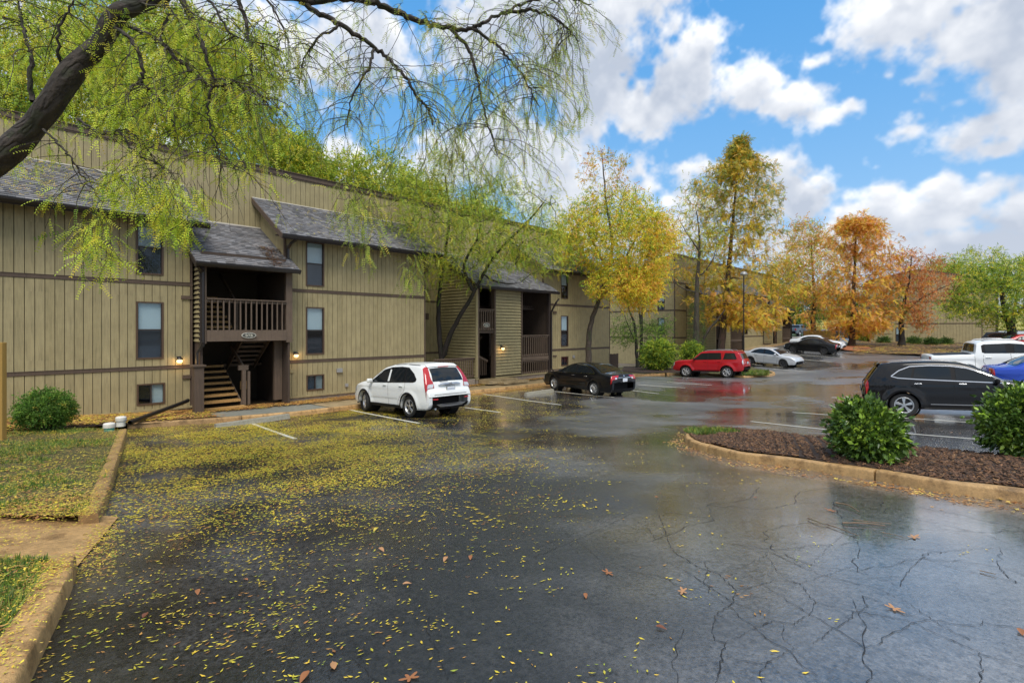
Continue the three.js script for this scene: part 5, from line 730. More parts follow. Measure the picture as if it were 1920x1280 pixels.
// boxy off-roader
const offroader = { L: 4.83, W: 1.90, base: 2.79, rearOver: 1.08, wheelR: .385, archGap: .07, sill: .44, belt: [1.20, 1.15], tumble: .24, rearTaper: [.6, .07], frontTaper: [.9, .15], round: .075, crown: .03, cat: 'car', wheel: SIX, tyreW: .26, flare: .05, paint: PAINT.red, crease: .006,
  top: [[0, .74], [.002, .95], [.01, 1.12], [.022, 1.24], [.045, 1.5], [.065, 1.70], [.09, 1.765], [.2, 1.80], [.38, 1.815], [.52, 1.80], [.575, 1.755], [.64, 1.52], [.70, 1.26], [.735, 1.205], [.85, 1.175], [.945, 1.12], [.975, 1.04], [.988, .85], [1, .66]],
  detail(k) {
    const X = k.X; glassHouse(k, [[X(.085), 1.30], [X(.095), 1.245], [X(.275), 1.235], [X(.27), 1.24], [X(.245), 1.68], [X(.12), 1.67]], [[[X(.10), 1.30], [X(.11), 1.265], [X(.255), 1.26], [X(.232), 1.645], [X(.13), 1.64]]]);
    glassHouse(k, [[X(.29), 1.235], [X(.48), 1.215], [X(.69), 1.20], [X(.65), 1.37], [X(.575), 1.655], [X(.47), 1.69], [X(.30), 1.69]], [[[X(.305), 1.255], [X(.465), 1.24], [X(.465), 1.66], [X(.312), 1.66]], [[X(.49), 1.24], [X(.665), 1.225], [X(.635), 1.36], [X(.567), 1.625], [X(.49), 1.655]]]);
    seams(k, [[[X(.283), 1.70], [X(.28), 1.2], [X(.29), .95], [X(.335), .75], [X(.34), .5]], [[X(.478), 1.2], [X(.478), .5]], [[X(.70), 1.2], [X(.71), .9], [X(.70), .5]], [[X(.34), .5], [X(.70), .5]]]); handles(k, [X(.325), X(.515)], 1.09, k.P); mirrors(k, X(.665), 1.20, CARM.trim);
    k.across('windshield', X(.588), X(.695), -.06, 0, CARM.glass, .01); k.across('rear_window', 1e3 + stAt(k, 1.27, -1), 1e3 + stAt(k, 1.62, -1), -.10, 0, CARM.glass, .012); k.across('spoiler', 1e3 + stAt(k, 1.70, -1), 1e3 + stAt(k, 1.775, -1), -.02, 0, k.P, .04);
    wrapLamp(k, 'tail_light', .98, 1.26, -1, -.12, .26, CARM.red, .014); wrapLamp(k, 'reverse_light', 1.02, 1.2, -1, -.02, .18, CARM.lamp, .02); platePiece(k, -1, 1.0, .3, .15, .02);
    k.endPatch('bumper_cover', [[-.75, .68], [.75, .68], [.75, .56], [-.75, .56]], CARM.trim, -1, .03); for (const s of [1, -1]) k.part('running_board', new RoundedBoxGeometry(1.75, .06, .17, 2, .025).translate((k.wxs[0] + k.wxs[1]) / 2, .40, s * .90), CARM.trim);
    for (const s of [1, -1]) { k.part('roof_rail', [tube([V(X(.15), 1.80, s * .58), V(X(.17), 1.865, s * .6), V(X(.33), 1.885, s * .61), V(X(.5), 1.87, s * .6), V(X(.53), 1.80, s * .58)], .02, 8)], CARM.silver); k.part('mud_flap', box(k.wxs[0] - .47, k.wxs[0] - .45, .28, .62, s * .70 - .14, s * .70 + .14), CARM.trim); }
    k.part('hitch', box(k.xr - .03, k.xr + .2, .40, .50, -.06, .06), CARM.trim); wrapLamp(k, 'headlight', .92, 1.06, 1, -.3, .2, CARM.lamp, .01); k.endPatch('grille', [[-.45, .75], [.45, .75], [.5, 1.0], [-.5, 1.0]], CARM.trim, 1, .015);
  } };

// black family crossover, long flank towards us
const suv = { L: 4.69, W: 1.84, base: 2.706, rearOver: 1.01, wheelR: .372, archGap: .05, sill: .27, belt: [1.16, 1.06], tumble: .34, rearTaper: [.85, .12], frontTaper: [1.25, .2], round: .10, crown: .035, cat: 'car', wheel: TWIN5, tyreW: .24, flare: .035, paint: PAINT.black, crease: .02,
  top: [[0, .66], [.002, .78], [.006, .90], [.012, 1.02], [.028, 1.16], [.055, 1.36], [.085, 1.555], [.07, 1.60], [.10, 1.655], [.2, 1.705], [.34, 1.725], [.47, 1.70], [.565, 1.60], [.65, 1.38], [.72, 1.17], [.76, 1.11], [.86, 1.05], [.94, .96], [.975, .84], [.99, .70], [1, .56]].filter((p, i) => i !== 7),
  detail(k) {
    const X = k.X, dlo = [[X(.155), 1.275], [X(.19), 1.22], [X(.30), 1.18], [X(.48), 1.135], [X(.74), 1.075], [X(.70), 1.19], [X(.62), 1.385], [X(.545), 1.52], [X(.47), 1.58], [X(.36), 1.60], [X(.26), 1.575], [X(.20), 1.45]];
    glassHouse(k, dlo, [[[X(.172), 1.275], [X(.20), 1.235], [X(.258), 1.212], [X(.278), 1.545], [X(.262), 1.545], [X(.205), 1.42]], [[X(.272), 1.208], [X(.468), 1.155], [X(.468), 1.555], [X(.36), 1.572], [X(.29), 1.56]], [[X(.49), 1.15], [X(.70), 1.10], [X(.685), 1.165], [X(.61), 1.36], [X(.54), 1.49], [X(.492), 1.545]]]);
    k.lines('window_trim', [...dlo, dlo[0]], .026, CARM.chrome, .014);
    seams(k, [[[X(.265), 1.19], [X(.25), 1.0], [X(.27), .85], [X(.315), .72], [X(.345), .55], [X(.35), .36]], [[X(.478), 1.12], [X(.478), .7], [X(.47), .36]], [[X(.745), 1.06], [X(.74), .85], [X(.72), .36]], [[X(.35), .36], [X(.72), .36]], [[X(.03), 1.08], [X(.10), .98], [X(.12), .9]]]); handles(k, [X(.295), X(.52)], 1.045, CARM.chrome); mirrors(k, X(.685), 1.08, CARM.trim);
    cladding(k, .055, PAINT.black); k.lines('sill_trim', [[k.wxs[0] + .42, .335], [k.wxs[1] - .42, .335]], .05, CARM.trim, .014); k.lines('side_moulding', [[X(.355), .42], [X(.715), .42]], .018, CARM.silver, .012);
    k.across('rear_window', 1e3 + stAt(k, 1.2, -1), 1e3 + stAt(k, 1.53, -1), -.1, 0, CARM.glass, .012); k.across('windshield', X(.58), X(.73), -.06, 0, CARM.glass, .01); k.across('spoiler', 1e3 + stAt(k, 1.56, -1), 1e3 + stAt(k, 1.665, -1), -.01, 0, k.P, .05);
    wrapLamp(k, 'tail_light', 1.0, 1.16, -1, -.3, (t) => .42 - .18 * t, CARM.red, .014); platePiece(k, -1, .86); k.endPatch('bumper_cover', [[-.7, .50], [.7, .50], [.66, .33], [-.66, .33]], CARM.trim, -1, .02); for (const s of [-1, 1]) k.endPatch('reflector', [[s * .55, .53], [s * .74, .54], [s * .74, .60], [s * .55, .59]], CARM.red, -1, .03);
    for (const s of [1, -1]) k.part('roof_rail', tube([V(X(.14), 1.675, s * .60), V(X(.17), 1.72, s * .615), V(X(.34), 1.755, s * .62), V(X(.5), 1.72, s * .61), V(X(.56), 1.62, s * .6)], .017, 8), CARM.silver); wrapLamp(k, 'headlight', .78, .95, 1, -.28, .4, CARM.lamp, .01); k.endPatch('grille', [[-.3, .6], [.3, .6], [.42, .88], [-.42, .88]], CARM.trim, 1, .015);
  } };

// white crew-cab pickup
const pickup = { L: 5.33, W: 1.98, base: 3.18, rearOver: 1.12, wheelR: .38, archGap: .05, sill: .32, belt: [1.22, 1.16], tumble: .28, rearTaper: [.5, .05], frontTaper: [1.1, .16], round: .08, crown: .03, cat: 'pickup truck', wheel: TWIN5, tyreW: .25, flare: .03, paint: PAINT.white,
  top: [[0, .72], [.001, .95], [.004, 1.14], [.01, 1.20], [.06, 1.21], [.18, 1.225], [.262, 1.235], [.272, 1.27], [.285, 1.55], [.292, 1.66], [.315, 1.725], [.40, 1.76], [.49, 1.755], [.55, 1.70], [.61, 1.56], [.69, 1.30], [.72, 1.235], [.84, 1.19], [.94, 1.12], [.975, 1.0], [.99, .8], [1, .6]],
  detail(k) {
    const X = k.X; glassHouse(k, [[X(.315), 1.31], [X(.33), 1.27], [X(.5), 1.25], [X(.70), 1.225], [X(.665), 1.36], [X(.60), 1.51], [X(.55), 1.60], [X(.48), 1.645], [X(.33), 1.63], [X(.315), 1.58]], [[[X(.332), 1.31], [X(.344), 1.29], [X(.455), 1.275], [X(.452), 1.61], [X(.345), 1.60], [X(.332), 1.565]], [[X(.50), 1.27], [X(.675), 1.245], [X(.65), 1.355], [X(.59), 1.49], [X(.545), 1.575], [X(.502), 1.61]]]);
    seams(k, [[[X(.322), 1.2], [X(.318), .9], [X(.36), .6], [X(.37), .42]], [[X(.478), 1.24], [X(.478), .42]], [[X(.715), 1.2], [X(.72), .8], [X(.71), .42]], [[X(.27), 1.22], [X(.268), .6]]]); handles(k, [X(.35), X(.515)], 1.1, k.P); mirrors(k, X(.665), 1.24, CARM.trim); cladding(k, .05); k.lines('sill_trim', [[k.wxs[0] + .44, .36], [k.wxs[1] - .44, .36]], .06, CARM.trim, .014);
    k.across('windshield', X(.56), X(.705), -.06, 0, CARM.glass, .01); k.across('rear_window', 1e3 + k.iAt(X(.276)), 1e3 + k.iAt(X(.2905)), -.12, 0, CARM.glass, .01); wrapLamp(k, 'tail_light', .92, 1.16, -1, -.14, .2, CARM.red, .014); k.across('bed_cover', X(.03), X(.262), -.10, 0, CARM.trim, .012); wrapLamp(k, 'headlight', .88, 1.06, 1, -.25, .35, CARM.lamp, .01); k.endPatch('grille', [[-.5, .7], [.5, .7], [.5, 1.0], [-.5, 1.0]], CARM.trim, 1, .015);
    for (const s of [1, -1]) k.part('roof_rail', tube([V(X(.33), 1.74, s * .60), V(X(.35), 1.80, s * .62), V(X(.43), 1.815, s * .63), V(X(.51), 1.80, s * .62), V(X(.53), 1.73, s * .6)], .022, 8), CARM.silver);
  } };

// set a car with the middle of its wheels at a place on the ground, nose along (hx, hz)
function park(car, x, z, hx, hz, k = 1, base = 2.7) {
  const L = Math.hypot(hx, hz); hx /= L; hz /= L; const a = base / 2 * k, hw = .8 * k, f = G(x + hx * a, z + hz * a), r = G(x - hx * a, z - hz * a), rt = G(x - hz * hw, z + hx * hw), lf = G(x + hz * hw, z - hx * hw);
  const X = V(hx, (f - r) / (2 * a), hz).normalize(), side = V(-hz, (rt - lf) / (2 * hw), hx).normalize(), Y = side.clone().cross(X).normalize(), Z = X.clone().cross(Y);
  car.matrix.makeBasis(X, Y, Z); car.quaternion.setFromRotationMatrix(car.matrix); car.position.set(x, (f + r + rt + lf) / 4 + .002, z); car.scale.setScalar(k); return car;
}
{
  // white crossover by the first bay
  park(makeCar({ ...crossover, steer: -.28 }, 'parked_car', 'white compact crossover with tall red tail lights parked nose to the building'), -3.42, -16.75, -.72, -.69, .97, 2.62);
  park(makeCar(sedan({ paint: PAINT.black }), 'parked_car', 'glossy black sedan with pale licence plate parked before the second stairwell'), 3.42, -23.4, -.60, -.80, .925);
  park(makeCar(offroader, 'parked_car', 'boxy red off-road vehicle with roof rails beside the small grass island'), 12.95, -33.0, -.78, -.63, .92);
  const sen = sedan({ paint: PAINT.silver, L: 4.64, base: 2.71, rearOver: 1.0, chrome: false, wheel: { n: 5, twin: true, spread: .3, w0: .05, w1: .07, conv: true }, rimMat: CARM.disc });
  park(makeCar(sen, 'parked_car', 'silver sedan backed in behind the red off-road vehicle, nose to the drive'), 20.55, -40.2, .58, .81, .94);
  park(makeCar(sedan({ paint: PAINT.black, L: 4.6, base: 2.68, rearOver: 1.0, chrome: false, rimMat: CARM.disc }), 'parked_car', 'far black sedan with red tail lights before the second building'), 27.3, -46.3, -.70, -.71, .93);
  park(makeCar(sedan({ paint: PAINT.pearl, L: 4.7, chrome: false }), 'parked_car', 'pale silver sedan mostly hidden behind the far black sedan'), 29.4, -48.9, .72, .69, .96);
  park(makeCar(suv, 'parked_car', 'black crossover with chrome window trim in the right-hand bays behind the shrubs'), 12.53, -14.36, .85, .53, .90);
  park(makeCar(sedan({ paint: PAINT.blue, L: 4.5, base: 2.68, chrome: false }), 'parked_car', 'bright blue car between the black crossover and the white pickup'), 19.3, -17.6, .87, .49, .95);
  park(makeCar(pickup, 'parked_pickup', 'white crew-cab pickup with roof rails in the right-hand bays'), 20.7, -21.2, .88, .47, 1.0, 3.18);
}
// ---------- vegetation ----------
const barkTex = bytesTexture(512, (u, v) => { const a = Math.abs(vnoise(u * 22 + 2.2 * (fbm(u * 8, v * 5, 9, 3, 0) - .5), v * 6, 3, 0) - .5) * 2, b = fbm(u * 40, v * 30, 5, 3, 0), m = fbm(u * 6, v * 6, 66, 3, 6); const k = .32 + .5 * a + .3 * (b - .5), ms = sstep(.52, .66, m) * .5; return [k * (1 - ms * .5), k * (1 - ms * .05), k * (1 - ms * .65)]; });
MAT.bark = mat(.135, .105, .082, { map: barkTex, bumpMap: barkTex, bumpScale: .035, roughness: .85 });
MAT.darkBark = mat(.046, .036, .030, { map: barkTex, bumpMap: barkTex, bumpScale: .025, roughness: .8 });
MAT.redBark = mat(.15, .085, .06, { map: barkTex, bumpMap: barkTex, bumpScale: .02, roughness: .85 });
MAT.twig = mat(.075, .06, .05, { roughness: .8 });
const leafMat = (o = {}) => mat(1, 1, 1, { phys: 1, roughness: .62, transmission: .42, thickness: 0, ior: 1.35, specularIntensity: .5, ...o });
MAT.leaf = leafMat(); MAT.deadLeaf = mat(1, 1, 1, { roughness: .5 }); MAT.gloss = mat(1, 1, 1, { phys: 1, roughness: .28, transmission: .2, thickness: 0, ior: 1.45 });
// a leaf: folded lozenge
function leafGeo(list) {             // list of [origin, direction, side, length, width, cup]
  const p = [], idx = []; let n = 0;
  for (const [o, d, s, L, w, cup = .12] of list) { const nn = d.clone().cross(s).normalize().multiplyScalar(cup * L); const a = o, b = o.clone().addScaledVector(d, L * .42).addScaledVector(s, w / 2).add(nn), c = o.clone().addScaledVector(d, L), e = o.clone().addScaledVector(d, L * .42).addScaledVector(s, -w / 2).add(nn); for (const v of [a, b, c, e]) p.push(v.x, v.y, v.z); idx.push(n, n + 1, n + 2, n, n + 2, n + 3); n += 4; }
  return geo(p, null, idx);
}
const rdir = (R) => { const z = R() * 2 - 1, a = R() * Math.PI * 2, r = Math.sqrt(1 - z * z); return V(r * Math.cos(a), z, r * Math.sin(a)); };
function sprayGeo(seed, { n = 9, len = .34, leaf = .085, w = .05, spread = .9, droop = .25 }) { const R = rng(seed), l = []; for (let i = 0; i < n; i++) { const f = (i + .5) / n, d = V((R() - .5) * spread, (R() - .5) * spread * .8 - droop, .55 + R() * .3).normalize(), s = d.clone().cross(rdir(R)).normalize(), o = V((R() - .5) * .1 * len * 2, (R() - .5) * .08, f * len); l.push([o, d, s, leaf * (.7 + .6 * R()), w * (.7 + .6 * R())]); } return leafGeo(l); }
function frondGeo(seed, { pairs = 7, len = .17, leaf = .028, w = .011, bend = .35 }) { const R = rng(seed), l = []; for (let i = 0; i < pairs; i++) for (const s of [-1, 1]) { const f = (i + .7) / pairs, o = V(0, -bend * f * f * len, f * len), d = V(s * .85, -.12 + .2 * (R() - .5), .5 + .2 * R()).normalize(), side = V(-s * .5, .1 * (R() - .5), .85).normalize(); l.push([o, d, side, leaf * (.8 + .4 * R()) * (1 - .3 * f), w * (.85 + .3 * R()), .05]); } return leafGeo(l); }
function featherGeo(seed) { const R = rng(seed), l = []; for (let i = 0; i < 16; i++) { const f = (i + .5) / 16, s = i % 2 ? 1 : -1, o = V(0, -.10 * f * f, f * .42), d = V(s * (.8 + .2 * R()), -.35 + .3 * R(), .55).normalize(), side = V(-s * .5, .3 * (R() - .5), .8).normalize(); l.push([o, d, side, .13 * (.7 + .5 * R()) * (1 - .45 * f), .045, .05]); } return leafGeo(l); }
const SPRAY = [0, 1, 2].map((i) => sprayGeo(100 + i, {})), FROND = [0, 1, 2].map((i) => frondGeo(200 + i, {})), BIGFROND = [0, 1].map((i) => frondGeo(250 + i, { pairs: 8, len: .26, leaf: .05, w: .02 })), FEATHER = [0, 1].map((i) => featherGeo(300 + i)), SMALLSPRAY = [0, 1].map((i) => sprayGeo(330 + i, { n: 10, len: .3, leaf: .06, w: .03 }));
// put copies of a leaf spray: list of [position, direction, size, colour]
function foliage(parent, name, geos, m, list, R) {
  const per = geos.map(() => []); list.forEach((l, i) => per[i % geos.length].push(l)); const M = new THREE.Matrix4(), S = new THREE.Matrix4(), up = V(0, 1, 0);
  per.forEach((ls, gi) => { if (!ls.length) return; const im = new THREE.InstancedMesh(geos[gi], m, ls.length); ls.forEach(([p, d, s, c, roll = 0], i) => { let z = d.clone().normalize(), x = up.clone().cross(z); if (x.lengthSq() < 1e-4) x.set(1, 0, 0); x.normalize(); const y = z.clone().cross(x); if (roll) { const cx = x.clone(); x.multiplyScalar(Math.cos(roll)).addScaledVector(y, Math.sin(roll)); y.multiplyScalar(Math.cos(roll)).addScaledVector(cx, -Math.sin(roll)); } M.makeBasis(x, y, z); S.makeScale(s, s, s); M.multiply(S); M.setPosition(p); im.setMatrixAt(i, M); im.setColorAt(i, c); }); im.name = name + (gi ? '_' + String(gi).padStart(3, '0') : ''); im.userData.kind = 'stuff'; im.castShadow = im.receiveShadow = true; parent.add(im); });
}
const palette = (cols) => (R, f) => { // cols: [[r,g,b,weight]...]
  let t = 0; for (const c of cols) t += c[3]; let q = (f ?? R()) * t; for (const c of cols) { q -= c[3]; if (q <= 0) { const k = 1.08 + .62 * R(); return lin(Math.min(.92, c[0] * k), Math.min(.85, c[1] * k * (.94 + .12 * R())), c[2] * k * .8); } } return lin(...cols[0]);
};
// grows a tree: trunk paths, then twigs out to points spread through the crown
function growTree(name, label, base, { trunks, r0 = .16, crown, n = 420, step = .4, leafGeos = SPRAY, leafM = MAT.leaf, colour, perTip = 7, leafSize = 1, bark = MAT.darkBark, seed = 1, droop = .1, twigR = .006, group, category = 'tree', up = 0, clump = .35, sides = 6 }) {
  const R = rng(seed * 7919 + 13), t = thing(name, label, category, [base.x, base.y, base.z], 0, group), pos = [], par = [], isT = [], tr = [];
  for (const tk of trunks) {
    const c = new THREE.CatmullRomCurve3(tk.pts.map((p) => p.clone().sub(base)), false, 'centripetal'), nn = Math.max(4, Math.round(c.getLength() / .35)), pts = c.getPoints(nn); let last = -1;
    if (tk.from !== undefined) { let bd = 1e9; pos.forEach((p, i) => { const d = p.distanceTo(pts[0]); if (d < bd) { bd = d; last = i; } }); }
    pts.forEach((p, i) => { if (last >= 0 && i === 0 && tk.from !== undefined) return; p.x += (R() - .5) * .05; p.z += (R() - .5) * .05; pos.push(p); par.push(last); isT.push(true); tr.push((tk.r ?? r0) * lerp(1, tk.tip ?? .22, Math.pow(i / nn, .8)) * (i === 0 && tk.from === undefined ? 1.45 : i === 1 && tk.from === undefined ? 1.12 : 1)); last = pos.length - 1; });
  }
  const nT = pos.length, pts = []; for (let i = 0; i < n; i++) { const q = crown(R); if (q) pts.push(q.sub ? [q.clone().sub(base), 0] : [q[0].clone().sub(base), q[1]]); }
  const dT = (p) => { let b = 1e9; for (let i = 0; i < nT; i++) { const d = pos[i].distanceToSquared(p); if (d < b) b = d; } return b; };
  pts.forEach((q) => (q[2] = dT(q[0]))); pts.sort((a, b) => a[2] - b[2]); const tips = [];
  for (const [q, tone] of pts) {
    let best = 0, bd = 1e9; for (let i = 0; i < pos.length; i++) { const p = pos[i]; let d = p.distanceTo(q); const dy = q.y - p.y; d *= 1 + .35 * Math.max(0, -dy * (up || .4)) / (d + .1); if (i >= nT && par[i] >= 0 && d < .12) d += .3; if (d < bd) { bd = d; best = i; } }
    const a = pos[best], L = a.distanceTo(q); if (L < .08) continue; const m = Math.max(1, Math.round(L / step)); let last = best; const bend = V((R() - .5) * .22 * L, (up ? .12 : .08) * L + (R() - .5) * .1 * L, (R() - .5) * .22 * L);
    for (let k = 1; k <= m; k++) { const f = k / m, w = 4 * f * (1 - f); pos.push(a.clone().lerp(q, f).addScaledVector(bend, w * .5).add(V(0, -droop * f * f * L * .4, 0))); par.push(last); isT.push(false); tr.push(0); last = pos.length - 1; } tips.push([last, tone]);
  }
  const rad = new Float64Array(pos.length), kids = pos.map(() => []); for (let i = 0; i < pos.length; i++) if (par[i] >= 0) kids[par[i]].push(i);
  for (let i = pos.length - 1; i >= 0; i--) { let s = 0; for (const k of kids[i]) if (!isT[k]) s += Math.pow(rad[k], 2.3); rad[i] = isT[i] ? Math.max(tr[i], Math.pow(s, 1 / 2.3) * .6) : Math.max(twigR, Math.pow(s + Math.pow(twigR, 2.3) * .4, 1 / 2.3)); if (!isT[i]) rad[i] = Math.min(rad[i], .11); }
  const wood = [], trunkG = [], done = new Uint8Array(pos.length);
  const chain = (start, from) => { const c = from >= 0 ? [from] : [], first = start; let i = start; for (;;) { c.push(i); done[i] = 1; const ks = kids[i].filter((k) => !done[k] && isT[k] === isT[i]); if (!ks.length) break; i = ks.reduce((a, b) => (rad[a] >= rad[b] ? a : b)); } const r = c.map((k, q) => (q === 0 && from >= 0 ? Math.min(rad[k], rad[first] * 1.1) : rad[k])); if (c.length > 1) (isT[start] ? trunkG : wood).push(tube(c.map((k) => pos[k]), r, isT[start] ? 12 : rad[start] > .03 ? 6 : rad[start] > .012 ? 4 : 3, 2)); };
  for (let i = 0; i < pos.length; i++) if (!done[i]) chain(i, par[i]);
  trunkG.forEach((g) => part(t, 'trunk', g, bark)); if (wood.length) part(t, 'branches', wood, bark, true);
  const list = []; for (const [i, tone] of tips) { const q = pos[i], pr = pos[par[i]], d0 = q.clone().sub(pr).normalize(); for (let k = 0; k < perTip; k++) { const d = d0.clone().multiplyScalar(.5).add(rdir(R).multiplyScalar(.9)).add(V(0, -droop, 0)).normalize(), o = q.clone().add(rdir(R).multiplyScalar(clump * Math.cbrt(R()))); list.push([o, d, leafSize * (.7 + .6 * R()), colour(R, o.clone().add(base), tone), (R() - .5) * 1.6]); } }
  foliage(t, 'crown', leafGeos, leafM, list, R); return t;
}
// crowns out of ellipsoids: [centre, rx, ry, rz, weight, hollow]
const blobCrown = (bs) => (R) => { let t = 0; for (const b of bs) t += b[4] ?? 1; let q = R() * t; for (const b of bs) { q -= b[4] ?? 1; if (q <= 0) { const d = rdir(R), r = lerp(b[5] ?? .35, 1, Math.cbrt(R())); return V(b[0].x + d.x * b[1] * r, b[0].y + d.y * b[2] * r, b[0].z + d.z * b[3] * r); } } };
const E = (px, py, rx, ry, d, rz, w, h) => [at(px, py, d), rx * d / FPX, ry * d / FPX, rz, w, h];
const ground = (px, py) => { const [x, z] = gp(px, py); return V(x, G(x, z), z); };
const onG = (x, z, dh = 0) => V(x, G(x, z) + dh, z);
const C = { lime: [.40, .44, .055], green: [.19, .29, .04], olive: [.27, .29, .06], yellow: [.66, .52, .06], gold: [.56, .38, .055], orange: [.66, .33, .085], rust: [.50, .22, .085], red: [.46, .19, .09], pink: [.60, .33, .20], dark: [.045, .09, .022], mid: [.085, .15, .03], pale: [.42, .46, .10] };
const pal = (...a) => palette(a.map(([n, w]) => [...C[n], w]));

// locust before the recess, two stems
{
  const b = V(wx(12.0, -.5), .1, wz(12.0, -.5)), d = -b.z, q = (x, y, dd = d) => at(x, y, dd), col = pal(['lime', 5], ['green', 5], ['yellow', 1.6], ['olive', 2], ['pale', 1]);
  growTree('locust_tree', 'dark two-stemmed locust tree with feathery yellow-green leaves before the wall recess', b, { seed: 2, r0: .19, bark: MAT.darkBark, n: 840, step: .5, leafGeos: BIGFROND, perTip: 16, leafSize: 1.0, droop: .12, clump: .5,
    trunks: [{ pts: [b, q(824, 640), q(822, 590), q(826, 530), q(836, 470), q(842, 400, d - .6), q(835, 330, d - 1)], r: .155 }, { pts: [q(830, 676), q(842, 630, d - .3), q(862, 594, d - .6), q(884, 556, d - .9), q(905, 515, d - 1.2), q(935, 470, d - 1.6), q(985, 420, d - 2), q(1020, 380, d - 2.3)], from: 0, r: .145 }, { pts: [q(888, 550, d - .9), q(870, 500, d - 1.1), q(900, 430, d - 1.2), q(890, 360, d - 1.4)], from: 0, r: .1 }, { pts: [q(905, 520, d - 1.2), q(950, 532, d - 2), q(975, 530, d - 2.4)], from: 0, r: .05 }],
    crown: blobCrown([E(720, 370, 60, 60, d - 1, 2, .25), E(840, 370, 100, 80, d - 1, 3, 1.2), E(950, 420, 110, 80, d - 2, 2.6, 1.6), E(850, 450, 130, 70, d - 1.2, 2.4, 1.3), E(1010, 470, 70, 45, d - 2.4, 1.6, .55), E(790, 500, 60, 50, d - .8, 1.4, .4), E(890, 490, 60, 40, d - 1.6, 1.6, .3), E(740, 440, 40, 50, d - 1.4, 1.5, .15)]), colour: (R) => col(R) });
}
// yellow maple before the last bay
{
  const s = fs(1104, 1.2), b = V(wx(s, 1.2), G(wx(s, 1.2), wz(s, 1.2)), wz(s, 1.2)), d = -b.z, q = (x, y, dd = d) => at(x, y, dd), cg = pal(['green', 3], ['lime', 4], ['yellow', 4]), cy = pal(['yellow', 5], ['orange', 2.6], ['gold', 2], ['lime', 2]), cb = pal(['gold', 3], ['rust', 1.4], ['olive', 2]);
  growTree('maple_tree', 'maple with green, yellow and orange leaves and a bare twiggy top before the last bay', b, { seed: 3, n: 900, r0: .2, bark: MAT.bark, step: .5, perTip: 13, leafSize: 1.0, clump: .5,
    trunks: [{ pts: [b, q(1104, 640), q(1109, 603), q(1124, 560), q(1140, 510), q(1148, 460), q(1140, 400), q(1132, 330), q(1128, 280)], r: .21, tip: .1 }, { pts: [q(1124, 560), q(1150, 530, d - .5), q(1175, 480, d - 1), q(1200, 430, d - 1)], from: 0, r: .12 }, { pts: [q(1140, 510), q(1115, 460, d - .4), q(1090, 420, d - 1)], from: 0, r: .09 }],
    crown: blobCrown([E(1150, 440, 100, 80, d, 3, 1.8), E(1130, 335, 46, 56, d, 1.6, .2), E(1195, 470, 70, 70, d - .6, 2.4, 1.1), E(1085, 450, 48, 52, d - .5, 1.6, .6), E(1160, 530, 60, 40, d - 1, 2, .8), E(1195, 545, 42, 34, d - 1, 1.5, .6), E(1235, 440, 34, 40, d, 1.5, .5), E(1175, 385, 45, 35, d, 2, .3)]),
    colour: (R, p) => { const y = HORIZON - (p.y - EYE) / -p.z * FPX, x = 960 + p.x / -p.z * FPX; return y < 350 ? cb(R) : R() < clamp(.45 + (x - 1140) / 170 + (y - 500) / 170, .3, .92) ? cy(R) : cg(R); } });
}
// small many-stemmed tree at the corner of the gap
{
  const b = ground(1197, 693), d = -b.z, q = (x, y, dd = d) => at(x, y, dd), c1 = pal(['dark', 2], ['mid', 4], ['green', 3]), c2 = pal(['yellow', 4], ['lime', 3], ['orange', 1.5], ['green', 1]);
  growTree('small_tree', 'slender dark many-stemmed tree with low green sprays beside the round bush', b, { seed: 4, n: 330, r0: .13, step: .5, perTip: 7, leafSize: 1.15, droop: .3, leafGeos: SMALLSPRAY, clump: .6,
    trunks: [{ pts: [b, q(1193, 650), q(1190, 610), q(1178, 575), q(1170, 520)], r: .17 }, { pts: [q(1199, 692), q(1203, 640), q(1204, 590), q(1210, 540), q(1212, 490)], from: 0, r: .16 }, { pts: [q(1192, 640), q(1180, 615), q(1170, 590), q(1158, 570)], from: 0, r: .06 }, { pts: [q(1203, 620), q(1196, 560), q(1190, 510)], from: 0, r: .1 }],
    crown: blobCrown([E(1205, 622, 56, 18, d, 1.8, 1.3), E(1165, 615, 26, 30, d, 1.2, .5), E(1235, 610, 30, 16, d, 1, .4), E(1190, 520, 50, 50, d, 2, .8), E(1225, 500, 34, 44, d, 1.6, .5)]), colour: (R, p) => (HORIZON - (p.y - EYE) / -p.z * FPX > 575 ? c1(R) : c2(R)) });
}
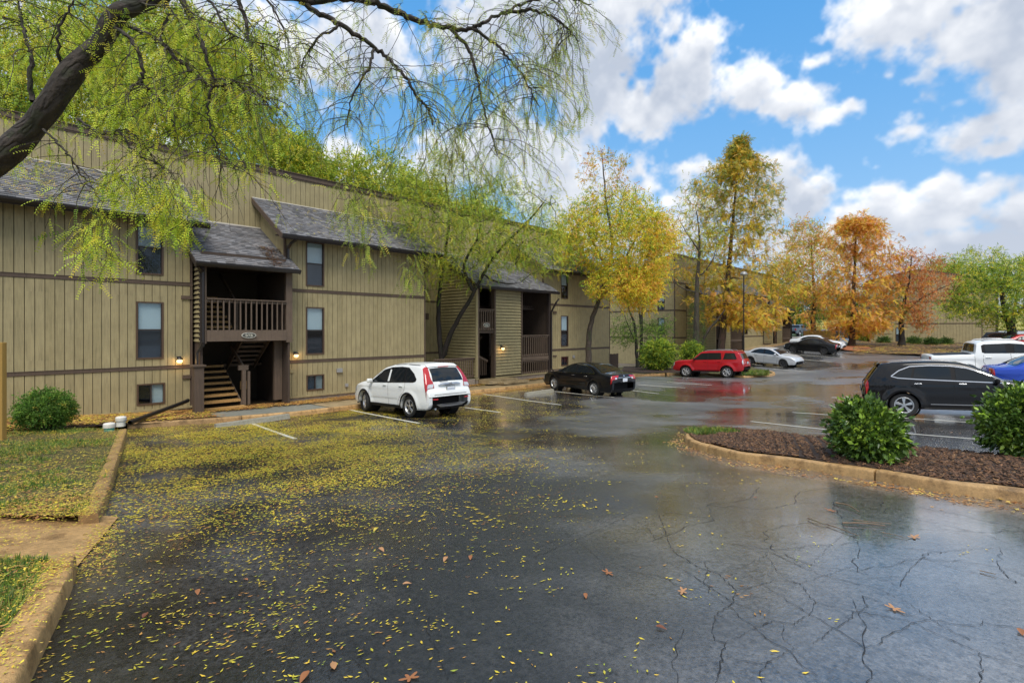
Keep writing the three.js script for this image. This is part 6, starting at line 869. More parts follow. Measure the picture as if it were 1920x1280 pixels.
// thick ivied trunk at the second building's corner
{
  const b = ground(1306, 684), d = -b.z, q = (x, y, dd = d) => at(x, y, dd), c1 = pal(['lime', 3], ['olive', 3], ['yellow', 2], ['orange', .8]), c2 = pal(['dark', 3], ['mid', 2]);
  const t = growTree('ivied_tree', 'thick grey trunk wrapped in ivy with thin twiggy crown at the second building corner', b, { seed: 5, n: 240, r0: .42, bark: MAT.bark, step: .6, perTip: 4, leafSize: 1.2, clump: .7,
    trunks: [{ pts: [b, q(1306, 640), q(1306, 580), q(1308, 520), q(1312, 470), q(1310, 420), q(1304, 385)], r: .34, tip: .05 }, { pts: [q(1312, 655), q(1325, 625, d - .5), q(1345, 600, d - 1), q(1360, 580, d - 1.4)], from: 0, r: .16 }, { pts: [q(1308, 548), q(1280, 540), q(1255, 520), q(1235, 500)], from: 0, r: .07 }, { pts: [q(1312, 470), q(1290, 440), q(1270, 405)], from: 0, r: .08 }, { pts: [q(1312, 520), q(1335, 490), q(1345, 460)], from: 0, r: .08 }],
    crown: blobCrown([E(1300, 430, 50, 60, d, 2.5, 1), E(1260, 480, 36, 50, d, 2, .5), E(1330, 470, 36, 50, d, 2, .5), E(1300, 370, 30, 40, d, 2, .4)]), colour: (R) => c1(R) });
  const R = rng(55), l = []; for (let i = 0; i < 900; i++) { const f = R(), y = lerp(.2, 5.6, f), a = R() * 6.283, r = lerp(.62, .36, f) * (.8 + .5 * R()), o = V(Math.cos(a) * r, y, Math.sin(a) * r); l.push([o, V(Math.cos(a), -.4, Math.sin(a)), .55 + .5 * R(), c2(R), R() * 6]); } foliage(t, 'ivy', SMALLSPRAY, MAT.leaf, l, R);
}
// bald cypresses: straight trunk, feathery tiers
function cypress(label, b, top, rows, d, col, seed, n, name = 'cypress_tree') {
  const q = (x, y, dd = d) => at(x, y, dd), R0 = rng(seed), tiers = rows.map(([y, x0, x1]) => [EYE + (HORIZON - y) / FPX * d, (x0 - 960) / FPX * d, (x1 - 960) / FPX * d]);
  const crown = (R) => { let f = Math.pow(R(), 1.15), k = f * (tiers.length - 1), i = Math.min(tiers.length - 2, Math.floor(k)), g = k - i, y = lerp(tiers[i][0], tiers[i + 1][0], g), xa = lerp(tiers[i][1], tiers[i + 1][1], g), xb = lerp(tiers[i][2], tiers[i + 1][2], g), c = (xa + xb) / 2, h = (xb - xa) / 2; const tq = Math.round(y / 1.15) * 1.15, a = R() * 6.283, az = hash2(Math.round(a * 2.2), Math.round(y / 1.15), seed), r = Math.pow(R(), .5) * (.55 + .72 * az); return V(c + Math.cos(a) * h * r, lerp(y, tq, .6) + (1 - r) * .5 - r * .25, -d + Math.sin(a) * h * r * .95); };
  return growTree(name, label, b, { seed, n, r0: .34, bark: MAT.redBark, step: .55, leafGeos: FEATHER, perTip: 13, leafSize: 1.1, droop: .35, clump: .55, twigR: .008, trunks: [{ pts: [b, q(...lerp2(b, top, d, .35)), q(...lerp2(b, top, d, .7)), q(top[0], top[1])], r: .34, tip: .06 }], crown, colour: (R, p) => col(R, p) });
}
function lerp2(b, top, d, f) { const bx = 960 + b.x / -b.z * FPX, by = HORIZON - (b.y - EYE) / -b.z * FPX; return [lerp(bx, top[0], f), lerp(by, top[1], f)]; }
{
  const b = ground(1351, 676), g1 = pal(['gold', 6], ['olive', 3.2], ['yellow', 1.6], ['orange', 1.2]), g2 = pal(['gold', 4], ['orange', 3.4], ['yellow', 1.5], ['pink', .7]), g3 = pal(['olive', 5], ['gold', 3], ['mid', .8]);
  cypress('tall golden bald cypress with a pointed top beside the silver sedan', b, [1388, 268], [[612, 1345, 1465], [575, 1290, 1475], [520, 1275, 1478], [460, 1285, 1475], [410, 1290, 1470], [360, 1298, 1462], [322, 1322, 1440], [288, 1362, 1412], [268, 1385, 1393]], -b.z, (R, p) => { const y = HORIZON - (p.y - EYE) / -p.z * FPX; return y > 540 && R() < .5 ? g2(R) : y < 440 && R() < .65 ? g3(R) : g1(R); }, 61, 860);
  const b2 = ground(1598, 650), o1 = pal(['orange', 6], ['pink', 2], ['gold', 2.5], ['rust', 2]), o2 = pal(['yellow', 2], ['gold', 4], ['olive', 1.6], ['orange', 2]);
  cypress('broad orange bald cypress standing in a ring of red mulch', b2, [1606, 410], [[618, 1560, 1650], [590, 1528, 1690], [550, 1535, 1700], [510, 1550, 1695], [470, 1560, 1688], [440, 1552, 1672], [418, 1560, 1650], [410, 1585, 1640]], -b2.z, (R, p) => (R() < .35 ? o2(R) : o1(R)), 62, 680);
}
// mixed orange and green trees between them, red maple, and the green tree on the right
{
  let b = ground(1526, 640); b = V(b.x * 1.0, b.y, b.z); let d = -b.z, q = (x, y, dd = d) => at(x, y, dd); const c = pal(['pink', 2.4], ['orange', 3], ['lime', 2.6], ['olive', 2], ['gold', 2]);
  growTree('maple_tree', 'tree turning orange and pink over green behind the wooden enclosure', b, { seed: 7, n: 620, r0: .3, step: .8, perTip: 9, leafSize: 1.8, clump: 1, trunks: [{ pts: [b, q(1525, 600), q(1528, 560), q(1524, 510), q(1522, 450)], r: .42, tip: .1 }], crown: blobCrown([E(1522, 500, 52, 60, d, 4, 1.5), E(1510, 440, 32, 26, d, 2, .4), E(1480, 530, 44, 46, d, 3, .9), E(1550, 560, 40, 32, d, 3, .5)]), colour: (R) => c(R) });
  b = ground(1428, 648); d = -b.z; const c2 = pal(['olive', 3], ['gold', 3], ['lime', 2], ['orange', 1]);
  growTree('small_tree', 'small dark leaning tree in front of the second building wall', b, { seed: 8, n: 150, r0: .17, step: .6, perTip: 6, leafSize: 1.3, clump: .7, trunks: [{ pts: [b, at(1432, 610, d), at(1440, 580, d), at(1446, 540, d), at(1450, 500, d)], r: .22, tip: .2 }], crown: blobCrown([E(1450, 520, 40, 46, d, 2.5, 1), E(1470, 550, 30, 30, d, 2, .5)]), colour: (R) => c2(R) });
  b = ground(1692, 650); d = -b.z; const c3 = pal(['red', 5], ['rust', 3.5], ['orange', 1.6], ['olive', .8]), c4 = pal(['green', 2], ['olive', 3], ['gold', 1.5], ['rust', 1.5]);
  growTree('maple_tree', 'red-leaved maple in front of the far building wall', b, { seed: 9, n: 400, r0: .3, step: .7, perTip: 7, leafSize: 1.4, clump: .75, trunks: [{ pts: [b, q(1691, 620, d), q(1691, 590, d), q(1698, 560, d), q(1706, 520, d), q(1710, 480, d)], r: .34, tip: .1 }, { pts: [q(1692, 592, d), q(1720, 565, d), q(1755, 545, d), q(1790, 530, d)], from: 0, r: .12 }], crown: blobCrown([E(1708, 500, 40, 34, d, 2.6, 1), E(1755, 540, 58, 26, d, 2.4, 1), E(1700, 560, 44, 34, d, 2.6, .8), E(1730, 500, 30, 30, d, 2, .4), E(1728, 600, 12, 20, d, 1, .25), E(1680, 580, 30, 18, d, 2, .3)]), colour: (R, p) => { const x = 960 + p.x / -p.z * FPX, y = HORIZON - (p.y - EYE) / -p.z * FPX; return x < 1700 && y > 540 && R() < .75 ? c4(R) : c3(R); } });
  const gx = 42.5, gz = -43; b = onG(gx, gz); d = 43; const c5 = pal(['green', 4], ['lime', 3], ['mid', 2], ['yellow', 1.2]);
  growTree('spreading_tree', 'low spreading green tree with dark trunk at the right edge', b, { seed: 10, n: 600, r0: .36, step: .6, perTip: 9, leafSize: 1.2, clump: .6, bark: MAT.darkBark, trunks: [{ pts: [b, q(1896, 610, d), q(1885, 580, d), q(1880, 540, d), q(1890, 500, d)], r: .4, tip: .15 }, { pts: [q(1893, 605, d), q(1860, 580, d), q(1830, 570, d), q(1800, 565, d)], from: 0, r: .13 }, { pts: [q(1893, 600, d), q(1930, 570, d), q(1970, 540, d)], from: 0, r: .16 }], crown: blobCrown([E(1860, 560, 62, 36, d, 3, 1.2), E(1810, 575, 36, 16, d, 2, .5), E(1900, 520, 60, 36, d, 3, 1.2), E(1960, 540, 60, 60, d, 3.5, 1), E(1850, 520, 36, 26, d, 2.4, .5), E(1890, 590, 50, 26, d, 2.4, .6), E(1830, 530, 30, 20, d, 2, .3)]), colour: (R) => c5(R) });
}
// trees behind the buildings
{
  const g = pal(['lime', 4], ['green', 4], ['olive', 2], ['yellow', 1]), dk = pal(['mid', 4], ['green', 3], ['dark', 2]), mk = (px, d, bs, label, col, seed, n = 420, size = 1.9, top) => { const x = (px - 960) / FPX * d, b = V(x, G(x, -d), -d); const bl = bs.map((e) => E(...e)); growTree('shade_tree', label, b, { seed, n: Math.round(n * 1.25), r0: .3, step: .9, perTip: 11, leafSize: size, clump: 1.0, trunks: [{ pts: [b, V(x + .2, b.y + 3, -d), bl[0][0].clone().add(V(0, -bl[0][2] * .3, 0)), bl[0][0].clone().add(V(.2, bl[0][2] * .6, 0))], r: .35, tip: .12 }], crown: blobCrown(bl), colour: (R) => col(R) }); };
  mk(545, 40, [[545, 310, 52, 56, 40, 3, 1], [585, 340, 40, 40, 40, 3, .5]], 'green tree showing above the first building roof, left of the gap', g, 21, 360);
  mk(660, 44, [[650, 350, 60, 60, 44, 3, 1], [720, 345, 60, 55, 44, 3, 1]], 'yellow-green tree rising behind the middle of the first building', g, 22, 260);
  mk(820, 46, [[790, 385, 50, 45, 46, 3, 1], [880, 420, 60, 40, 46, 3, .7]], 'tall green tree behind the second stairwell roof', g, 23, 420);
  mk(60, 25, [[40, 120, 170, 130, 25, 3.4, 1.2], [180, 190, 110, 90, 25, 3, .8], [-100, 200, 150, 150, 25, 3, .8]], 'leafy light green tree behind the roof at the upper left', g, 24, 620, 1.5);
  mk(330, 29, [[330, 150, 130, 110, 29, 3.4, 1.2], [420, 230, 90, 80, 29, 3, .8], [250, 60, 120, 90, 29, 3, .7], [440, 120, 70, 70, 29, 3, .4]], 'broad light green tree behind the first shingled roof', g, 25, 720, 1.6);
  mk(1815, 95, [[1790, 500, 30, 24, 95, 4, 1], [1838, 488, 36, 26, 95, 4, 1], [1815, 520, 40, 24, 95, 4, 1]], 'distant dull green tree over the far building roof', g, 26, 170, 2.0);
  mk(1760, 100, [[1762, 508, 22, 18, 100, 3, 1]], 'small distant tree left of the dull green tree on the skyline', g, 27, 80, 2.0);
  mk(1900, 90, [[1912, 510, 34, 36, 90, 4, 1], [1880, 530, 24, 24, 90, 4, .5], [1960, 520, 40, 40, 90, 4, 1]], 'distant green tree at the right skyline', g, 28, 180, 2.0);
  // the wood edge beyond the far lawn
  [[1410, 130, 'lime'], [1452, 118, 'green'], [1498, 122, 'mid'], [1545, 150, 'mid'], [1590, 165, 'green'], [1632, 158, 'mid'], [1672, 170, 'green'], [1715, 160, 'mid']].forEach(([px, d, k], i) => { const x = (px - 960) / FPX * d, b = V(x, d > 140 ? 3.5 : 1.2, -d), col = pal([k, 4], ['dark', 3], ['green', 2]); growTree('wood_edge_tree', ['round lime', 'tall mid-green', 'dark', 'dark', 'broad green', 'dark', 'green', 'dark'][i] + ' tree of the wood edge, ' + ['first', 'second', 'third', 'fourth', 'fifth', 'sixth', 'seventh', 'last'][i] + ' from the left beyond the far lawn', b, { seed: 40 + i, n: 170, r0: .3, step: 1.4, perTip: 11, leafSize: 3.4, clump: 1.7, trunks: [{ pts: [b, V(x, b.y + 4, -d), V(x + .3, b.y + 9, -d)], r: .35, tip: .15 }], crown: blobCrown([[V(x, b.y + 5.5, -d), 4.6, 4.6, 4, 1, .2], [V(x + 1, b.y + 9, -d), 3.4, 3.2, 3, .6, .2], [V(x - 1, b.y + 2.4, -d), 4.6, 2.2, 3, .5, .2]]), colour: (R) => col(R) }); });
}
// shrubs
function shrub(name, label, b, { w, h, n = 220, leafGeos = SPRAY, m = MAT.leaf, col, size = .8, perTip = 6, seed, flat = .5, stems = 7, bark = MAT.darkBark, group, hollow = .5, low = .12 }) {
  const R0 = rng(seed), tr = []; for (let i = 0; i < stems; i++) { const a = i / stems * 6.283 + R0(), r = w * (.2 + .3 * R0()); tr.push({ pts: [b.clone().add(V(Math.cos(a) * .08, 0, Math.sin(a) * .08)), b.clone().add(V(Math.cos(a) * r * .5, h * .35, Math.sin(a) * r * .5)), b.clone().add(V(Math.cos(a) * r, h * (.6 + .25 * R0()), Math.sin(a) * r))], r: .02, tip: .4, ...(i ? {} : {}) }); }
  return growTree(name, label, b, { seed, n, r0: .02, trunks: tr, step: .14, twigR: .0035, perTip, leafGeos, leafM: m, leafSize: size, clump: .10, bark, droop: .05, category: 'shrub', group, crown: (R) => { const d = rdir(R), r = lerp(hollow, 1, Math.cbrt(R())), lump = .62 + .7 * vnoise(d.x * 2.3 + 5 + seed, d.y * 2.3 + d.z * 1.9, seed, 0) + (R() < .06 ? .28 * R() : 0); let y = d.y * r * lump; return V(b.x + d.x * r * w / 2 * lump, b.y + h * (low + (1 - low) * (.5 + .5 * Math.sign(y) * Math.pow(Math.abs(y), flat < 1 ? .85 : 1))), b.z + d.z * r * w / 2 * lump); }, colour: (R, p, t) => col(R) });
}
{
  const gl = pal(['mid', 5], ['dark', 3], ['green', 2.4]), gloss = [sprayGeo(501, { n: 10, len: .2, leaf: .058, w: .034, spread: 1.1, droop: -.1 }), sprayGeo(502, { n: 9, len: .2, leaf: .064, w: .036, spread: 1.1, droop: -.05 })], yl = pal(['lime', 3], ['green', 4], ['mid', 3]);
  let p = gp(1622, 872, .12); shrub('glossy_shrub', 'glossy dark green shrub in the mulched island, left of the two', V(p[0] + .26, G(...p) + .14, p[1] - .33), { w: .52, h: .57, n: 440, leafGeos: gloss, m: MAT.gloss, col: gl, size: 1.0, seed: 71, perTip: 7 });
  p = gp(1915, 868, .12); shrub('glossy_shrub', 'glossy dark green shrub in the mulched island, cut by the right edge', V(p[0] + .48, G(...p) + .14, p[1] - .3), { w: .82, h: .78, n: 520, leafGeos: gloss, m: MAT.gloss, col: gl, size: 1.0, seed: 72, perTip: 7 });
  const tiny = [sprayGeo(511, { n: 10, len: .15, leaf: .034, w: .022, spread: 1.2, droop: -.15 }), sprayGeo(512, { n: 10, len: .15, leaf: .034, w: .022, spread: 1.2, droop: -.1 })], hg = palette([[.10, .20, .035, 4], [.06, .13, .025, 3], [.17, .26, .05, 1.6], [.36, .30, .06, .25]]);
  p = gp(64, 812, .12); shrub('clipped_bush', 'small-leaved green bush against the wall at the left edge', V(p[0] - .05, G(...p) + .12, p[1] - .35), { w: .82, h: .78, n: 460, leafGeos: tiny, col: hg, size: 1.05, seed: 73, perTip: 7, flat: .9, low: .2 });
  let b = ground(1232, 697); shrub('round_bush', 'tall rounded yellow-green bush between the small tree and the red vehicle', b, { w: 2.05, h: 2.45, n: 520, col: yl, size: 1.05, seed: 74, perTip: 7 });
  b = ground(1297, 688); shrub('round_bush', 'smaller green bush behind the bonnet of the red vehicle', b.add(V(0, .3, 0)), { w: 1.6, h: 1.6, n: 300, col: yl, size: 1.0, seed: 75, perTip: 7 });
  const dg = pal(['dark', 4], ['mid', 3]); [[1658, 641, 'under the end of the far wall, leftmost of four'], [1714, 643, 'just right of the red maple trunk'], [1747, 645, 'third of four along the far wall'], [1774, 644, 'rightmost of four along the far wall']].forEach(([x, y, w], i) => { const q = ground(x, y + 3); shrub('low_shrub', 'low rounded dark shrub ' + w, q.add(V(0, .1, 0)), { w: .85, h: .5, n: 90, col: dg, size: 1.3, seed: 80 + i, perTip: 7, stems: 4, group: 'low shrubs along the far building wall' }); });
  b = ground(1622, 640); shrub('garden_shrub', 'loose olive shrub behind the orange cypress trunk', b, { w: 3.2, h: 2.6, n: 220, col: pal(['olive', 3], ['green', 3], ['gold', 1.5], ['dark', 1]), size: 1.8, seed: 85, perTip: 7 });
}
// ---------- the big locust whose limbs hang over the car park ----------
{
  const D = 6.2, q = (x, y, d = D) => at(x, y, d), base = (() => { const [x, z] = [-9.6, -6.6]; return V(x, G(x, z), z); })(), R = rng(909), t = thing('overhanging_locust', 'big leaning locust with mossy bark whose thin leafy twigs hang across the top left', 'tree', [base.x, base.y, base.z]);
  const rel = (p) => p.clone().sub(base), cat = (pts, n = 8) => new THREE.CatmullRomCurve3(pts, false, 'centripetal').getPoints((pts.length - 1) * n);
  const main = cat([base, base.clone().add(V(.25, 1.4, .1)), q(-330, 520), q(-130, 375), q(10, 285), q(95, 195), q(160, 108), q(205, 48), q(260, 8), q(340, -25, 6.4), q(430, -38, 6.7), q(520, -14, 7), q(580, 4, 7.1)], 10), nm = main.length;
  part(t, 'trunk', tube(main.map((p, i) => rel(p).add(V(.02 * Math.sin(i * .31), .02 * Math.cos(i * .43), .02 * Math.sin(i * .27)))), main.map((p, i) => lerp(.20, .048, Math.pow(i / (nm - 1), .9)) * (1 + .06 * Math.sin(i * .37) + .03 * Math.sin(i * .91 + 1))), 18, 1.2), (MAT.limb = MAT.bark.clone(), MAT.limb.color.multiplyScalar(.62), MAT.limb));
  // limbs: points, start radius, strands, leafiness, strand length
  const limbs = [
    [[[560, 2, 7.1], [605, 28, 7.1], [655, 58, 7.1], [700, 86, 7.2], [735, 118, 7.2], [765, 152, 7.2], [785, 185, 7.2], [803, 205, 7.2], [812, 235, 7.2]], .04, 54, .9, 1.35], [[[575, 3, 7.1], [650, -4, 7.2], [700, 4, 7.3], [750, 26, 7.4], [800, 44, 7.5], [850, 54, 7.5], [885, 53, 7.6], [910, 40, 7.6], [960, 16, 7.8], [1005, -4, 8]], .056, 46, .9, 1.0],
    [[[845, 54, 7.5], [878, 92, 7.5], [892, 130, 7.5], [902, 180, 7.5], [915, 230, 7.5], [932, 290, 7.5]], .03, 50, .8, 1.2], [[[885, 53, 7.6], [925, 80, 7.6], [955, 110, 7.6], [985, 150, 7.7], [1010, 200, 7.7]], .026, 46, .9, 1.15], [[[940, 24, 7.8], [1000, 20, 7.8], [1050, 40, 7.9], [1085, 80, 7.9]], .03, 34, .8, 1.2], [[[1000, -2, 8], [1060, -5, 8], [1110, 10, 8]], .03, 26, .8, .8],
    [[[700, 86, 7.2], [690, 130, 7], [660, 180, 7], [650, 240, 7]], .022, 22, .75, .9], [[[640, 46, 7.1], [600, 70, 6.9], [570, 110, 6.9], [560, 160, 6.9]], .02, 24, .8, .8],
    [[[335, -20, 6.4], [363, 48, 6.4], [381, 92, 6.3], [396, 136, 6.3], [402, 160, 6.3]], .04, 26, .75, 1.1], [[[232, 44, 6.2], [296, 76, 6.1], [336, 113, 6.1], [368, 140, 6.1], [400, 163, 6.1], [440, 154, 6.1], [480, 172, 6.1], [510, 205, 6.1]], .026, 50, .7, 1.15], [[[440, -36, 6.7], [450, 5, 6.7], [463, 50, 6.7], [470, 112, 6.7], [474, 160, 6.7]], .035, 34, .65, 1.2],
    [[[212, 50, 6.2], [248, 80, 6.0], [265, 128, 6], [266, 158, 6], [282, 170, 6], [312, 203, 6], [330, 250, 6]], .026, 34, 1.0, .8], [[[144, 222, 6.2], [200, 252, 6], [228, 243, 6], [262, 262, 5.9], [290, 300, 5.9]], .016, 15, 1.2, .42], [[[80, 242, 6.1], [111, 272, 5.9], [134, 299, 5.8], [150, 325, 5.8], [170, 350, 5.8], [190, 380, 5.8]], .014, 22, 1.2, .5], [[[396, 165, 6.1], [390, 220, 6.1], [405, 270, 6.1], [420, 320, 6]], .018, 34, .42, 1.0],
    [[[60, 190, 6.2], [56, 100, 6.2], [40, 40, 6.3], [30, -20, 6.4]], .03, 44, 1.1, .8], [[[120, 160, 6.2], [110, 60, 6], [140, 0, 6], [180, -40, 6]], .02, 36, 1.1, .8], [[[260, 8, 6.2], [320, 20, 6], [300, 70, 5.9], [330, 120, 5.9]], .02, 34, .9, .8], [[[360, -28, 6.5], [400, 10, 6.4], [430, 60, 6.4], [520, 90, 6.4]], .02, 36, .8, .9], [[[480, -28, 6.9], [520, 30, 6.8], [540, 80, 6.8]], .018, 30, .7, .9],
    [[[220, 245, 6], [260, 290, 5.9], [300, 310, 5.9], [340, 330, 5.9]], .012, 18, 1.2, .45]];
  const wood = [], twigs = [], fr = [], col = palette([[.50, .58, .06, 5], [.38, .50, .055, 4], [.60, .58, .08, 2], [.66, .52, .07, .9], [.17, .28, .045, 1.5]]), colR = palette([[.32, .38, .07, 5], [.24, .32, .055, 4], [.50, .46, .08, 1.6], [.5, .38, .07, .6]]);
  for (const [pp, r0, n, leafy, len] of limbs) {
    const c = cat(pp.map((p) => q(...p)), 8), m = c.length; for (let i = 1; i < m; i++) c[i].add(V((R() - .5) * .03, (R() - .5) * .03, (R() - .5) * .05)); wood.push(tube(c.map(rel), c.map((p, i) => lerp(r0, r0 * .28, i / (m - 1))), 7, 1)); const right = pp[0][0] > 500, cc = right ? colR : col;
    for (let s = 0; s < n * (right ? 1 : .62); s++) {
      let p = c[Math.floor(lerp(.12, 1, Math.pow(R(), .75)) * (m - 1))].clone(), a = R() * 6.283, d = V(Math.cos(a) * .8, .25 - R() * .5, Math.sin(a) * .8).normalize(); const L = len * (.35 + .9 * R()), st = .075, N = Math.max(5, Math.round(L / st)), pts = [p.clone()], bend = (R() - .5) * .16;
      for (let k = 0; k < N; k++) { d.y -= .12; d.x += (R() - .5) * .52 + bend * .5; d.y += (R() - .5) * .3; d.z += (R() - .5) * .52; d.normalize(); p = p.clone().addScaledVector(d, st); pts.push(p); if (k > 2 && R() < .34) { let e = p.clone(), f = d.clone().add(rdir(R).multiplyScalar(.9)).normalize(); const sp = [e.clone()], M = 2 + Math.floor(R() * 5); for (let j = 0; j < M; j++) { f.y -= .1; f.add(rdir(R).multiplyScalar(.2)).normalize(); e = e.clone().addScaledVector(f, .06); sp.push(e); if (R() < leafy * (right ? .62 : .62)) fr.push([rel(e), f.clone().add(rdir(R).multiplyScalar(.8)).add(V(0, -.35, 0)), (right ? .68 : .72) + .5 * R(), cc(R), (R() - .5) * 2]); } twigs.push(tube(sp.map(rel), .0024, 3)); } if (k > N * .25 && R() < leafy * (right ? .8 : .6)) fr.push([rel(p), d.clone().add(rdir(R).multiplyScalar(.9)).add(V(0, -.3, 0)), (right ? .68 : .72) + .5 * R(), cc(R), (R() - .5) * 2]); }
      twigs.push(tube(pts.map(rel), pts.map((v, i) => lerp(.0065, .0024, i / N)), 4));
    }
  }
  // leafy sprays hanging low before the roofs, and filling the upper left
  const clouds = [[170, 425, 34, 52, 5.8, 44], [205, 462, 16, 24, 5.8, 14], [310, 385, 34, 30, 5.9, 34], [348, 398, 22, 20, 5.9, 18], [250, 325, 66, 34, 5.9, 60], [330, 350, 50, 38, 5.9, 56], [680, 410, 36, 56, 7.2, 30], [660, 370, 34, 50, 7.2, 26], [770, 500, 24, 40, 7.6, 20], [60, 230, 120, 80, 7.8, 60], [320, 210, 130, 90, 7.2, 70], [330, 90, 130, 80, 7.4, 80], [40, 60, 120, 90, 7.8, 110], [180, 60, 120, 80, 7.8, 90], [200, 170, 100, 80, 7.6, 60], [420, 90, 110, 90, 7.2, 60], [440, 260, 80, 80, 6.6, 60], [520, 130, 70, 100, 7.2, 60], [860, 330, 120, 90, 8, 50], [1040, 160, 80, 110, 8.2, 70], [960, 300, 90, 90, 8, 40]];
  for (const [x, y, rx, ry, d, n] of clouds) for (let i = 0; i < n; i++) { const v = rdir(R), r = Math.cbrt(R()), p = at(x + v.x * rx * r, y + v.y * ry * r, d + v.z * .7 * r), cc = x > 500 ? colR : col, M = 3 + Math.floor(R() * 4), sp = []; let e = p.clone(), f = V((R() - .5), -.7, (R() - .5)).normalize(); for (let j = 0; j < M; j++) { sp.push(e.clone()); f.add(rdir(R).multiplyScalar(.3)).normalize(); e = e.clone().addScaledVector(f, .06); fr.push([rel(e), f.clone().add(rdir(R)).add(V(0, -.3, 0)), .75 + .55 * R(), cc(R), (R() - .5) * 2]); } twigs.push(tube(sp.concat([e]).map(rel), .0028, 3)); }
  part(t, 'limbs', wood, MAT.limb, true); part(t, 'twigs', twigs, MAT.twig, true); foliage(t, 'crown', FROND, MAT.leaf, fr, R);
  
}
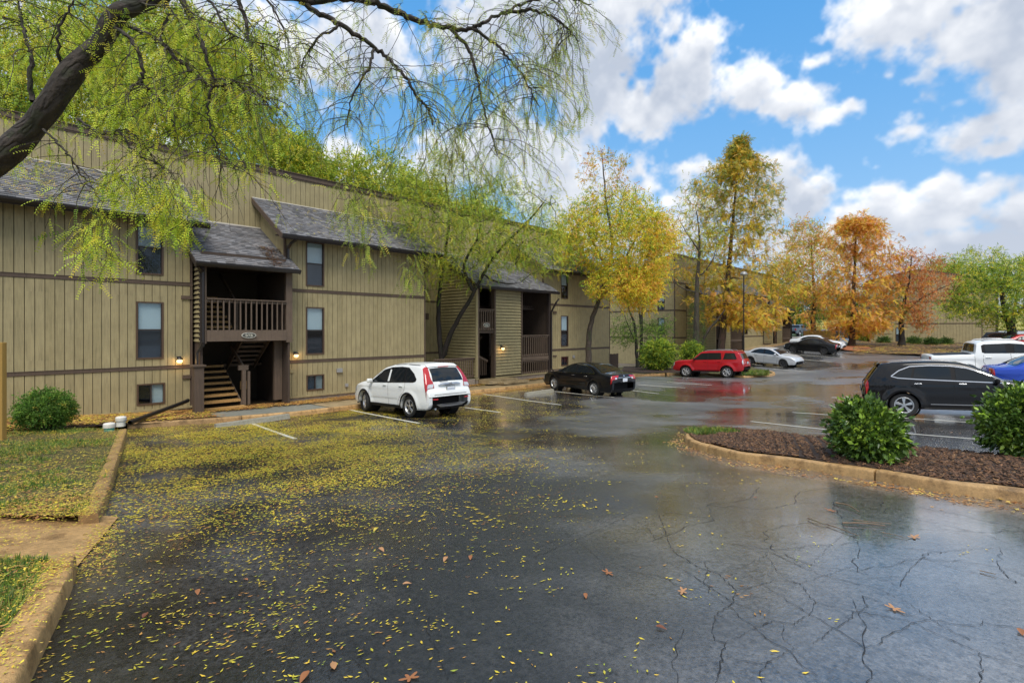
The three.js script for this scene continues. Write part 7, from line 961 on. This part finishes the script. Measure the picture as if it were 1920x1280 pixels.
// ---------- small things ----------
{
  // far traffic across the lot
  park(makeCar({ ...pickup, paint: PAINT.slate }, 'parked_pickup', 'dark pickup on the far road left of the lamp post'), 48.6, -86, .75, -.5, 1.0, 3.18);
  park(makeCar(sedan({ paint: PAINT.slate, chrome: false }), 'parked_car', 'blue-grey sedan on the far road right of the wooden enclosure'), 51.5, -80, .95, .2, 1.0);
  park(makeCar(sedan({ paint: PAINT.red, chrome: false }), 'parked_car', 'red car at the right edge beyond the white pickup'), 40.5, -39.5, .93, .37, 1.0);
  park(makeCar({ ...suv, paint: PAINT.graphite }, 'parked_car', 'dark grey car under the spreading tree at the right edge'), 49.6, -50.5, .3, .95, .9);
  // concrete wheel stops
  const stop = (a, b, label) => { const p = gp(...a), q = gp(...b), L = Math.hypot(q[0] - p[0], q[1] - p[1]), g = thing('wheel_stop', label, 'wheel stop', [(p[0] + q[0]) / 2, (G(...p) + G(...q)) / 2, (p[1] + q[1]) / 2], Math.atan2(-(q[1] - p[1]), q[0] - p[0])); const sh = new THREE.Shape([[-.085, 0], [.085, 0], [.055, .115], [.04, .125], [-.04, .125], [-.055, .115]].map((v) => new THREE.Vector2(...v))), e = new THREE.ExtrudeGeometry(sh, { depth: L, bevelEnabled: true, bevelSize: .01, bevelThickness: .015, bevelSegments: 2 }); e.rotateY(Math.PI / 2); e.translate(-L / 2, 0, 0); part(g, 'block', e, mat(.36, .34, .27, { map: rep(noiseTex, 1), roughness: .5 })); const pins = []; for (const s of [-.36, .36]) { const c = new THREE.CylinderGeometry(.012, .012, .02, 8); pins.push(c.translate(s * L, .13, 0)); } part(g, 'pin', pins[0], MAT.metalGrey); part(g, 'pin', pins[1], MAT.metalGrey); };
  stop([404, 801], [540, 786], 'grey concrete wheel stop before the first stairwell'); stop([986, 741], [1036, 735], 'grey concrete wheel stop at the nose of the black sedan');
  // drain cleanouts
  const clean = (px, py, body, label, h) => { const p = gp(px, py, .14), g = thing('drain_cleanout', label, 'drain pipe', [p[0], G(...p) + .1, p[1]]); const b = new THREE.CylinderGeometry(.1, .1, h, 24); part(g, 'pipe', b.translate(0, h / 2, 0), body); const c = new THREE.LatheGeometry([[0, .115], [.07, .115], [.11, .10], [.118, .085], [.118, 0], [.1, 0]].map((v) => new THREE.Vector2(...v)).reverse(), 28); part(g, 'cap', c.translate(0, h, 0), mat(.72, .70, .64, { roughness: .4 })); };
  clean(226, 796, mat(.72, .71, .66, { roughness: .4 }), 'white capped drain cleanout standing in the bed by the kerb', .14); clean(204, 808, mat(.02, .30, .27, { roughness: .35 }), 'teal drain cleanout with a white cap in front of the white one', .12);
  // corrugated drain pipe from the downspout
  { const a = V(wx(fs(352, .25), .25), 0, wz(fs(352, .25), .25)), pts = []; a.y = fy(750, fs(352, .25), .25); const e = gp(243, 795, .16), b = V(e[0], G(...e) + .2, e[1]); for (let i = 0; i <= 70; i++) { const f = i / 70; pts.push(V(lerp(a.x, b.x, f), lerp(a.y, b.y, Math.pow(f, .55)), lerp(a.z, b.z, f)).add(V(0, 0, .18 * Math.sin(f * 3.1)))); } solo('drain_pipe', tube(pts, pts.map((_, i) => (i % 2 ? .062 : .052)), 14), mat(.012, .012, .013, { roughness: .4 }), 'black corrugated drain pipe running down the bed from the wall corner', 'drain pipe'); }
  // timber post at the left edge
  { const d = 10.2, x = (2 - 960) / FPX * d, g = thing('timber_post', 'yellow timber post cut by the left edge of the view', 'post', [x, G(x, -d) + .05, -d]); part(g, 'post', new RoundedBoxGeometry(.12, 2.1, .1, 2, .01).translate(0, 1.0, 0), mat(.50, .30, .07, { map: sidingMap, roughness: .7 })); }
  // sticks washed together on the asphalt
  const stick = (pts, r, label, m = MAT.stick) => { const p = pts.map((q, i) => { const [x, z] = gp(...q); return V(x, G(x, z) + r + .004 + (i % 2) * r * .6, z); }), b = p[0].clone(); r *= .6; const g = tube(new THREE.CatmullRomCurve3(p).getPoints(14).map((v) => v.sub(b)), [...Array(15)].map((_, i) => r * (1 - .5 * i / 14) * (1 + .2 * Math.sin(i * 2))), 6); const o = solo('stick', g, m, label, 'stick'); o.position.copy(b); };
  MAT.stick = mat(.20, .13, .08, { roughness: .7 }); const pale = mat(.36, .24, .14, { roughness: .7, map: rep(barkTex, 2) });
  stick([[1568, 946], [1590, 952], [1612, 963]], .016, 'thickest pale stick lying at the top of the debris', pale); stick([[1580, 983], [1625, 985], [1660, 988]], .011, 'brown stick lying level in the middle of the debris'); stick([[1515, 974], [1532, 981], [1548, 987]], .009, 'short stick at the left of the debris', pale); stick([[1550, 985], [1580, 996], [1610, 1007]], .008, 'thin stick slanting below the middle of the debris'); stick([[1655, 1000], [1680, 1006], [1702, 1011]], .006, 'thin twig at the right end of the debris', pale); stick([[1600, 976], [1640, 982], [1672, 984]], .007, 'thin twig lying along the middle brown stick'); stick([[1838, 1072], [1868, 1080]], .006, 'lone twig on the bright wet asphalt at right', pale);
  // single big fallen leaves
  const oak = (() => { const s = new THREE.Shape(), pts = []; for (let i = 0; i <= 40; i++) { const a = i / 40 * Math.PI * 2, r = .5 + .28 * Math.cos(a * 5) + .1 * Math.cos(a * 2); pts.push(new THREE.Vector2(Math.cos(a) * r * 1.15, Math.sin(a) * r * .8)); } s.setFromPoints(pts); const g = new THREE.ShapeGeometry(s); g.rotateX(-Math.PI / 2); const p = g.attributes.position; for (let i = 0; i < p.count; i++) p.setY(i, .16 * (p.getX(i) ** 2 + .6 * Math.abs(p.getZ(i))) * .6); g.computeVertexNormals(); return g; })();
  const lance = (() => { const p = [], idx = []; for (let i = 0; i <= 8; i++) { const f = i / 8, w = .22 * Math.sin(Math.PI * Math.pow(f, .8)); p.push(f - .5, .10 * Math.sin(f * 4) + .03, w, f - .5, .02, 0, f - .5, .10 * Math.sin(f * 4) + .05, -w); if (i) { const k = i * 3; idx.push(k - 3, k - 2, k, k - 2, k + 1, k, k - 2, k - 1, k + 1, k - 1, k + 2, k + 1); } } const g = geo(p, null, idx); return g; })();
  const br = mat(.30, .12, .045, { roughness: .55 }), tan = mat(.42, .22, .10, { roughness: .55 }), wet = mat(.17, .06, .028, { roughness: .35 }), R = rng(31);
  const list = [[1280, 1110, .055, oak, tan, 'star-shaped tan oak leaf right of the long crack'], [1140, 1075, .055, oak, br, 'small rusty oak leaf, upper of the two left of the tan one'], [1098, 1119, .06, lance, br, 'curled rusty leaf, lower of the two left of the tan oak leaf'], [1232, 933, .05, lance, br, 'brown leaf alone on the wet drive above the cracks'], [1416, 934, .05, lance, br, 'brown leaf nearer the island on the wet drive'], [1558, 958, .06, oak, br, 'rusty leaf beside the debris sticks'], [1715, 1008, .07, oak, tan, 'tan leaf at the right end of the debris'], [1240, 1179, .06, lance, wet, 'small brown leaf below the branching cracks'], [1678, 1143, .06, oak, tan, 'pale star-shaped leaf on the bright wet asphalt'], [1915, 1187, .07, lance, br, 'rusty leaf at the right edge of the wet asphalt'],
    [625, 1250, .075, lance, tan, 'long tan leaf near the bottom, upper of two'], [570, 1272, .085, lance, br, 'long rusty leaf at the bottom edge, lower of two'], [768, 1273, .055, oak, br, 'crumpled rusty leaf at the bottom edge'], [460, 1088, .05, lance, br, 'small round brown leaf among the yellow leaflets'], [704, 994, .085, lance, mat(.55, .42, .06, { roughness: .5 }), 'big yellow-green leaf among the small leaflets'], [763, 1096, .06, lance, tan, 'tan leaf in the middle of the left asphalt'], [835, 1050, .08, lance, tan, 'tan leaf right of the middle of the leaflet field'], [882, 1047, .07, lance, br, 'rusty leaf at the right margin of the leaflet field'], [370, 1112, .075, lance, br, 'large brown leaf left of the small yellow frond'], [272, 1155, .07, lance, wet, 'dark brown leaf near the kerb'], [715, 1032, .08, lance, tan, 'tan leaf right below the big yellow-green one']];
  for (const [px, py, s, g, m, l] of list) { const [x, z] = gp(px, py), o = solo('fallen_leaf', g, m, l, 'leaf'); o.position.set(x, G(x, z) + .008, z); o.scale.setScalar(s); o.rotation.y = R() * 6.28; o.rotation.x = .04; }
}
// ---------- litter, grass, chips ----------
const kp = (K, t) => { const k = t * (K.length - 1), i = Math.min(K.length - 2, Math.floor(k)); return [lerp(K[i][0], K[i + 1][0], k - i), lerp(K[i][1], K[i + 1][1], k - i)]; };
{
  const R = rng(4242), M = new THREE.Matrix4(), Q = new THREE.Quaternion(), up = V(0, 1, 0);
  const cluster = (n, rad, L, W, seed) => { const r = rng(seed), l = []; for (let i = 0; i < n; i++) { const a = r() * 6.283, q = Math.sqrt(r()) * rad, t = (r() < .6 ? -.5 + (r() - .5) * .9 : r() * 6.283), d = V(Math.cos(t), (r() - .5) * .12, Math.sin(t)).normalize(), s = V(-Math.sin(t), (r() - .5) * .25, Math.cos(t)).normalize(); l.push([V(Math.cos(a) * q, .001 + r() * .004, Math.sin(a) * q), d, s, L * (.7 + .7 * r()), W * (.75 + .5 * r()), .04]); } return leafGeo(l); };
  const put = (name, geos, m, list, label) => { const root = new THREE.Group(); root.name = numbered(name); root.userData = { kind: 'stuff', label, category: name.split('_').slice(-1)[0] }; const per = geos.map(() => []); list.forEach((l, i) => per[i % geos.length].push(l)); const ims = per.map((ls, gi) => { const im = new THREE.InstancedMesh(geos[gi], m, Math.max(1, ls.length)); ls.forEach(([p, rot, s, c, n], i) => { Q.setFromUnitVectors(up, n ?? up); const q2 = new THREE.Quaternion().setFromAxisAngle(up, rot); M.compose(p, Q.multiply(q2), V(s, s, s)); im.setMatrixAt(i, M); im.setColorAt(i, c); }); im.receiveShadow = im.castShadow = true; im.userData = { kind: 'stuff' }; im.name = name + '_layer' + (gi ? '_' + String(gi).padStart(3, '0') : ''); root.add(im); return im; }); scene.add(root); return ims; };
  const nrm = (x, z) => V(G(x - .2, z) - G(x + .2, z), .4, G(x, z - .2) - G(x, z + .2)).normalize();
  const yel = palette([[.50, .40, .045, 6], [.36, .32, .04, 4], [.58, .40, .05, 2.2], [.26, .30, .045, 1.2], [.32, .16, .05, 1.6]]), brn = palette([[.30, .14, .05, 4], [.42, .25, .09, 3], [.20, .09, .035, 3], [.45, .33, .08, 1.4]]);
  const far = [cluster(7, .22, .040, .016, 1), cluster(9, .26, .036, .015, 2), cluster(6, .2, .044, .017, 3)], near = [cluster(4, .14, .024, .0085, 4), cluster(2, .12, .03, .0095, 5), cluster(6, .16, .022, .008, 6), cluster(1, .02, .034, .012, 7), cluster(3, .06, .027, .009, 8)], big = [cluster(6, .18, .085, .05, 8), cluster(6, .18, .08, .05, 9)];
  // density of the leaflets under the locust, per square metre
  const dens = (x, z) => { const s = (x - P0[0]) * DS[0] + (z - P0[1]) * DS[1], t = (x - P0[0]) * DN[0] + (z - P0[1]) * DN[1]; let d = 130 * Math.exp(-(((s - .6) / 4.0) ** 2) - (((t - 6.2) / 3.4) ** 2)) + 34 * Math.exp(-(((s - 6.5) / 4) ** 2) - (((t - 5) / 3.4) ** 2)) + 85 * Math.exp(-(((x + 3.8) / 2.8) ** 2) - (((z + 8.5) / 2.8) ** 2)) + 14 * Math.exp(-(((t - 3) / .8) ** 2)) * (s < 26 ? 1 : 0); d *= .1 + 1.8 * sstep(.25, .75, fbm(x * 1.3, z * 1.3, 37, 4)); return t < 2.3 ? 0 : d; };
  let L = []; for (let i = 0; i < 130000; i++) { const x = -12 + R() * 24, z = -28 + R() * 24; if (R() * 190 < dens(x, z)) L.push([V(x, G(x, z) + .003, z), R() * 6.283, .6 + .8 * R(), R() < .93 ? yel(R) : brn(R), nrm(x, z)]); }  put('fallen_leaves', far, MAT.deadLeaf, L, 'carpet of tiny yellow leaflets over the asphalt before the building');
  L = []; for (let i = 0; i < 24000; i++) { const x = -6 + R() * 12, z = -11 + R() * 10, k = 1.15 * Math.exp(-(((x + 2.9) / 2.3) ** 2)) + .006 + .5 * Math.exp(-(((x + 1.9) / 1.8) ** 2) - (((z + 8) / 2.5) ** 2)); if (R() < k * (.3 + 1.2 * fbm(x * 1.5, z * 1.5, 12, 3)) * .62 && gp) L.push([V(x, G(x, z) + .003, z), (R() - .5) * 1.6, .55 + .85 * R(), R() < .9 ? yel(R) : brn(R), nrm(x, z)]); } put('fallen_leaves', near, MAT.deadLeaf, L, 'scattered tiny yellow leaflets on the dark foreground asphalt');
  L = []; for (let i = 0; i < 1500; i++) { const x = 0 + R() * 30, z = -45 + R() * 40; if (R() < .4) L.push([V(x, G(x, z) + .004, z), R() * 6.283, .5 + .5 * R(), R() < .6 ? brn(R) : yel(R), nrm(x, z)]); } put('fallen_leaves', [cluster(2, .25, .07, .04, 15), cluster(3, .3, .06, .035, 16)], MAT.deadLeaf, L, 'sparse brown and yellow leaves over the open drive');
  // brown leaves in the beds, along kerbs and on the far bank
  L = []; for (let i = 0; i < 3400; i++) { const s = -4 + R() * 30, t = .05 + Math.pow(R(), 1.4) * 1.0, x = wx(s, t), z = wz(s, t); L.push([V(x, G(x, z) + .155 + .02 * R(), z), R() * 6.283, .7 + .6 * R(), brn(R)]); } for (let i = 0; i < 1100; i++) { const s = -5 + R() * 6.3, t = .1 + R() * 2.4, x = wx(s, t), z = wz(s, t); L.push([V(x, G(x, z) + .17 + .02 * R(), z), R() * 6.283, .7 + .5 * R(), R() < .78 ? brn(R) : yel(R)]); }
  for (let i = 0; i < 1500; i++) { const s = 1 + R() * 24, t = 2.5 + R() * .35, x = wx(s, t), z = wz(s, t); L.push([V(x, G(x, z) + (t < 2.75 ? .01 : .01), z), R() * 6.283, .5 + .5 * R(), brn(R)]); } put('leaf_litter', big, MAT.deadLeaf, L, 'brown leaf litter along the foot of the building and its kerb');
  L = []; for (let i = 0; i < 1300; i++) { const p = gp(1600 + R() * 330, 642 + R() * 26); L.push([V(p[0], G(...p) + .2, p[1]), R() * 6.283, 1.2 + 1.3 * R(), R() < .75 ? brn(R) : yel(R)]); } put('leaf_litter', big, MAT.deadLeaf, L, 'yellow and brown leaves on the bank below the far building');
  L = []; for (let i = 0; i < 260; i++) { const f = R(), k = Math.floor(f * (ISL.length - 1)), p = ISL[k], x = p[0] + (R() - .5) * .5 - .1, z = p[1] + (R() - .5) * .5 + .14; L.push([V(x, G(x, z) + .006, z), R() * 6.283, .4 + .4 * R(), brn(R)]); } put('leaf_litter', big, MAT.deadLeaf, L, 'brown leaves gathered along the island kerb');
  L = []; for (let i = 0; i < 1100; i++) { const f = R() < .55, a = R(), b = kp(f ? K1i : K2i, a), x = b[0] + .16 * R() - .01, z = b[1] + .1 * R(); L.push([V(x, G(x, z) + .153, z), R() * 6.283, .7 + .4 * R(), R() < .7 ? yel(R) : brn(R)]); } for (let i = 0; i < 1300; i++) { const a = K1i[K1i.length - 1], x = a[0] + .2 - R() * 4, z = a[1] + .1 + R() * 1.6; L.push([V(x, G(x, z) + .112, z), R() * 6.283, .8 + .4 * R(), R() < .75 ? yel(R) : brn(R)]); } for (let i = 0; i < 260; i++) { const a = K1i[K1i.length - 1], b = K2i[0], f = R(), x = lerp(a[0] + .2, b[0] + .26, f) + (R() - .3) * .22, z = lerp(a[1], b[1], f) + (R() - .5) * .2; L.push([V(x, G(x, z) + .02 + .012 * R(), z), R() * 6.283, .7 + .6 * R(), R() < .6 ? yel(R) : brn(R)]); } put('fallen_leaves', near, MAT.deadLeaf, L, 'yellow leaflets scattered on the kerb and the concrete path');
  // roofs: leaves lodged in the valley, specks of yellow on the shingles
  L = []; for (let i = 0; i < 130; i++) { const s = 3.4 + R() * .7 * (R() + .2), t = -.6 + R() * 1.5; L.push([V(wx(s, t), EAVE2(t) + .10 + R() * .03, wz(s, t)), R() * 6.283, .6 + .4 * R(), brn(R)]); } for (let i = 0; i < 900; i++) { const s = -4 + R() * 5.2, t = -2.3 + R() * 2.8; L.push([V(wx(s, t), EAVE(t) + .10, wz(s, t)), R() * 6.283, .32, yel(R), V(.717 * .5, .86, .697 * .5)]); } for (let i = 0; i < 160; i++) { const s = 4.2 + R() * 6, t = -2.3 + R() * 2.8; L.push([V(wx(s, t), EAVE(t) + .10, wz(s, t)), R() * 6.283, .35, yel(R), V(.717 * .5, .86, .697 * .5)]); } put('roof_leaves', big, MAT.deadLeaf, L, 'fallen leaves caught on the shingled roofs');
  // grass
  const blades = (seed, n, h) => { const r = rng(seed), l = []; for (let i = 0; i < n; i++) { const a = r() * 6.283, q = r() * .05, lean = .25 + .7 * r(), d = V(Math.cos(a) * lean, 1, Math.sin(a) * lean).normalize(), s = V(-Math.sin(a), 0, Math.cos(a)); l.push([V(Math.cos(a) * q, 0, Math.sin(a) * q), d, s, h * (.5 + .8 * r()), .005 + .003 * r(), .15]); } return leafGeo(l); }, tufts = [blades(61, 9, .075), blades(62, 9, .085), blades(63, 8, .065)];
  const gr = palette([[.12, .20, .035, 4], [.19, .24, .05, 3], [.30, .27, .08, 1.6], [.08, .15, .03, 2]]); L = [];
  const inLawn = (x, z) => { const s = (x - P0[0]) * DS[0] + (z - P0[1]) * DS[1], t = (x - P0[0]) * DN[0] + (z - P0[1]) * DN[1]; return t > 3.2; };
  for (let i = 0; i < 26000; i++) { const p = kp(K1i, R()), e = Math.pow(R(), .8) * 4.6, x = p[0] - e, z = p[1] + e * .12 + (R() - .5) * .2, w = fbm(x * .9, z * .9, 64, 3); if (!inLawn(x, z) || z > K1i[K1i.length - 1][1] - .05 || R() > sstep(.40, .66, w) * .9) continue; L.push([V(x, G(x, z) + .125, z), R() * 6.283, .55 + .5 * R(), gr(R)]); }
  for (let i = 0; i < 9000; i++) { const p = kp(K2i, R()), e = R() * 2.4, x = p[0] - e - .02, z = p[1] + e * .05, w = fbm(x * 1.1, z * 1.1, 65, 3); if (R() > sstep(.3, .62, w) * 1.3) continue; L.push([V(x, G(x, z) + .13, z), R() * 6.283, .4 + .4 * R(), gr(R)]); }
  for (let i = 0; i < 900; i++) { const x = 3.62 + R() * .75, z = -10.15 + (R() - .5) * .75; L.push([V(x, G(x, z) + .13, z), R() * 6.283, 1 + .5 * R(), gr(R)]); } for (let i = 0; i < 2600; i++) { const p = gp(1395 + R() * 42, 698 + R() * 6, .12); L.push([V(p[0], G(...p) + .12, p[1]), R() * 6.283, 1.6 + R(), gr(R)]); } put('grass', tufts, MAT.leaf, L, 'rough green grass on the small lawns and the island tip');
  L = []; for (let i = 0; i < 7500; i++) { const p = kp(K1i, R()), e = R() * 4.4, x = p[0] - e, z = p[1] + e * .12; L.push([V(x, G(x, z) + .15 + .015 * R(), z), R() * 6.283, .8 + .5 * R(), R() < .55 ? yel(R) : brn(R)]); } for (let i = 0; i < 700; i++) { const p = kp(K2i, R()), e = R() * 2, x = p[0] - e, z = p[1]; L.push([V(x, G(x, z) + .16, z), R() * 6.283, .8 + .4 * R(), R() < .6 ? yel(R) : brn(R)]); } put('fallen_leaves', [...near, far[0]], MAT.deadLeaf, L, 'yellow leaflets lying in the grass of the left lawns');
  // bark chips on the island and in the bed under the wall
  const chip = [0, 1, 2].map((i) => { const g = new RoundedBoxGeometry(.055 + .012 * i, .012, .02, 1, .004); return g; }), cc = palette([[.055, .028, .018, 5], [.10, .05, .03, 3], [.17, .09, .05, 1.4], [.03, .018, .014, 3]]); L = [];
  const I = inner(ISL, .17), h = I.length >> 1; for (let i = 0; i < 24000; i++) { const f = R(), a = I[Math.floor(f * h)], b = I[I.length - 1 - Math.floor(f * h)], j = R(), x = lerp(a[0], b[0], j) + (R() - .5) * .1, z = lerp(a[1], b[1], j) + (R() - .5) * .1; if (x > 8.5) continue; L.push([V(x, G(x, z) + .14 + .05 * Math.sin(Math.PI * j) * sstep(1, .6, f) + .05 * (fbm(x * 3, z * 3, 9, 3) - .5) + .008 * R(), z), R() * 6.283, .4 + .65 * R(), cc(R), rdir(R).add(V(0, 2.2, 0)).normalize()]); }
  for (let i = 0; i < 3000; i++) { const s = -4.5 + R() * 5.7, t = .1 + R() * 2.3, x = wx(s, t), z = wz(s, t); L.push([V(x, G(x, z) + .135 + .03 * R(), z), R() * 6.283, .8 + .8 * R(), cc(R), rdir(R).add(V(0, 2.2, 0)).normalize()]); } put('bark_mulch', chip, mat(1, 1, 1, { roughness: .8 }), L, 'dark bark mulch chips covering the island and wall bed');
}
const renderer = new THREE.WebGLRenderer({ antialias: true });
renderer.toneMapping = THREE.LinearToneMapping;
renderer.toneMappingExposure = EXPOSURE;
renderer.shadowMap.enabled = true;
renderer.shadowMap.type = THREE.PCFSoftShadowMap;
renderer.setSize(1024, 682);
renderer.render(scene, camera);
